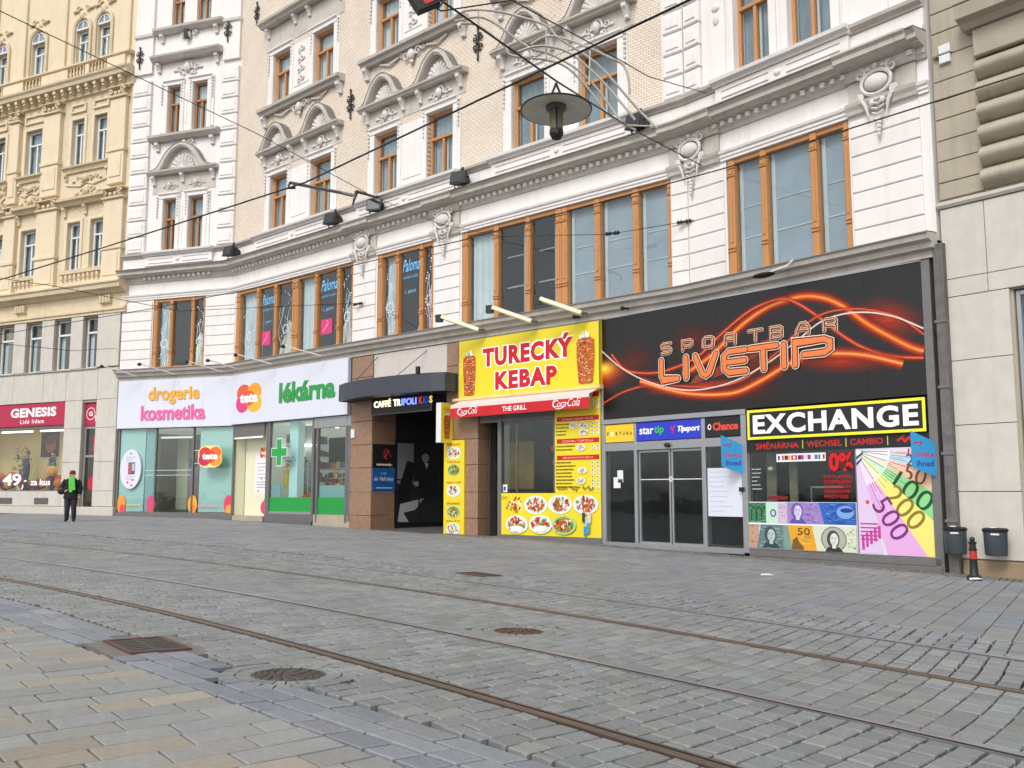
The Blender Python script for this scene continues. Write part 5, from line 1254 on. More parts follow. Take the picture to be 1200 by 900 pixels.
# --- brown stone pillars and the passage between them ------------------------
M_brown2 = M_brown
def pillar(x0, x1, yd, zt, joints, z0):
    zs = [z0]+joints+[zt]
    for a, b in zip(zs, zs[1:]): MB().cbox(x0, x1, -.05, yd, a+.006, b-.006, .01).build('pillar_block', M_brown2, WB, B)
pillar(7.95, 9.08, 1.0, 5.84, [.42, 1.2, 2.02, 2.8, 3.6, 4.4, 5.1], -.3)
pillar(12.7, 14.08, .88, 5.84, [.42, 1.2, 2.02, 2.8, 3.6, 4.4, 5.1], -.5)
m = MB(); m.cbox(9.1, 12.68, -.02, .25, 4.9, 5.84, .01); m.build('lintel_panel', mat('pale_lintel', (196, 188, 182), .7, nz=(1., .08), streak=.12), WB, B)
m = MB(); m.box(9.1, 12.68, -.01, .25, 4.3, 4.88); m.build('lintel', M_black, WB, B)
ps = thing('passage', B @ T(10.9, 2, -.1), 'dark covered passage between the brown granite pillars under the curved canopy', 'passage')
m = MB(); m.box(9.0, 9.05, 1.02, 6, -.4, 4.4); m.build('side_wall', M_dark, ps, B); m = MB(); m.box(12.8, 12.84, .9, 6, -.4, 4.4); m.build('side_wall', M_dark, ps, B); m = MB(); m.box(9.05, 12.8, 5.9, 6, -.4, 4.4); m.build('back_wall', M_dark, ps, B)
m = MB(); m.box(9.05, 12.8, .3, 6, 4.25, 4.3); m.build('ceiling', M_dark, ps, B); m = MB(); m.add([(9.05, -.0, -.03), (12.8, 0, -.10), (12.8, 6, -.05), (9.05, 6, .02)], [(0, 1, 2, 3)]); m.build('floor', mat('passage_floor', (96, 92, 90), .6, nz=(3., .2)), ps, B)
for y in (1.0, 2.1, 3.3): MB().box(9.06, 9.1, y-.02, y+.02, .1, 3.0).build('glazing_bar', M_black, ps, B)
for z in (1.25, 1.0+.62, .12, 2.98): MB().box(9.06, 9.095, 1.02, 3.28, z, z+.035).build('glazing_bar', M_black, ps, B)
# black and white print of a suited figure (plain stand-in) on the passage wall
MP = B @ Matrix(((0, -1, 0, 9.075), (1, 0, 0, 1.05), (0, 0, 1, 0), (0, 0, 0, 1)))
po = thing('passage_poster', MP @ T(1.1, 0, .2), 'large black and white poster of a seated man in a suit inside the passage', 'poster')
p = Paint(0.); p.rect(0, 2.2, .16, 2.95, (40, 40, 42)); p.rect(.05, .8, 1.5, 2.9, (132, 132, 134)); p.poly([(.1, 1.3), (.5, 2.3), (.9, 2.2), (.6, .9), (.1, .7)], (24, 24, 26)); p.ell(1.35, 2.45, .17, .22, (150, 150, 150), 16); p.poly([(1.18, 2.5), (1.2, 2.7), (1.4, 2.76), (1.54, 2.6), (1.52, 2.5), (1.35, 2.58)], (30, 30, 30))
p.poly([(.9, 2.1), (1.25, 2.25), (1.5, 2.25), (1.95, 2.0), (2.0, .9), (1.0, .8)], (28, 28, 32)); p.poly([(1.3, 2.25), (1.42, 2.0), (1.5, 2.22)], (200, 200, 200)); p.ell(.95, 1.5, .14, .09, (160, 160, 160), 12); p.poly([(.1, .2), (.2, .8), (1.3, 1.0), (.9, .6), (.35, .5), (.6, .18)], (170, 170, 172)); p.ell(1.28, 2.46, .03, .012, (40, 40, 40), 8); p.ell(1.42, 2.46, .03, .012, (40, 40, 40), 8)
p.build('print', PR, po, MP)
# signs on the pillar side
MQ = B @ Matrix(((0, -1, 0, 9.085), (1, 0, 0, 0), (0, 0, 1, 0), (0, 0, 0, 1)))
o = thing('arrow_sign', MQ @ T(.5, 0, 2.0), 'black sign with a red emblem and white arrow on the pillar side', 'sign')
m = MB(); m.box(.0, .98, -.02, .0, 2.03, 2.82); m.build('panel', M_black, o, MQ); p = Paint(-.021); p.ell(.58, 2.5, .16, .2, (150, 40, 40), 10); p.ell(.64, 2.46, .09, .12, (30, 28, 28), 8); p.stroke([(.5, 2.35), (.7, 2.6), (.78, 2.4)], .03, (200, 90, 80)); p.rect(.15, .72, 2.1, 2.16, (214, 206, 190)); p.poly([(.7, 2.07), (.86, 2.13), (.7, 2.19)], (214, 206, 190)); p.build('print', PR, o, MQ)
o = thing('blue_sign', MQ @ T(.5, 0, 1.2), 'blue sign with white script lettering below the black arrow sign', 'sign')
m = MB(); m.box(.0, .98, -.02, .0, 1.23, 2.01); m.build('panel', mat('blue_panel', (30, 92, 158), .4), o, MQ); p = Paint(-.021); p.text('u nás', .36, .58, 1.8, 1.9, (190, 210, 230), 0, .2); p.text('do Vaší kávy', .06, .92, 1.55, 1.72, (200, 218, 236), .02, .3); p.rect(.15, .85, 1.33, 1.37, (180, 200, 224)); p.build('print', PR, o, MQ)
m = MB(); m.cbox(8.0, 8.18, -.1, -.05, 3.05, 3.35, .01); tag(m.build('door_intercom', M_wframe, None, B, rebase=True), 'small white box fixed to the front of the left granite pillar', 'intercom')
# canopy
cv = thing('canopy', B @ T(10.6, -.4, 4.3), 'dark curved metal canopy hung on rods above the passage entrance', 'canopy')
arc = [(8.02, -.62), (8.6, -.86), (9.4, -1.05), (10.3, -1.14), (11.2, -1.12), (12.1, -1.0), (12.8, -.82), (13.2, -.62)]
def outward(p, d): return (p[0], p[1]-d)
m = MB(); 
m.zprism(arc+[(x, y+.05) for x, y in reversed(arc)], 4.27, 4.84)
m.build('fascia', M_anthr, cv, B)
m = MB(); m.zprism([(8.02, -.05)]+[(x, y+.05) for x, y in arc]+[(13.2, -.05)], 4.74, 4.79); m.build('roof', M_zinc, cv, B); m = MB(); m.zprism([(8.1, -.05)]+[(x, y+.06) for x, y in arc]+[(13.15, -.05)], 4.30, 4.33); m.build('soffit', M_black, cv, B)
MB().box(7.98, 8.02, -.62, -.05, 4.27, 4.84).build('end_panel', M_anthr, cv, B); MB().box(13.2, 13.24, -.62, -.05, 4.27, 4.84).build('end_panel', M_anthr, cv, B)
for a, b in (((9.0, -.8, 4.8), (9.3, -.02, 5.75)), ((11.2, -.9, 4.8), (11.75, -.02, 5.72))): MB().tube([a, b], .012, 6).build('stay_rod', M_black, cv, B)
MB().cbox(12.3, 12.42, -1.0, -.9, 4.84, 5.05, .01).build('mast', M_black, cv, B)
# cafe sign with lit letters
o = thing('cafe_sign', B @ T(10.8, -.3, 3.76), 'black CAFFÉ TRIPOLI KIDS sign with lit letters under the canopy', 'sign'); m = MB(); m.cbox(9.34, 12.3, -.3, -.12, 3.74, 4.42, .01); m.build('case', M_black, o, B)
m = MB(); face_frame(m, 9.34, 12.3, 3.74, 4.42, -.3, .02, .01); m.build('trim', M_steel, o, B)
x = 9.5
for body, w, c in (('CAFFÉ', .85, (255, 236, 200)), ('TR', .36, (250, 240, 220)), ('IPOLI', .72, (120, 140, 255)), ('K', .16, (160, 40, 40)), ('I', .05, (40, 90, 200)), ('D', .15, (50, 60, 190)), ('S', .13, (190, 180, 50))):
    letters(B, o, body, x, x+w, 3.98, 4.2+(.045 if 'É' in body else 0), -.325, c, .03, .02, emit=1.1 if c[0] > 100 else .3); x += w+(.13 if body in ('CAFFÉ', 'IPOLI') else .04)

# --- kebab shop -----------------------------------------------------------
M_yellow = mat('yellow_sign_film', (228, 206, 36), .4, nz=(.8, .03))
def doner(p, cx, z0, z1, w, r):
    n = 16; H = z1-z0
    p.poly([(cx-w*.40, z0+H*.02), (cx-w*.28, z0), (cx+w*.28, z0), (cx+w*.40, z0+H*.02), (cx+w*.5, z0+H*.5), (cx+w*.5, z0+H*.85), (cx+w*.34, z0+H*.9), (cx-w*.34, z0+H*.9), (cx-w*.5, z0+H*.85), (cx-w*.5, z0+H*.5)], (186, 96, 36))
    for i in range(230):
        v = r.random(); hw = w*(.38+.1*min(1, v*1.6)); x = cx+r.uniform(-hw, hw)*.97; z = z0+H*(.03+.84*v); c = r.choice([(120, 50, 18), (214, 120, 52), (236, 190, 140), (160, 66, 24), (240, 214, 180), (196, 70, 30)])
        p.ell(x, z, r.uniform(.015, .05)*w*1.4, r.uniform(.006, .016)*H*.8, c, 6, r.uniform(-.2, .2))
    for i in range(14): p.ell(cx+r.uniform(-.28, .28)*w, z0+H*(.92+r.uniform(0, .08)), w*.12, H*.02, r.choice([(226, 236, 230), (240, 240, 236), (190, 214, 190)]), 7, r.uniform(0, 3))
r6 = random.Random(66)
kb = thing('kebab_sign', B @ T(16, -.1, 4), 'big yellow TURECKÝ KEBAP sign with a meat cone at either end', 'sign')
m = MB(); m.cbox(13.3, 18.74, -.12, .0, 4.02, 5.84, .01); m.build('panel', M_yellow, kb, B); m = MB(); face_frame(m, 13.29, 18.75, 4.01, 5.85, -.121, .03, .012); m.build('trim', M_steel, kb, B)
p = Paint(-.1215)
RED = (196, 26, 40)
for body, x0, x1, z0, z1 in (('TURECKÝ', 14.34, 17.82, 4.92, 5.62), ('KEBAP', 14.86, 17.24, 4.2, 4.74)):
    p.text(body, x0-.03, x1+.03, z0-.03, z1+.03, (250, 250, 250), .10, .0, 1.12); p.text(body, x0, x1, z0, z1, RED, .055, .0, 1.16)
doner(p, 13.78, 4.1, 5.46, .54, r6); doner(p, 18.27, 4.14, 5.52, .6, r6); p.build('print', PR, kb, B)
aw = thing('awning', B @ T(16, -.3, 3.5), 'red awning with white Coca-Cola script and THE GRILL on its valance', 'awning')
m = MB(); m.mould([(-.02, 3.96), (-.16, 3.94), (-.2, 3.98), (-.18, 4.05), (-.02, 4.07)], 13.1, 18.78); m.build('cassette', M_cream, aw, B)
M_awr = mat('red_awning_cloth', (196, 24, 34), .7, nz=(2., .08)); M_aww = mat('white_awning_cloth', (214, 204, 200), .7, nz=(2., .06))
def warp(x): return .012*sin(x*3.1)+.008*sin(x*7.7)
m = MB(); n = 30
for i in range(n):
    x0, x1 = 13.38+5.3*i/n, 13.38+5.3*(i+1)/n
    m.face([(x0, -.15, 3.95), (x1, -.15, 3.95), (x1, -.52, 3.80), (x0, -.52, 3.80)])
    m.face([(x0, -.52, 3.80), (x1, -.52, 3.80), (x1, -.525, 3.71), (x0, -.525, 3.71)])
m.build('cloth', M_aww, aw, B)
m = MB()
for i in range(n):
    x0, x1 = 13.38+5.3*i/n, 13.38+5.3*(i+1)/n
    m.face([(x0, -.53, 3.71), (x1, -.53, 3.71), (x1, -.535+warp(x1), 3.42), (x0, -.535+warp(x0), 3.42)])
m.build('valance', M_awr, aw, B, 60)
for x in (13.6, 18.5): MB().tube([(x, -.12, 3.9), (x, -.3, 3.7), (x, -.5, 3.74)], .018, 6).build('arm', M_aww, aw, B)
p = Paint(-.552)
WHT = (244, 240, 238)
def cola(p, x, z, s):
    p.text('Coca', x, x+.50*s, z, z+.22*s, WHT, .0, .45, .95); p.text('Cola', x+.56*s, x+1.02*s, z, z+.24*s, WHT, .0, .45, .95); p.rect(x+.49*s, x+.57*s, z+.09*s, z+.115*s, WHT)
    p.stroke([(x+.06*s, z-.01*s), (x+.2*s, z-.05*s), (x+.36*s, z-.02*s), (x+.5*s, z+.03*s)], [.01*s, .025*s, .025*s, .008*s], WHT); p.stroke([(x+.62*s, z+.25*s), (x+.78*s, z+.28*s), (x+.95*s, z+.24*s), (x+1.08*s, z+.2*s)], [.01*s, .022*s, .02*s, .005*s], WHT)
    p.stroke([(x-.01*s, z+.04*s), (x+.0*s, z+.16*s), (x+.1*s, z+.25*s), (x+.2*s, z+.26*s)], [.02*s, .03*s, .02*s, .008*s], WHT)
cola(p, 13.72, 3.5, .8); cola(p, 17.45, 3.49, .92); p.text('THE GRILL', 15.55, 16.48, 3.5, 3.64, WHT, .02); p.build('print', PR, aw, B)
bl = thing('blade_sign', B @ T(12.9, -.3, 2.7), 'small yellow light box with a meat cone sticking out beside the awning', 'sign')
m = MB(); m.cbox(12.8, 13.02, -.58, -.07, 2.7, 3.92, .01); m.build('case', M_wframe, bl, B)
MS = B @ Matrix(((0, -1, 0, 13.023), (1, 0, 0, -.58), (0, 0, 1, 0), (0, 0, 0, 1)))
p = Paint(0.); p.rect(.01, .50, 2.71, 3.91, (236, 212, 44)); doner(p, .26, 2.82, 3.62, .26, r6); p.text('KEBAP', .08, .44, 3.68, 3.78, (214, 150, 70), .02); p.build('face', PR, bl, MS)
def plate(p, cx, cz, rx, rz, r, green=False, n=34, rice=False):
    p.ell(cx, cz, rx, rz, (222, 232, 226) if not green else (170, 206, 140), 22); p.ell(cx, cz, rx*.84, rz*.82, (206, 214, 206) if not green else (110, 150, 60), 20)
    pal = [(186, 74, 34), (214, 110, 46), (120, 50, 26), (96, 140, 50), (236, 226, 206), (206, 50, 36), (160, 90, 40)]
    for i in range(n):
        a = r.uniform(0, 6.28); q = r.random()**.6*.74; p.ell(cx+rx*q*cos(a), cz+rz*q*sin(a), rx*r.uniform(.08, .2), rz*r.uniform(.06, .17), r.choice(pal), 7, r.uniform(0, 3))
    if rice: p.ell(cx, cz-rz*.45, rx*.6, rz*.34, (232, 232, 228), 16)
mb_ = thing('menu_board', B @ T(13.1, -.06, -.1), 'tall narrow yellow menu board with five dishes on the right granite pillar', 'menu board')
m = MB(); m.cbox(12.66, 13.55, -.1, -.052, -.12, 2.78, .005); m.build('panel', M_yellow, mb_, B); p = Paint(-.101); r = random.Random(31)
for i, z in enumerate((2.45, 1.92, 1.3, .66, .14)):
    plate(p, 13.1, z-.05, .3, .19, r, i in (1, 3), 26); p.text(('KEBAP', 'TORTILLA', 'KEBAP TALÍŘ', 'ZELENINA', 'SALÁT')[i], 12.8, 13.4, z+.17, z+.23, (190, 60, 40), .01)
p.build('print', PR, mb_, B)
ks = thing('kebab_shopfront', B @ T(16.6, 0, -.1), 'kebab shop window with grey frame and dark interior beneath the red awning', 'shopfront')
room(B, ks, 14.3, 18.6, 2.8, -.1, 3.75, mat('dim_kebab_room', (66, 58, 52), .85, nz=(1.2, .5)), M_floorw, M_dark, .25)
m = MB(); m.cbox(14.86, 15.0, -.02, .12, -.15, 3.72, .01); m.build('post', M_steel, ks, B); MB().cbox(18.68, 18.76, -.02, .12, -.15, 4.0, .01).build('post', M_alu, ks, B); MB().cbox(17.0, 17.06, -.01, .1, 1.2, 3.72, .01).build('post', M_steel, ks, B)
MB().cbox(15.0, 18.68, -.03, .14, -.18, -.03, .01).build('sill', M_steel, ks, B); MB().cbox(14.1, 18.7, .0, .1, 3.25, 3.36, .01).build('transom', M_steel, ks, B); m = MB(); m.box(14.1, 18.7, .02, .08, 3.36, 3.98); m.build('grey_fascia', mat('fascia_grey', (116, 120, 120), .5, nz=(1., .1)), ks, B)
pane(ks, B, 15.0, 17.0, 1.17, 3.25, .05, M_shopglass); pane(ks, B, 14.1, 14.86, -.05, 3.25, .5, M_shopglass)
m = MB(); m.box(14.45, 15.6, .75, .79, 1.3, 2.7); m.box(15.3, 15.36, .3, .36, 1.2, 3.2); m.build('kitchen_panel', mat('dark_yellow_panel', (120, 92, 30), .7, nz=(2., .4)), ks, B)
m = MB(); m.box(14.4, 16.8, .9, 1.5, -.1, 1.1); m.build('counter', M_steel, ks, B)
ld = MB(); ld.ball((16.6, .7, 2.05), .22, .12, .16, 10, 6); ld.ball((16.55, .7, 2.45), .26, .12, .12, 10, 6); tag(ld.build('red_lantern', mat('red_lantern', (170, 26, 26), .5, emit=.1), None, B, 50, rebase=True), 'red hanging decoration inside the kebab shop window beside the menu', 'decoration')
p = Paint(.045); p.rect(15.03, 15.2, 1.2, 1.42, (220, 224, 232)); p.rect(15.05, 15.14, 1.24, 1.36, (60, 80, 140)); p.build('window_sticker', PR, ks, B)
# large dishes poster
fp = thing('food_poster', B @ T(16.8, -.03, -.03), 'wide yellow poster of seven plates of food at the foot of the kebab window', 'poster'); m = MB(); m.box(15.02, 18.66, -.02, .0, -.02, 1.17); m.build('panel', M_yellow, fp, B)
p = Paint(-.021); r = random.Random(9)
for x, z, g, rc in ((15.55, .84, 0, 0), (16.35, .84, 0, 0), (17.25, .86, 0, 0), (18.15, .86, 0, 0), (15.65, .28, 0, 1), (16.55, .30, 0, 1), (17.4, .3, 1, 0)):
    if x == 15.55:
        for i in range(46): a = r.uniform(0, 6.28); q = r.random()**.6; p.ell(x+.34*q*cos(a), z-.05+.2*q*sin(a)*(1.3 if sin(a) > 0 else .8), r.uniform(.03, .07), r.uniform(.02, .04), r.choice([(186, 74, 34), (120, 50, 26), (110, 140, 50), (236, 226, 206), (206, 60, 36)]), 7, r.uniform(0, 3))
    else: plate(p, x, z, .43, .26, r, g, 60, rc)
for i, (x, z) in enumerate(((18.1, .52), (18.2, .4), (18.25, .22), (18.15, .15), (18.3, .5))): p.rect(x-.05, x+.05, z-.13, z+.13, [(60, 60, 60), (180, 180, 186), (70, 150, 190), (60, 140, 180), (200, 200, 190)][i])
p.text('akce', 15.05, 15.3, 1.02, 1.1, (150, 90, 30), 0, .3); p.build('print', PR, fp, B)
mn = thing('menu_poster', B @ T(17.9, -.03, 1.2), 'tall yellow price list with red headings on the right half of the kebab window', 'poster'); m = MB(); m.box(17.07, 18.66, -.02, .0, 1.175, 4.0); m.build('panel', M_yellow, mn, B)
p = Paint(-.021); r = random.Random(12); DK = (70, 56, 20)
def menu_rows(z, n, w=.85):
    for i in range(n):
        p.lines(17.12, 17.12+w, z-i*.095, 1, 1, .035, DK, r, (.6, 1.))
        p.rect(18.34, 18.44, z-.06-i*.095, z-.0-i*.095, (232, 232, 214)); p.rect(18.52, 18.62, z-.06-i*.095, z-i*.095, (232, 232, 214)); p.lines(18.36, 18.43, z-.015-i*.095, 1, 1, .03, DK, r); p.lines(18.54, 18.61, z-.015-i*.095, 1, 1, .03, DK, r)
for z, s in ((3.9, 'DÖNER KEBAP BOX'), (3.27, 'DÖNER KEBAP TALÍŘ'), (2.66, 'DÜRÜM / TORTILLA'), (2.2, 'ZELENINOVÁ JÍDLA')):
    p.rect(17.14, 18.62, z-.13, z, (190, 36, 30)); p.text(s, 17.34, 18.42, z-.1, z-.03, (230, 180, 160), .01)
menu_rows(3.7, 3, .5); menu_rows(3.08, 4, .5); menu_rows(2.47, 2, .7); menu_rows(2.02, 8, .75)
for x, z in ((18.0, 3.55), (17.75, 3.02), (18.1, 3.0), (18.1, 2.82), (18.0, 2.4), (18.05, 1.78), (18.0, 1.5)): plate(p, x, z, .16, .09, r, False, 18)
for k in range(3):   # black scribbled graffiti
    x0 = 17.15+k*.45; p.stroke([(x0+.035*i, 1.28+r.uniform(-.07, .09)) for i in range(12)], .018, (20, 20, 20))
p.build('print', PR, mn, B)

# --- sports bar board ------------------------------------------------------
bb = thing('billboard', G @ T(4.4, 0, 3.1), 'huge black SPORTBAR LIVETIP billboard with glowing orange waves', 'billboard')
for i in range(7): MB().box(.03+i*8.83/7, .03+(i+1)*8.83/7-.003, .0, .12, 3.12, 5.83).build('panel', mat('black_board_film', (24, 21, 22), .38, nz=(.5, .25)), bb, G)
MB().cbox(8.86, 9.04, -.05, .16, -.42, 5.84, .01).build('frame_post', M_steel, bb, G); MB().box(-.02, 8.86, -.02, .12, 5.83, 5.87).build('frame_rail', M_alu, bb, G); MB().box(-.02, .03, -.01, .12, 3.12, 5.83).build('frame_post', M_steel, bb, G)
p = Paint(-.0015)
WV = {'a': [(2.76, 4.07), (3.63, 4.47), (4.47, 5.06), (5.26, 5.42), (6.0, 5.53), (6.56, 5.45), (7.09, 5.18), (7.66, 4.7), (8.2, 4.33), (8.55, 4.11), (8.82, 3.99)], 'b': [(0.39, 4.86), (0.89, 4.39), (1.66, 4.23), (2.31, 4.25), (3.21, 4.48), (3.98, 4.98), (4.8, 5.42), (5.56, 5.56), (5.99, 5.41), (6.54, 5.0), (6.94, 4.64), (7.44, 4.27), (7.94, 4.03), (8.36, 3.92), (8.81, 3.86)], 'c': [(0.06, 3.56), (0.88, 3.83), (1.84, 3.9), (3.61, 3.71), (4.43, 3.78), (4.9, 4.0), (5.52, 4.39), (5.97, 4.73), (6.54, 5.04), (7.15, 5.09), (7.73, 4.99), (8.34, 4.75), (8.84, 4.33)], 'd': [(-0.02, 4.99), (0.69, 4.49), (1.47, 4.08), (2.39, 3.78), (3.27, 3.67), (4.27, 3.79), (5.21, 4.13), (5.96, 4.54), (6.54, 4.88), (7.08, 4.99), (7.67, 4.95), (8.28, 4.76), (8.84, 4.45)], 'e': [(1.37, 4.05), (2.3, 3.75), (3.01, 3.59), (3.77, 3.51), (4.42, 3.54), (5.12, 3.78), (5.8, 4.07), (6.37, 4.18), (6.98, 4.15), (7.63, 4.03), (8.38, 3.78)]}
p.glow(3.1, 4.95, 1.0, .5, (120, 40, 22), .5); p.glow(8.1, 4.75, .9, .5, (190, 56, 24), .8, rot=-.3); p.glow(1.2, 4.6, .9, .55, (120, 44, 24), .55); p.glow(7.0, 3.98, 1.4, .3, (180, 50, 20), .8, rot=-.1); p.glow(4.6, 3.55, 1.2, .3, (120, 40, 22), .6); p.glow(4.9, 4.2, 1.6, .45, (130, 50, 26), .55)
p.glow(.0, 4.35, 1.1, .5, (220, 60, 24), .95); p.glow(.15, 4.45, .7, .32, (250, 150, 40), .95); p.glow(.1, 4.5, .45, .22, (255, 230, 80), 1.); p.glow(3.2, 3.75, 1.9, .14, (220, 70, 30), .8, rot=.02)
def clip(P): return [(min(max(x, .04), 8.85), min(max(z, 3.14), 5.82)) for x, z in P]
def smooth(P, k=6):
    out = []
    for i in range(len(P)-1):
        p0 = P[max(i-1, 0)]; p1 = P[i]; p2 = P[i+1]; p3 = P[min(i+2, len(P)-1)]
        for j in range(k):
            t = j/k; out.append(tuple(.5*((2*p1[q])+(-p0[q]+p2[q])*t+(2*p0[q]-5*p1[q]+4*p2[q]-p3[q])*t*t+(-p0[q]+3*p1[q]-3*p2[q]+p3[q])*t**3) for q in (0, 1)))
    return out+[P[-1]]
for key, layers in (('a', ((.34, (150, 40, 14)), (.2, (232, 84, 30)), (.09, (252, 150, 60)))), ('b', ((.16, (150, 40, 24)), (.07, (236, 100, 60)))), ('c', ((.12, (140, 40, 24)), (.05, (226, 96, 60)))), ('e', ((.34, (170, 46, 16)), (.18, (240, 96, 36)), (.07, (255, 170, 90)))), ('d', ((.05, (236, 200, 190)), (.03, (255, 240, 230))))):
    P = smooth(clip(WV[key]))
    for w, c in layers: p.stroke(P, w, c, soft=True)
for k in range(7):   # bundle of fine lines
    P = smooth([(3.0+k*.03, 3.85+k*.03), (3.9, 3.98+k*.035), (4.7, 4.25+k*.045), (5.3, 4.5+k*.03)]); p.stroke(P, .025, (200, 80, 50), soft=True)
# lettering drawn as rounded strokes on a unit cell
GL = {'S': [[(1, 1), (.15, 1), (0, .88), (0, .62), (.15, .5), (.85, .5), (1, .38), (1, .12), (.85, 0), (0, 0)]], 'P': [[(0, 0), (0, 1), (.85, 1), (1, .88), (1, .56), (.85, .42), (.25, .42)]],
      'O': [[(.15, 0), (0, .12), (0, .88), (.15, 1), (.85, 1), (1, .88), (1, .12), (.85, 0), (.15, 0)]], 'R': [[(0, 0), (0, .85), (.15, 1), (.85, 1), (1, .88), (1, .6), (.85, .45), (.25, .45)], [(.8, .45), (1, .3), (1, 0)]],
      'T': [[(0, 1), (1, 1)], [(.5, 1), (.5, 0)]], 'B': [[(0, .5), (.85, .5), (1, .6), (1, .88), (.85, 1), (0, 1), (0, 0), (.85, 0), (1, .12), (1, .4), (.85, .5)]], 'A': [[(0, 0), (.0, .3), (.35, 1), (.75, 1), (1, .6), (1, 0)], [(.25, .4), (1, .4)]],
      'L': [[(0, 1), (0, .2), (.12, 0), (1, 0)]], 'I': [[(.5, 1), (.5, 0)]], 'V': [[(0, 1), (.35, .1), (.5, 0), (.65, .1), (1, 1)]], 'E': [[(1, 1), (.2, 1), (0, .8), (0, .2), (.2, 0), (1, 0)], [(0, .5), (.95, .5)]]}
def word(s, xs, z0f, hf, ws, wl, cols):
    for w, c in zip(wl, cols):
        for ch, x, cw in zip(s, xs, ws):
            for st in GL[ch]:
                P = [(x+u*cw, z0f(x+u*cw)+v*hf(x+u*cw)) for u, v in st]; Q = [P[0]]
                for q in P[1:]: Q.append(q)
                p.stroke(Q, w, c)
                for q in Q: p.ell(q[0], q[1], w/2, w/2, c, 10)
xs1 = [2.12, 2.78, 3.42, 4.06, 4.72, 5.32, 5.98, 6.52]
word('SPORTBAR', xs1[:3]+xs1[3:4]+xs1[4:5]+xs1[5:6]+xs1[6:7]+[6.66], lambda x: 4.68+(x-2.1)*.0, lambda x: .24, [.28, .28, .28, .28, .36, .28, .30, .28], (.095, .068, .022), ((250, 214, 184), (78, 40, 30), (236, 168, 130)))
xs2 = [2.12, 2.80, 3.18, 4.04, 4.76, 5.56, 5.94]
word('LIVETIP', xs2, lambda x: 4.0, lambda x: .50, [.52, .2, .62, .60, .72, .2, .86], (.20, .165, .115), ((250, 224, 200), (60, 30, 22), (232, 122, 64)))
p.build('print', attr_mat('printed_film_soft', .35, .4, alpha=True), bb, G)

# --- bar entrance ---------------------------------------------------------
pt_ = thing('bar_entrance', G @ T(2.3, 0, -.15), 'aluminium framed sliding glass entrance under the black billboard', 'entrance')
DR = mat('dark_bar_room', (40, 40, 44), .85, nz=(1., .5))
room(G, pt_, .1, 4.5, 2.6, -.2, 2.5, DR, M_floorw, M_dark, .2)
for x0, x1, z1 in ((.05, .17, 3.1), (1.17, 1.26, 2.96), (3.32, 3.43, 2.96), (4.45, 4.6, 3.1)): MB().cbox(x0, x1, -.06, .14, -.2, z1, .01).build('post', M_alu, pt_, G)
MB().cbox(.05, 4.6, -.08, .14, 2.98, 3.11, .01).build('head_rail', M_alu, pt_, G); MB().cbox(.17, 4.45, -.05, .14, 2.26, 2.48, .01).build('transom', M_alu, pt_, G); MB().cbox(.17, 4.45, -.05, .14, -.24, -.1, .01).build('sill', M_alu, pt_, G)
for a, b in ((.17, 1.17), (3.43, 4.45)):
    pane(pt_, G, a, b, -.1, 2.26, .0, M_shopglass)
for a, b in ((1.28, 2.31), (2.34, 3.32)):
    m = MB(); face_frame(m, a, b, -.1, 2.25, .06, .05, .05); d = m.build('sliding_door', M_alu, pt_, G); pane(d, G, a+.05, b-.05, -.05, 2.2, .03, M_shopglass)
    m = MB(); m.box(a+.05, b-.05, .012, .022, 1.5, 1.52); c = b if a < 2 else a; m.prism([(c-.07, 1.51), (c, 1.58), (c+.07, 1.51), (c, 1.44)], -.0, .01); m.build('glass_marking', M_wframe, d, G)
m = MB(); m.ball((2.3, -.1, 2.36), .09, .06, .06, 10, 6); m.build('door_sensor', M_black, pt_, G)
MB().cbox(4.4, 4.52, -.12, -.06, 1.2, 1.3, .01).build('door_button', M_black, pt_, G)
def plaque(x0, x1, name, label, mt, draw):
    s = thing(name, G @ T((x0+x1)/2, -.05, 2.5), label, 'sign'); MB().box(x0, x1, -.04, .1, 2.5, 2.96).build('panel', mt, s, G); q = Paint(-.041); draw(q); q.build('lettering', PR, s, G)
def d1(q):
    q.text('F', .24, .30, 2.67, 2.77, (30, 28, 20), .02); q.ell(.42, 2.72, .06, .06, (250, 250, 240), 14); q.ell(.44, 2.73, .03, .03, (236, 196, 40), 10)
    for i, ch in enumerate('RTUNA'): q.text(ch, .54+i*.125, .61+i*.125, 2.67, 2.77, (30, 28, 20), .03)
plaque(.18, 1.16, 'betting_sign', 'yellow FORTUNA sign over the left pane of the entrance', mat('amber_panel', (240, 196, 40), .4), d1)
def d2(q):
    q.text('star', 1.36, 1.83, 2.66, 2.84, (240, 244, 250), .02); q.text('tip', 1.85, 2.16, 2.62, 2.86, (60, 180, 80), .03)
    q.stroke([(2.38, 2.82), (2.44, 2.72), (2.52, 2.84)], .035, (210, 50, 60)); q.stroke([(2.44, 2.72), (2.43, 2.64)], .035, (210, 50, 60)); q.stroke([(2.38, 2.78), (2.48, 2.78)], .02, (210, 50, 60)); q.text('Tipsport', 2.6, 3.28, 2.64, 2.82, (244, 246, 250), .04, .3)
plaque(1.27, 3.31, 'betting_sign', 'blue startip and Tipsport sign over the sliding doors', mat('royal_blue_panel', (36, 54, 190), .4), d2)
def d3(q): q.ell(3.56, 2.74, .055, .07, (236, 230, 230), 14); q.ell(3.565, 2.74, .03, .04, (30, 28, 28), 12); q.text('Chance', 3.66, 4.38, 2.65, 2.84, (226, 76, 50), .045)
plaque(3.44, 4.44, 'betting_sign', 'black sign with red Chance lettering over the right pane of the entrance', M_black, d3)
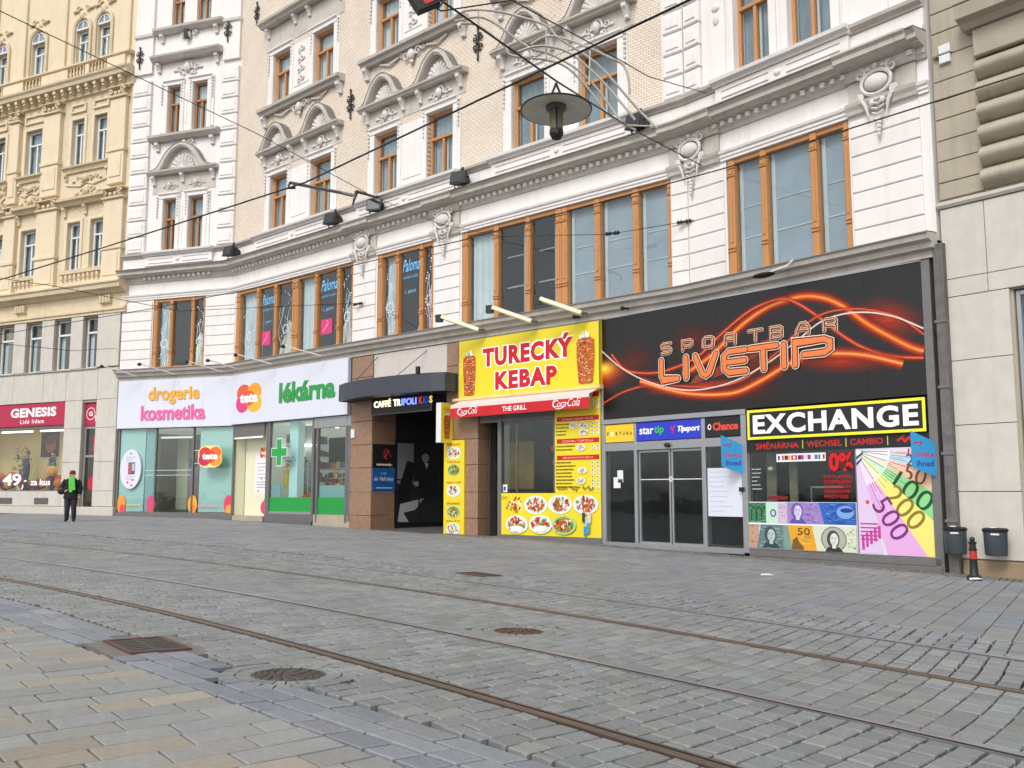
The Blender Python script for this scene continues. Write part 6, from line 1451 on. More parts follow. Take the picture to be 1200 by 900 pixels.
s = MB(); s.box(3.45, 4.42, -.012, -.006, .62, 1.76); o = thing('paper_notice', G @ T(3.9, -.01, .6), 'large white handwritten notice taped to the right glass pane', 'notice'); s.build('sheet', M_board, o, G); p = Paint(-.0125); r = random.Random(3)
for i in range(9): p.stroke([(3.52+.03*k, 1.66-i*.115+r.uniform(-.012, .012)) for k in range(int(r.uniform(12, 28)))], .006, (120, 120, 136))
p.build('handwriting', PR, o, G)
s = thing('paper_notice', G @ T(.55, -.01, 1.3), 'two small white papers stuck to the left glass pane', 'notice'); m = MB(); m.box(.42, .66, -.012, -.005, 1.3, 1.58); m.build('sheet', M_wframe, s, G); m = MB(); m.box(.56, .76, -.017, -.0125, 1.45, 1.76); m.build('sheet', M_wframe, s, G)
p = Paint(-.0175); p.rect(.58, .74, 1.42+.02, 1.53, (60, 60, 70)); p.build('print', PR, s, G)
def flag(x, zt, label, rod=True):
    """small blue pennant on a rod standing out from the facade"""
    Mf = G @ T(x, -.05, 0) @ RZ(radians(62)); f = thing('pennant', Mf @ T(0, 0, zt-.8), label, 'flag', None)
    m = MB(); m.face([(-.55, 0, zt), (0, .0, zt-.22), (0, 0, zt-.9), (-.55, 0, zt-.72)]); m.face([(-.55, .006, zt), (0, .006, zt-.22), (0, .006, zt-.9), (-.55, .006, zt-.72)]); m.build('cloth', mat('sky_blue_flag', (52, 150, 206), .6), f, Mf)
    p = Paint(-.002)
    for q in (0,): 
        p.text('VÝHRA', -.5, -.04, zt-.52, zt-.40, (196, 50, 70), .02); p.text('ihned', -.44, -.06, zt-.70, zt-.58, (60, 60, 150), .02); p.stroke([(-.5, zt-.24), (-.3, zt-.22), (-.36, zt-.3)], .03, (180, 50, 90))
    p.build('print', PR, f, Mf); m = MB(); m.tube([(.03, 0, zt-.22), (.02, 0, zt-.95)], .012, 6); m.ball((.05, 0, zt-.24), .04, .04, .04, 6, 4); m.build('rod', M_wframe, f, Mf)
flag(4.5, 2.5, 'blue pennant hanging beside the white handwritten notice'); flag(8.98, 2.38, 'blue pennant hanging at the right end below the EXCHANGE sign')

# --- exchange office --------------------------------------------------------
ex = thing('exchange_sign', G @ T(6.7, -.1, 2.38), 'black EXCHANGE sign with a thick yellow border', 'sign')
MB().cbox(4.68, 8.84, -.1, .1, 2.38, 3.06, .005).build('panel', M_black, ex, G); m = MB(); face_frame(m, 4.68, 8.84, 2.38, 3.06, -.101, .06, .012); m.build('border', mat('lemon_border', (232, 226, 50), .4, emit=.05), ex, G)
letters(G, ex, 'EXCHANGE', 4.84, 8.70, 2.5, 2.94, -.125, (244, 244, 244), .035, .02, 0., 1.12)
st = thing('currency_sign', G @ T(6.7, -.05, 2.13), 'black strip with red SMĚNÁRNA WECHSEL CAMBIO lettering', 'sign'); MB().box(4.62, 8.9, -.04, .1, 2.1, 2.37).build('panel', M_black, st, G); p = Paint(-.041); RR = (206, 40, 34)
p.text('SMĚNÁRNA', 4.85, 5.95, 2.16, 2.33, RR, .01); p.text('WECHSEL', 6.15, 6.98, 2.17, 2.30, RR, .01); p.text('CAMBIO', 7.18, 7.9, 2.17, 2.30, RR, .01)
for x in (6.05, 7.08, 8.0): p.rect(x-.01, x+.01, 2.14, 2.33, (206, 200, 60))
r = random.Random(6); p.stroke([(8.2, 2.22), (8.3, 2.28), (8.36, 2.2), (8.46, 2.29), (8.5, 2.2), (8.62, 2.24), (8.7, 2.24)], .045, RR); p.ell(8.34, 2.31, .02, .02, RR, 6); p.build('lettering', PR, st, G)
ef = thing('exchange_shopfront', G @ T(6.7, 0, -.3), 'exchange office window with steel base to the right of the glass entrance', 'shopfront')
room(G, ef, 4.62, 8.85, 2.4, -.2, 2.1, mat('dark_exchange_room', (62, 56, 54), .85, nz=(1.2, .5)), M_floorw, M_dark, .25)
MB().cbox(4.6, 9.0, -.08, .16, -.50, -.26, .01).build('base', M_steel, ef, G); MB().cbox(4.6, 9.0, -.05, .16, -.258, -.1, .01).build('sill', M_steel, ef, G)
pane(ef, G, 4.6, 7.25, .97, 2.1, .02, M_shopglass); MB().box(7.24, 7.28, .0, .1, -.1, 2.1).build('post', M_steel, ef, G); MB().box(4.58, 4.64, .0, .1, -.1, 2.1).build('post', M_steel, ef, G)
m = MB(); m.box(4.75, 5.0, .5, .55, .9, 2.1); m.box(5.35, 5.55, .5, .55, .9, 2.1); m.build('curtain', mat('beige_curtain', (124, 116, 96), .8, nz=(3., .3)), ef, G); m = MB(); m.box(5.7, 6.5, .8, .84, 1.28, 1.32); m.box(5.7, 5.73, .8, .83, .9, 1.28); m.build('counter_glass', M_alu, ef, G)
MB().ball((5.0, .3, 1.72), .07, .07, .05, 8, 5).build('camera_dome', M_wframe, ef, G)
p = Paint(.018); p.rect(5.34, 6.56, 1.86, 2.04, (232, 232, 236))
x = 5.38
for cols_ in (((40, 60, 140), (240, 240, 240), (200, 40, 50)), ((30, 30, 30), (200, 40, 40), (230, 190, 50)), ((206, 40, 50),), ((40, 50, 130), (200, 60, 80)), ((190, 200, 220), (170, 60, 80)), ((220, 220, 230), (90, 110, 170)), ((40, 130, 80), (240, 240, 240), (200, 50, 50))):
    n = len(cols_)
    for i, c in enumerate(cols_): p.rect(x+i*.15/n, x+(i+1)*.15/n, 1.9, 2.0, c)
    x += .168
p.rect(5.776, 5.80, 1.92, 1.98, (250, 250, 250)); p.rect(5.765, 5.83, 1.94, 1.96, (250, 250, 250))
p.rect(5.1, 6.0-.4, 1.02, 1.1, (120, 24, 26)); p.text('0%', 6.62, 7.2, 1.62, 2.04, (60, 10, 12), .07); p.text('0%', 6.63, 7.19, 1.63, 2.03, (206, 22, 30), .045)
for i, s_ in enumerate(('POPLATEK', 'COMMISSION', 'PROVISION', 'COMMISSIONE', 'PROVIZE')): p.text(s_, 6.5, 7.18-.03*i, 1.48-i*.105, 1.55-i*.105, (176, 24, 28), .03)
p.lines(4.68, 4.96, 1.72, 6, .09, .02, (200, 206, 200), r); p.build('window_lettering', PR, ef, G)
def portrait(p, cx, cz, s, face, hair, coat):
    """generic engraved head, no likeness"""
    p.poly([(cx-.9*s, cz-1.05*s), (cx-.55*s, cz-.62*s), (cx+.5*s, cz-.62*s), (cx+.9*s, cz-1.05*s)], coat)
    p.ell(cx-.05*s, cz+.05*s, .62*s, .78*s, hair, 18); p.poly([(cx-.16*s, cz-.75*s), (cx-.18*s, cz-.3*s), (cx+.2*s, cz-.3*s), (cx+.2*s, cz-.75*s)], face); p.ell(cx+.04*s, cz+.02*s, .40*s, .56*s, face, 18)
    dk = tuple(int(c*.45) for c in face)
    for k in (-.12, .2): p.ell(cx+k*s, cz+.1*s, .07*s, .03*s, dk, 8); p.stroke([(cx+(k-.09)*s, cz+.2*s), (cx+(k+.08)*s, cz+.21*s)], .035*s, dk)
    p.stroke([(cx+.06*s, cz+.1*s), (cx+.11*s, cz-.1*s), (cx+.03*s, cz-.12*s)], .03*s, dk); p.stroke([(cx-.08*s, cz-.27*s), (cx+.06*s, cz-.25*s), (cx+.16*s, cz-.27*s)], .04*s, dk)
    for i in range(7): p.stroke([(cx-.3*s+.02*i*s, cz+(.3-.12*i)*s), (cx-.2*s+.02*i*s, cz+(.26-.12*i)*s)], .02*s, dk)
def engraving(p, x0, x1, z0, z1, cols, n, r):
    for i in range(n):
        x = r.uniform(x0, x1); z = r.uniform(z0, z1); w = r.uniform(.03, .16)*(x1-x0); p.stroke([(max(x0, x-w), z), (x, min(z1, max(z0, z+r.uniform(-.04, .04)))), (min(x1, x+w), z)], r.uniform(.004, .014), r.choice(cols))
b1 = thing('banknote_poster', G @ T(5.9, -.03, -.08), 'poster of large mixed banknotes along the foot of the exchange window', 'poster'); MB().box(4.6, 7.25, -.02, .0, -.09, .97).build('panel', M_board, b1, G)
p = Paint(-.021); r = random.Random(77)
p.rect(4.6, 5.05, .50, .95, (66, 122, 84)); engraving(p, 4.61, 5.05, .52, .94, [(30, 80, 50), (150, 196, 150), (40, 100, 60)], 40, r)
for i in range(3): p.stroke([(4.66+.14*i, .55), (4.67+.14*i, .8), (4.73+.14*i, .86), (4.79+.14*i, .8), (4.79+.14*i, .55)], .025, (24, 74, 44))
p.rect(5.05, 5.36, .50, .95, (186, 216, 196)); p.ell(5.24, .72, .08, .09, (90, 70, 130), 12); p.ell(5.24, .72, .05, .06, (200, 190, 220), 10); p.rect(5.36, 5.60, .50, .95, (196, 176, 196)); engraving(p, 5.37, 5.6, .52, .93, [(120, 90, 140), (230, 220, 230)], 20, r)
p.poly([(5.6, .5), (6.5, .5), (6.38, .96), (5.6, .96)], (150, 126, 186)); engraving(p, 5.95, 6.35, .52, .94, [(90, 60, 150), (180, 160, 210)], 40, r); portrait(p, 5.86, .76, .24, (206, 196, 222), (110, 90, 150), (96, 76, 150))
p.poly([(6.5, .5), (7.24, .5), (7.24, .96), (6.38, .96)], (50, 96, 176)); engraving(p, 6.55, 7.22, .52, .94, [(20, 50, 140), (110, 160, 220), (30, 70, 160)], 60, r); p.ell(7.0, .76, .2, .14, (120, 160, 214), 14); p.ell(7.03, .8, .15, .05, (30, 60, 140), 10)
p.rect(4.6, 4.85, -.07, .46, (190, 150, 120)); engraving(p, 4.61, 4.85, -.05, .44, [(150, 80, 60), (90, 120, 160)], 20, r); p.poly([(4.8, -.07), (5.5, -.07), (5.5, .46), (4.92, .46)], (100, 124, 122)); engraving(p, 4.9, 5.5, -.05, .44, [(50, 70, 76), (170, 190, 186)], 50, r); portrait(p, 5.18, .22, .25, (176, 190, 190), (60, 80, 84), (50, 66, 70))
p.rect(5.5, 5.72, -.07, .46, (120, 150, 140)); p.poly([(5.72, -.07), (6.32, -.07), (6.22, .46), (5.62, .46)], (222, 158, 46)); engraving(p, 5.7, 6.2, -.05, .3, [(180, 110, 30), (240, 190, 90)], 36, r); p.poly([(5.7, -.06), (5.74, .15), (5.84, .22), (5.9, .1), (6.0, .0), (6.0, -.06)], (120, 84, 40)); p.text('50', 5.86, 6.16, .26, .41, (60, 50, 30), .0)
p.poly([(6.32, -.07), (7.24, -.07), (7.24, .46), (6.22, .46)], (206, 212, 190)); p.ell(6.72, .19, .30, .27, (120, 124, 110), 24); p.ell(6.72, .19, .27, .245, (168, 172, 160), 24); portrait(p, 6.72, .18, .24, (214, 214, 204), (70, 72, 64), (50, 52, 46)); engraving(p, 7.03, 7.23, .0, .42, [(150, 160, 130), (100, 110, 90)], 20, r)
p.rect(4.6, 7.24, .462, .495, (228, 232, 238)); p.build('print', PR, b1, G)
b2 = thing('euro_poster', G @ T(8.1, -.03, -.08), 'large poster of fanned euro banknotes from ten to five hundred', 'poster'); MB().box(7.28, 8.9, -.02, .0, -.09, 2.09).build('panel', M_board, b2, G)
p = Paint(-.021)
def note(a0, a1, col, num, numcol, r0, r1, dist, size, tilt):
    """one note of the fan: wedge from the upper left corner (angles downwards from horizontal), cut at the poster edge"""
    ox, oz = 7.28, 2.04; X1, Z0 = 8.89, -.08
    def hit(a):
        ca, sa = cos(a), -sin(a); ts = []
        if ca > 1e-6: ts.append((X1-ox)/ca)
        if sa < -1e-6: ts.append((Z0-oz)/sa)
        t = min(ts); return (ox+t*ca, oz+t*sa)
    P0, P1 = hit(a0), hit(a1); poly = [(ox, oz), P1]
    if P1[0] < X1-1e-4 and P0[0] > X1-1e-4: poly.append((X1, Z0))
    poly.append(P0); p.poly(poly, col)
    am = (a0+a1)/2; lt = tuple(min(255, int(c*.5+128)) for c in col); dk = tuple(int(c*.62) for c in col)
    for k in range(7):
        a = a0+(a1-a0)*(k+.7)/9.5; t0 = .35+.1*(k % 3); t1 = t0+random.uniform(.3, .9); q0 = (ox+t0*cos(a), oz-t0*sin(a)); e = hit(a); te = math.hypot(e[0]-ox, e[1]-oz); t1 = min(t1, te-.02); q1 = (ox+t1*cos(a), oz-t1*sin(a)); p.stroke([q0, q1], .012, dk if k % 2 else lt)
    p.poly([(ox, oz), (ox+.75*cos(a1), oz-.75*sin(a1)), (ox+.75*cos(a0), oz-.75*sin(a0))], lt)
    p.stroke([(ox+.12*cos(a0+.04), oz-.12*sin(a0+.04)), (ox+.7*cos(a0+.04), oz-.7*sin(a0+.04))], .012, (60, 60, 80))
    bx_, bz_ = ox+dist*cos(am), oz-dist*sin(am); s = size; vs, fs = text_shape(num, .0, 0, 1., 4); p.up(); p.col = RGB(*numcol); w = s*.70*len(num); R_ = -tilt
    PP = []
    for u, v in vs: x, z = u*w, (v-.5)*s; PP.append((min(X1, bx_+x*cos(R_)-z*sin(R_)), p.y, max(Z0, bz_+x*sin(R_)+z*cos(R_))))
    p.add(PP, fs)
D = radians
note(D(75), D(90), (226, 222, 236), '', (0, 0, 0), 0, 0, 1, .1, 0) if False else None
note(D(-0), D(8), (232, 206, 210), '10', (196, 50, 60), 0, 0, 1.12, .2, D(6))
note(D(6), D(17), (190, 214, 228), '20', (56, 84, 150), 0, 0, 1.08, .27, D(12))
note(D(16), D(29), (232, 186, 154), '50', (120, 66, 50), 0, 0, 1.12, .33, D(20))
note(D(28), D(43), (140, 206, 136), '100', (20, 80, 44), 0, 0, 1.02, .42, D(36))
note(D(42), D(57), (234, 222, 120), '200', (140, 116, 40), 0, 0, 1.08, .44, D(48))
note(D(56), D(74), (218, 166, 216), '500', (120, 40, 116), 0, 0, 1.12, .42, D(58))
note(D(74), D(90), (206, 176, 214), '', (0, 0, 0), 0, 0, 1, .1, 0) if False else p.poly([(7.29, 2.0), (7.29+2.1/math.tan(D(76)), -.07), (7.29, -.07)], (214, 190, 222))
for i in range(5): p.rect(7.34+.09*i, 7.4+.09*i, .0+.06*i, .3+.05*i, (190, 60, 150)); p.rect(7.32, 7.7, .2+.08*i, .23+.08*i, (180, 50, 140))
p.poly([(7.29, 1.92), (7.44, 2.02), (7.44, 1.98), (7.29, 1.86)], (40, 50, 130)); p.poly([(7.29, 1.8), (7.42, 1.9), (7.42, 1.86), (7.29, 1.73)], (40, 50, 130)); p.ell(7.5, .98, .05, .05, (214, 80, 60), 5)
p.build('print', PR, b2, G)

# ================================================================== lamps, wires and fittings on the facade
def floodlight(S, x, z, label, yaw=0.):
    t = thing('floodlight', S @ T(x, -.45, z), label, 'floodlight', 'black floodlights standing on the cornice'); M = WM[t.name] @ RZ(yaw) @ Matrix.Scale(1.35, 4)
    MB().tube([(-.16, 0, 0), (-.2, 0, .22), (.2, 0, .22), (.16, 0, 0)], .018, 6).build('bracket', M_black, t, M)
    m = MB(); m.add([(-.19, -.22, .02), (.19, -.22, .02), (.19, -.14, .34), (-.19, -.14, .34), (-.13, .14, .08), (.13, .14, .08), (.13, .16, .28), (-.13, .16, .28)], [(0, 1, 2, 3), (4, 7, 6, 5), (0, 4, 5, 1), (3, 2, 6, 7), (0, 3, 7, 4), (1, 5, 6, 2)])
    for i in range(5): m.box(-.1+.05*i-.008, -.1+.05*i+.008, .1, .22, .1, .27)
    m.build('housing', M_black, t, M); m = MB(); m.add([(-.16, -.228, .05), (.16, -.228, .05), (.16, -.152, .31), (-.16, -.152, .31)], [(0, 1, 2, 3)]); m.build('lens', M_lens, t, M)
    MB().tube([(.0, .0, .3), (.02, .05, .48)], [.05, .03], 6).build('visor_knob', M_black, t, M)
floodlight(B, 20.35, 10.58, 'black floodlight on the cornice right of the wide orange window, beside the hanging lamp')
floodlight(B, 13.7, 10.58, 'black floodlight on the cornice above the white stone pier left of the big window', .3)
floodlight(B, 7.25, 10.58, 'black floodlight on the cornice above the long salon window', .2)
floodlight(B, .55, 10.58, 'leftmost black floodlight on the cornice, by the inner bend of the facade', .2)
floodlight(B, 9.6, 10.58, 'small black floodlight on the cornice above the three pane salon window', .5)
# long arm lamps over the kebab sign
for x, lab in ((13.2, 'left one of the three cream trough lamps over the kebab sign'), (15.3, 'middle one of the three cream trough lamps over the kebab sign'), (17.1, 'right one of the three cream trough lamps over the kebab sign')):
    x += .5; t = thing('arm_lamp', B @ T(x+.3, -.4, 6.2), lab, 'lamp', 'cream trough lamps over the kebab sign')
    m = MB(); a = Vector((x-.1, -1.15, 6.42)); b = Vector((x+.75, -.42, 6.02)); d = (b-a).normalized(); n = d.cross(Vector((0, 0, 1))).normalized(); u = n.cross(d)
    vs = [tuple(p+n*s*.1+u*w) for p in (a, b) for s, w in ((-1, -.05), (1, -.05), (.7, .06), (-.7, .06))]
    m.add(vs, [(0, 1, 2, 3), (7, 6, 5, 4), (0, 4, 5, 1), (1, 5, 6, 2), (2, 6, 7, 3), (3, 7, 4, 0)]); m.build('trough', M_cream2, t, B)
    MB().tube([tuple(b), (x+.8, -.1, 6.05)], .03, 6).build('arm', M_steel, t, B)
    m = MB(); m.box(-.1, .1, -.08, .08, -.13, .09, T(*a) @ T(-.08, 0, -.02) @ RZ(.4)); m.build('ballast', M_black, t, B)
# thin arms over the drugstore signs
for S, x, lab in ((Cc, .1, 'first thin spotlight arm from the left over the white sign board'), (Cc, 2.0, 'second thin spotlight arm from the left over the white sign board'), (Cc, 4.3, 'third thin spotlight arm from the left over the white sign board'), (Cc, 5.3, 'fourth thin spotlight arm over the join of the two white boards'), (B, 2.6, 'fifth thin spotlight arm over the green lettered sign board'), (B, 5.7, 'sixth thin spotlight arm, rightmost over the white sign boards')):
    t = thing('arm_lamp', S @ T(x+.4, -.6, 6.1), lab, 'lamp', 'thin spotlight arms over the white sign boards')
    MB().tube([(x, -1.3, 6.36), (x+.95, -.42, 6.0)], .025, 6).build('arm', M_aww, t, S)
    m = MB(); m.ball((x-.05, -1.33, 6.34), .09, .09, .07, 8, 5); m.build('lamp_head', M_black, t, S)
t = thing('spot_lamp', A @ T(2.6, -.6, 6.0), 'flat black spotlight on a bent bracket above the black billboard', 'lamp')
m = MB(); m.ball((2.75, -.75, 6.03), .3, .14, .06, 12, 6); m.build('lamp_head', M_black, t, A, 50); MB().tube([(2.8, -.7, 6.07), (3.2, -.5, 6.2), (3.3, -.42, 6.32)], .018, 6).build('bracket', M_wframe, t, A)
for x in (1.05, 4.6):
    m = MB(); m.ball((x, -.28, 5.98), .07, .06, .06, 8, 5); m.tube([(x, -.28, 5.98), (x, -.06, 6.0)], .03, 6)
    tag(m.build('security_camera', M_black, None, G if x < 4 else A, rebase=True) if x < 4 else m.build('security_camera', M_black, None, B @ T(13.4, 0, 0), rebase=True), 'small black camera under the cornice above the left end of the billboard' if x < 4 else 'small black camera under the cornice above the yellow kebab sign', 'camera')
# wrought iron wall anchors
def anchor(S, x, z, lab, s=1.):
    m = MB(); y = -.17 if S is Cc else -.05
    m.tube([(x, y, z-.5*s), (x, y, z+.5*s)], .03*s, 6)
    for k in (-1, 1):
        m.scroll(x+k*.14*s, y, z+.2*s, .12*s, 1.2, k, .032*s, pi/2); m.scroll(x+k*.14*s, y, z-.12*s, .12*s, 1.2, -k, .032*s, -pi/2)
    m.ball((x, y, z+.52*s), .05*s, .04, .07*s, 6, 4); m.ball((x, y-.02, z), .07*s, .05, .07*s, 6, 4); m.ball((x, y, z-.52*s), .04*s, .03, .06*s, 6, 4)
    tag(m.build('wall_anchor', M_black, None, S, rebase=True), lab, 'wall anchor', 'wrought iron anchors on the facade')
anchor(B, 7.55, 15.15, 'black iron scroll anchor on the cream brick between the left and middle gabled window pairs'); anchor(B, 14.0, 15.3, 'black iron scroll anchor on the cream brick between the middle and right gabled window pairs')
anchor(Cc, .2, 20.1, 'black iron scroll anchor on the far left white corner strip', .9); anchor(Cc, 4.75, 20.6, 'black iron scroll anchor on the white strip beside the inner bend', .9)
anchor(B, 1.15, 20.9, 'black iron scroll anchor high on the brick near the inner bend', .9)
m = MB(); m.box(2.55, 2.75, -.25, -.1, 20.62, 21.0); tag(m.build('vent_box', M_black, None, Cc, rebase=True), 'small black box below the top windows of the left wing', 'box')

# cables
def cable(pts, r, label, sag=0., group=None, name='overhead_cable'):
    P = []
    for i in range(len(pts)-1):
        a, b = Vector(pts[i]), Vector(pts[i+1])
        for j in range(8):
            t = j/8; q = a.lerp(b, t); q.z -= sag*4*t*(1-t); P.append(q)
    P.append(Vector(pts[-1])); m = MB(); m.tube(P, r, 6)
    return tag(m.build(name, M_wire, None, ID, 60, rebase=True), label, 'cable', group)
def wp(S, x, y, z): p = S @ Vector((x, y, z)); return tuple(p)
cable([(9.2, 6.9, 6.0), (5.95, 10.51, 6.0), (3.2, 13.73, 6.0), (-.99, 17.83, 6.0), (-6.06, 22.01, 6.0), (-9.38, 24.5, 6.0), (-15.6, 28.6, 6.0), (-24, 33.5, 6.0)], .010, 'black tram contact wire crossing from the right edge below the cornice to the far left')
cable([(4.6, 5.6, 6.0), (1.75, 8.87, 6.0), (.39, 10.38, 6.0), (-3.25, 14.4, 6.0), (-7.46, 17.83, 6.0), (-11.36, 20.95, 6.0), (-18, 26.0, 6.0)], .013, 'thick black tram contact wire rising to the top edge behind the hanging lamp')
cable([(-13.0, 17.0, 11.5), (-11.89, 20.86, 12.29), (-10.54, 24.84, 12.64), (-8.11, 28.89, 12.5), wp(B, 9.3, -.3, 11.25)], .012, 'thin black span wire slanting down from the top left to the cornice')
E1 = (-3.6, 6.2, 5.7); E2 = wp(A, .55, -.12, 9.32)
LP = Vector((.56, 11.51, 6.36))
cable([E1, (-.75, 9.48, 6.33), tuple(LP), (2.35, 17.33, 8.0), E2], .012, 'black span wire that carries the round street lamp to the stucco cartouche')
cable([(-2.2, 6.6, 5.6), (-.82, 10.43, 6.72), (0., 11.36, 7.36), (1.44, 15.24, 8.65), (2.74, 18.16, 9.46), wp(A, .9, -.3, 11.05)], .010, 'second black span wire rising from the red sign to the window sill on the right')
cable([wp(B, 9.3, -.3, 11.25), wp(B, 13.5, -1.2, 9.3), wp(B, 16, -1.1, 8.45), wp(B, 19.6, -.8, 7.9), wp(B, 21.75, -.06, 8.02)], .009, 'thin wire with insulators running across the wide orange window to the white pier')
cable([(-18, 27, 6.5), (-13.5, 24.5, 6.8), (-12.5, 25.5, 6.8), (-10.2, 28.5, 6.7), wp(B, 8.6, -.06, 7.7)], .009, 'thin wire from the left edge passing the inner bend to the first white pier')
cable([(-20, 30, 6.3), (-15.31, 32.65, 6.1), wp(Y, -.4, -.1, 7.3)], .010, 'short wire from the left edge to the corner of the ochre building')
def insulator(a, b, label):
    a, b = Vector(a), Vector(b); m = MB(); m.tube([a, b], .03, 8); d = (b-a)
    for t in (.1, .3, .7, .9): m.tube([a+d*(t-.04), a+d*(t+.04)], .055, 8)
    tag(m.build('insulator', M_black, None, rebase=True), label, 'insulator', 'wire insulators')
insulator(wp(B, 19.5, -.82, 7.92), wp(B, 19.9, -.75, 7.9), 'dark insulator on the thin wire in front of the wide orange window'); insulator(wp(B, 21.3, -.2, 8.0), wp(B, 21.65, -.09, 8.02), 'dark insulator where the thin wire meets the white pier')
insulator(wp(B, 8.2, -.25, 7.65), wp(B, 8.5, -.1, 7.7), 'dark anchor fitting on the first white pier between the salon windows')
t = thing('wire_bracket', T(-5, 23.8, 9), 'dark grey insulated rod hanging in the wires before the leftmost gabled windows', 'bracket')
MB().tube([(-5.62, 23.25, 8.98), (-4.5, 24.25, 9.04), (-4.17, 24.26, 8.97), (-4.15, 24.2, 8.85)], [.045, .045, .05, .03], 8).build('rod', M_steel, t); MB().tube([(-5.62, 23.25, 8.98), (-5.66, 23.2, 8.82), (-5.5, 23.3, 8.86)], .035, 6).build('clamp', M_black, t)
cable([(-5.66, 23.2, 8.9), (-7.5, 18.0, 6.0)], .006, 'short hanger between the grey rod and the contact wire') if False else None
t = thing('wire_bracket', T(-3.4, 26, 9.4), 'black forked wire clamp just above the sill of the middle gabled windows', 'bracket')
q = Vector(wp(B, 9.1, -.9, 11.35)); MB().tube([q, q+Vector((-.12, -.05, -.5))], [.07, .03], 6).build('arm', M_black, t); MB().tube([q, q+Vector((.75, -.45, -.35))], [.06, .04], 6).build('arm', M_black, t)

# round street lamp on its span wire
Ml = T(.56, 11.51, 5.98) @ Matrix.Rotation(radians(-3), 4, 'X')
lp = thing('street_lamp', T(.56, 11.51, 5.7), 'round disc shaped street lamp hanging from a wire above the tram tracks', 'street lamp')
m = MB(); m.lathe([(.0, .15), (.1, .13), (.3, .07), (.44, .01), (.45, -.005), (.44, -.012), (.3, .02), (.1, .05), (0, .06)], n=40); m.build('shade', mat('enamel_lamp_shade', (226, 222, 208), .5, nz=(5., .2)), lp, Ml, 40)
m = MB(); m.lathe([(.44, .012), (.456, .0), (.45, -.014), (.438, -.012)], n=40, caps=False); m.build('rim', M_black, lp, Ml)
m = MB(); m.lathe([(.13, .05), (.13, .0), (.095, -.01), (.09, -.06), (.085, -.06)], n=20); m.build('collar', M_steel, lp, Ml, 40)
m = MB(); m.lathe([(.088, -.02), (.082, -.28), (.0, -.28)], n=20); m.build('globe', mat('dusty_lamp_glass', (122, 112, 84), .25, nz=(6., .3)), lp, Ml, 40)
m = MB(); m.lathe([(.088, -.27), (.09, -.33), (.06, -.39), (.0, -.4)], n=8); m.box(-.012, .012, -.1, -.084, -.36, .0); m.build('lower_cap', M_black, lp, Ml)
m = MB(); 
for k in (-1, 1): m.tube([(k*.05, 0, .10), (k*.06, 0, .2), (k*.02, 0, .30), (k*.0, 0, .36)], .016, 6)
m.box(-.06, .06, -.03, .03, .16, .22); m.build('hanger', M_black, lp, Ml)
# curved light tube decoration hanging in the span wires
dc = thing('light_decoration', T(.6, 16.2, 8.), 'arched frame of pale light tubes strung above the street before the right gabled windows', 'decoration')
DEC = [[(-1.07, 16.13, 9.62), (-0.84, 16.12, 9.76), (-0.46, 16.11, 9.77), (0.0, 16.12, 9.69), (0.61, 16.15, 9.5), (0.84, 16.17, 9.27), (1.53, 16.23, 8.81), (2.22, 16.31, 8.05), (2.6, 16.36, 7.67)],
 [(-1.03, 16.14, 9.57), (-0.61, 16.13, 9.65), (-0.31, 16.14, 9.54), (0.0, 16.17, 9.31), (0.38, 16.2, 9.07), (0.77, 16.21, 8.95), (1.38, 16.26, 8.54), (2.04, 16.36, 7.67)],
 [(-0.92, 16.14, 9.53), (-0.61, 16.15, 9.5), (-0.15, 16.19, 9.16), (0.0, 16.21, 8.96), (0.61, 16.22, 8.89), (1.0, 16.23, 8.74), (1.38, 16.28, 8.36), (1.73, 16.33, 7.91), (2.22, 16.36, 7.63)],
 [(0.34, 16.19, 9.16), (0.61, 16.17, 9.3), (0.92, 16.17, 9.27), (1.38, 16.19, 9.1), (1.76, 16.21, 8.92), (1.99, 16.23, 8.8), (2.08, 16.25, 8.58), (2.11, 16.29, 8.28)],
 [(0.1, 16.1, 8.98), (0.5, 16.12, 9.1), (1.0, 16.15, 9.0), (1.5, 16.2, 8.6), (1.95, 16.25, 8.1), (2.2, 16.3, 7.8)]]
def cr(P, k=4):
    out = []
    for i in range(len(P)-1):
        p0, p1, p2, p3 = [Vector(P[j]) for j in (max(i-1, 0), i, i+1, min(i+2, len(P)-1))]
        for j in range(k):
            t = j/k; out.append(.5*((2*p1)+(p2-p0)*t+(2*p0-5*p1+4*p2-p3)*t*t+(3*p1-p0-3*p2+p3)*t**3))
    return out+[Vector(P[-1])]
for P in DEC: MB().tube(cr(P), .022, 6).build('light_tube', M_tubew, dc, ID, 60)
for a, b in (((-.6, 16.14, 9.5), (-.6, 16.12, 9.76)), ((.61, 16.2, 8.9), (.62, 16.15, 9.5)), ((1.38, 16.2, 8.4), (1.4, 16.2, 9.05)), ((2.04, 16.3, 7.7), (2.6, 16.36, 7.7))): MB().tube([a, b], .015, 5).build('strut', M_tubew, dc)
rs = thing('hanging_sign', T(-.8, 8.5, 5.7), 'corner of a red and white hanging sign cut by the top edge of the photo', 'sign')
MR = Matrix.Translation((-.72, 8.55, 5.82)) @ Matrix.Rotation(radians(-32), 4, 'Y') @ Matrix.Rotation(radians(15), 4, 'Z') @ Matrix.Scale(.62, 4); m = MB(); m.cbox(-.35, .04, -.02, .12, -.05, .6, .01); m.build('case', M_black, rs, MR); m = MB(); m.box(-.2, .02, -.032, -.022, .0, .56); m.build('face', mat('red_sign_face', (186, 46, 44), .4), rs, MR)
cable([(-.70, 8.54, 5.74), (-.5, 9.3, 6.5)], .01, 'short cable tying the red sign to the span wire at the top edge')

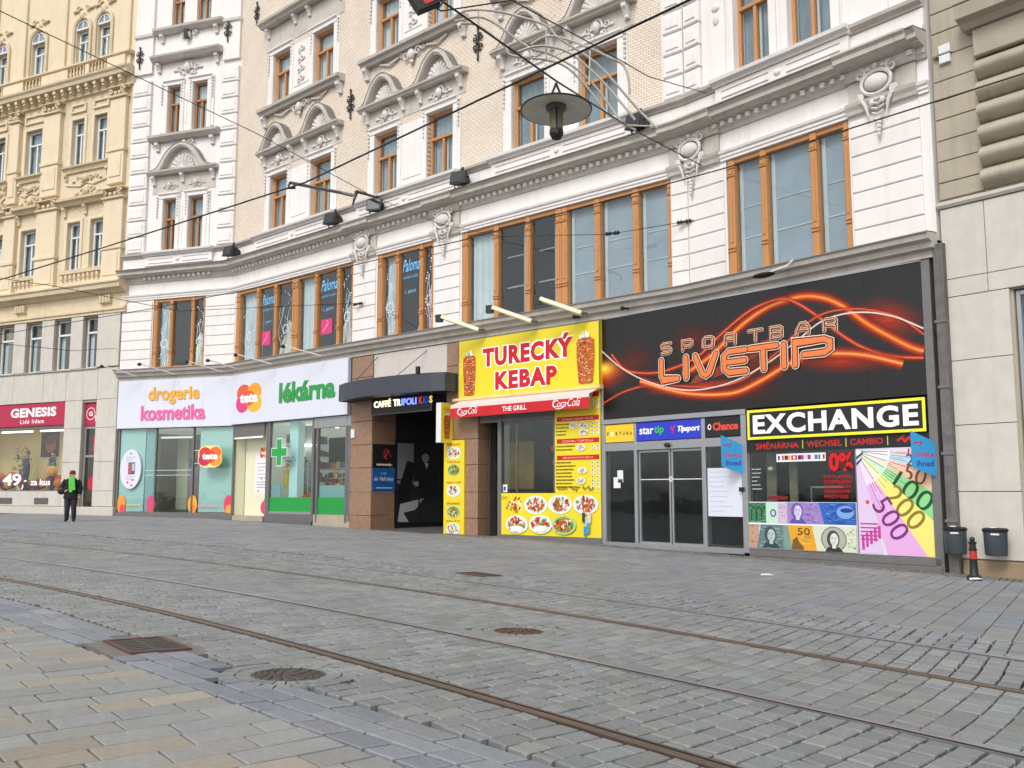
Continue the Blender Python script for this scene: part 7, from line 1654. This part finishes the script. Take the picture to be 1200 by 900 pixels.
# ================================================================== bins and bollard
def bin_(x, label):
    t = thing('litter_bin', A @ T(x, -.18, .0), label, 'litter bin', 'grey litter bins flanking the bollard'); M = A @ T(x, -.22, .0)
    m = MB(); n = 18
    def ring(w, d, z): return [(w*cos(2*pi*i/n) if abs(cos(2*pi*i/n)) < .9 else w*cos(2*pi*i/n), (-d*abs(sin(2*pi*i/n)) if sin(2*pi*i/n) < 0 else d*.35*sin(2*pi*i/n)), z) for i in range(n)]
    rg = [ring(.185, .17, .02), ring(.2, .185, .05), ring(.215, .2, .46), ring(.215, .2, .47)]
    for r_ in rg: m.v += r_
    for i in range(3):
        for j in range(n): m.f.append((i*n+j, i*n+(j+1) % n, (i+1)*n+(j+1) % n, (i+1)*n+j)); m.m.append(0); m.c.append(None)
    m.f.append(tuple(range(n))); m.m.append(0); m.c.append(None); m.build('body', mat('grey_green_bin', (62, 70, 74), .45, nz=(5., .15)), t, M, 40)
    m = MB(); rg = [ring(.225, .21, .455), ring(.235, .22, .475), ring(.235, .22, .5), ring(.2, .18, .525), ring(.16, .14, .52)]
    for r_ in rg: m.v += r_
    for i in range(4):
        for j in range(n): m.f.append((i*n+j, i*n+(j+1) % n, (i+1)*n+(j+1) % n, (i+1)*n+j)); m.m.append(0); m.c.append(None)
    m.build('rim', M_black, t, M, 40); m = MB(); m.box(-.06, .06, .06, .30, .1, .4); m.build('wall_bracket', M_steel, t, M)
    m = MB(); m.ball((-.02, -.05, .53), .07, .05, .015, 8, 4); m.build('ash_plate', M_wframe, t, M); m = MB(); m.box(.0, .15, -.205, -.195, .4, .43); m.build('label_strip', M_wframe, t, M)
bin_(6.54, 'grey litter bin on the wall left of the bollard beside the billboard'); bin_(7.29, 'grey litter bin on the wall right of the bollard, nearest the photo edge')
t = thing('bollard', T(8.02, 16.71, gz(8.02, 16.71)), 'dark cast iron bollard with a ball top and red sticker between two bins', 'bollard'); M = WM[t.name]
m = MB(); m.lathe([(.12, 0), (.12, .06), (.085, .09), (.07, .12), (.058, .5), (.066, .51), (.066, .54), (.055, .55), (.052, .62), (.07, .635), (.07, .655), (.03, .67), (.0, .675)], n=16); m.build('post', M_black, t, M, 40); m = MB(); m.ball((0, 0, .70), .045, .045, .045, 12, 8); m.build('ball_top', M_black, t, M, 60)
m = MB(); m.lathe([(.0625, .33), (.061, .51), (.058, .51), (.058, .33)], n=16); m.build('sticker', mat('red_sticker', (184, 44, 40), .5, nz=(20., .3)), t, M)

# ================================================================== the woman in black with a green scarf
def skin_body(name, joints, edges, mt, parent, M, sub=2):
    me = bpy.data.meshes.new(name); me.from_pydata([j[:3] for j in joints], edges, []); me.materials.append(mt)
    o = bpy.data.objects.new(name, me); COL.objects.link(o); place(o, M, parent)
    sm = o.modifiers.new('skin', 'SKIN'); sm.use_smooth_shade = True
    for v, j in zip(me.skin_vertices[0].data, joints): v.radius = (j[3], j[4] if len(j) > 4 else j[3])
    me.skin_vertices[0].data[0].use_root = True
    s = o.modifiers.new('sub', 'SUBSURF'); s.levels = s.render_levels = sub
    return o
PX, PY = -14.8, 32.02; PZ = gz(PX, PY)
pw = thing('person', T(PX, PY, PZ) @ RZ(radians(15)), 'person in a black coat and bright green scarf standing on the far pavement', 'person'); M = WM[pw.name]
M_skinp = mat('warm_skin', (206, 156, 128), .6); M_coat = mat('black_wool_coat', (24, 24, 28), .9, nz=(20., .3)); M_trs = mat('charcoal_trousers', (44, 42, 50), .85, nz=(20., .3)); M_boot = mat('black_boot', (20, 18, 20), .5)
J = [(0, 0, .92, .15, .11), (0, 0, 1.08, .13, .1), (0, .01, 1.25, .155, .11), (0, .01, 1.38, .12, .08), (0, 0, 1.45, .048), (.015, -.02, 1.55, .075, .085), (.02, -.02, 1.61, .07, .08),
     (-.17, .01, 1.36, .06), (-.27, .03, 1.14, .045), (-.19, -.1, .98, .036), (-.12, -.17, 1.02, .03), (.17, .01, 1.36, .06), (.26, .02, 1.13, .045), (.25, -.04, .92, .036), (.25, -.07, .85, .03),
     (-.09, 0, .84, .085), (-.10, -.01, .48, .055), (-.11, .02, .1, .036), (-.12, -.06, .045, .026), (.09, 0, .84, .085), (.10, -.01, .48, .055), (.11, .02, .1, .036), (.12, -.06, .045, .026)]
Eg = [(0, 1), (1, 2), (2, 3), (3, 4), (4, 5), (5, 6), (3, 7), (7, 8), (8, 9), (9, 10), (3, 11), (11, 12), (12, 13), (13, 14), (0, 15), (15, 16), (16, 17), (17, 18), (0, 19), (19, 20), (20, 21), (21, 22)]
skin_body('body', J, Eg, M_skinp, pw, M)
def hand(pos, d, side):
    for k in range(4):
        a = (k-1.5)*.016; L = (.055, .065, .062, .048)[k]; J_ = [(pos[0]+a*side, pos[1], pos[2], .010), (pos[0]+a*side+d[0]*L*.5, pos[1]+d[1]*L*.5, pos[2]+d[2]*L*.5, .009), (pos[0]+a*side+d[0]*L, pos[1]+d[1]*L-.01, pos[2]+d[2]*L, .008)]
        skin_body('finger', J_, [(0, 1), (1, 2)], M_skinp, pw, M, 1)
    skin_body('thumb', [(pos[0]-.03*side, pos[1], pos[2]+.01, .011), (pos[0]-.045*side, pos[1]-.015, pos[2]+.01+d[2]*.03, .009)], [(0, 1)], M_skinp, pw, M, 1)
hand((-.10, -.19, 1.03), (.6, -.3, .5), 1); hand((.25, -.08, .83), (0, -.1, -1), -1)
def shellm(prof, n=18, fold=.0):
    m = MB()
    for rx, ry, z, cx in prof:
        for j in range(n): a = 2*pi*j/n; f = 1+fold*sin(5*a); m.v.append((cx+rx*f*cos(a), ry*f*sin(a), z))
    for i in range(len(prof)-1):
        for j in range(n): m.f.append((i*n+j, i*n+(j+1) % n, (i+1)*n+(j+1) % n, (i+1)*n+j)); m.m.append(0); m.c.append(None)
    return m
shellm([(.25, .17, .76, 0), (.235, .165, .86, 0), (.20, .15, 1.02, 0), (.205, .155, 1.18, 0), (.225, .15, 1.32, 0), (.17, .12, 1.405, 0), (.08, .08, 1.45, 0)], fold=.03).build('coat', M_coat, pw, M, 60)
for k, P in ((-1, [(-.17, .01, 1.37), (-.25, .02, 1.25), (-.29, .03, 1.12), (-.24, -.05, 1.02), (-.17, -.12, 1.0)]), (1, [(.17, .01, 1.37), (.24, .02, 1.25), (.28, .02, 1.12), (.275, -.02, 1.0), (.26, -.05, .9)])): MB().tube(P, [.085, .08, .075, .068, .062], 10).build('sleeve', M_coat, pw, M, 60)
for k in (-1, 1): MB().tube([(k*.085, 0, .92), (k*.095, 0, .68), (k*.10, -.01, .48), (k*.11, .015, .24), (k*.11, .02, .09)], [.125, .115, .09, .075, .066], 12).build('trouser_leg', M_trs, pw, M, 60); MB().tube([(k*.107, .01, .34), (k*.11, .02, .12), (k*.112, .01, .05)], [.084, .07, .062], 12).build('boot', M_boot, pw, M, 60); m = MB(); m.ball((k*.12, -.05, .045), .055, .13, .05, 10, 6); m.build('shoe', M_boot, pw, M, 60)
M_scarf = mat('bright_green_scarf', (96, 196, 76), .8, nz=(14., .15))
m = MB(); m.tube([(.1*cos(2*pi*i/12), .09*sin(2*pi*i/12), 1.42+.015*sin(i)) for i in range(13)], .045, 8); m.build('scarf_loop', M_scarf, pw, M, 60)
m = MB(); m.prism([(-.07, 1.42), (.05, 1.42), (.04, 1.2), (.06, .98), (-.04, .97), (-.06, 1.2)], -.19, -.155); m.build('scarf_end', M_scarf, pw, M); m = MB(); m.prism([(.0, 1.42), (.11, 1.42), (.13, 1.22), (.15, 1.04), (.06, 1.05)], -.2, -.165); m.build('scarf_end', M_scarf, pw, M)
Mh = M @ T(.02, -.015, 1.57) @ RZ(radians(35))
m = MB(); m.ball((0, .02, .035), .098, .105, .105, 14, 9); m.ball((0, .055, -.03), .085, .07, .08, 12, 7); m.ball((0, -.045, .085), .075, .05, .04, 10, 6); m.build('hair', mat('auburn_hair', (96, 36, 30), .7, nz=(30., .3)), pw, Mh, 60)
m = MB()
m.ball((0, -.108, -.005), .014, .022, .02, 8, 5)
for k in (-1, 1): m.ball((k*.085, 0, -.01), .012, .02, .028, 6, 4)
m.build('nose_and_ears', M_skinp, pw, Mh, 60); m = MB()
for k in (-1, 1): m.ball((k*.032, -.088, .018), .014, .008, .008, 8, 5)
m.build('eyes', M_boot, pw, Mh); m = MB(); m.ball((0, -.095, -.048), .024, .008, .007, 8, 4); m.build('mouth', mat('lip', (150, 60, 60), .5), pw, Mh)
hb = thing('handbag', WM[pw.name] @ T(-.3, .0, .95), 'black shoulder bag hanging at the side of the person with the green scarf', 'bag'); m = MB(); m.ball((-.30, -.02, 1.02), .13, .08, .13, 12, 8); m.build('pouch', M_boot, hb, M, 60); MB().tube([(-.38, -.02, 1.1), (-.24, -.03, 1.3), (-.14, -.04, 1.42), (-.2, .04, 1.3), (-.24, .05, 1.1)], .012, 6).build('strap', M_boot, hb, M)
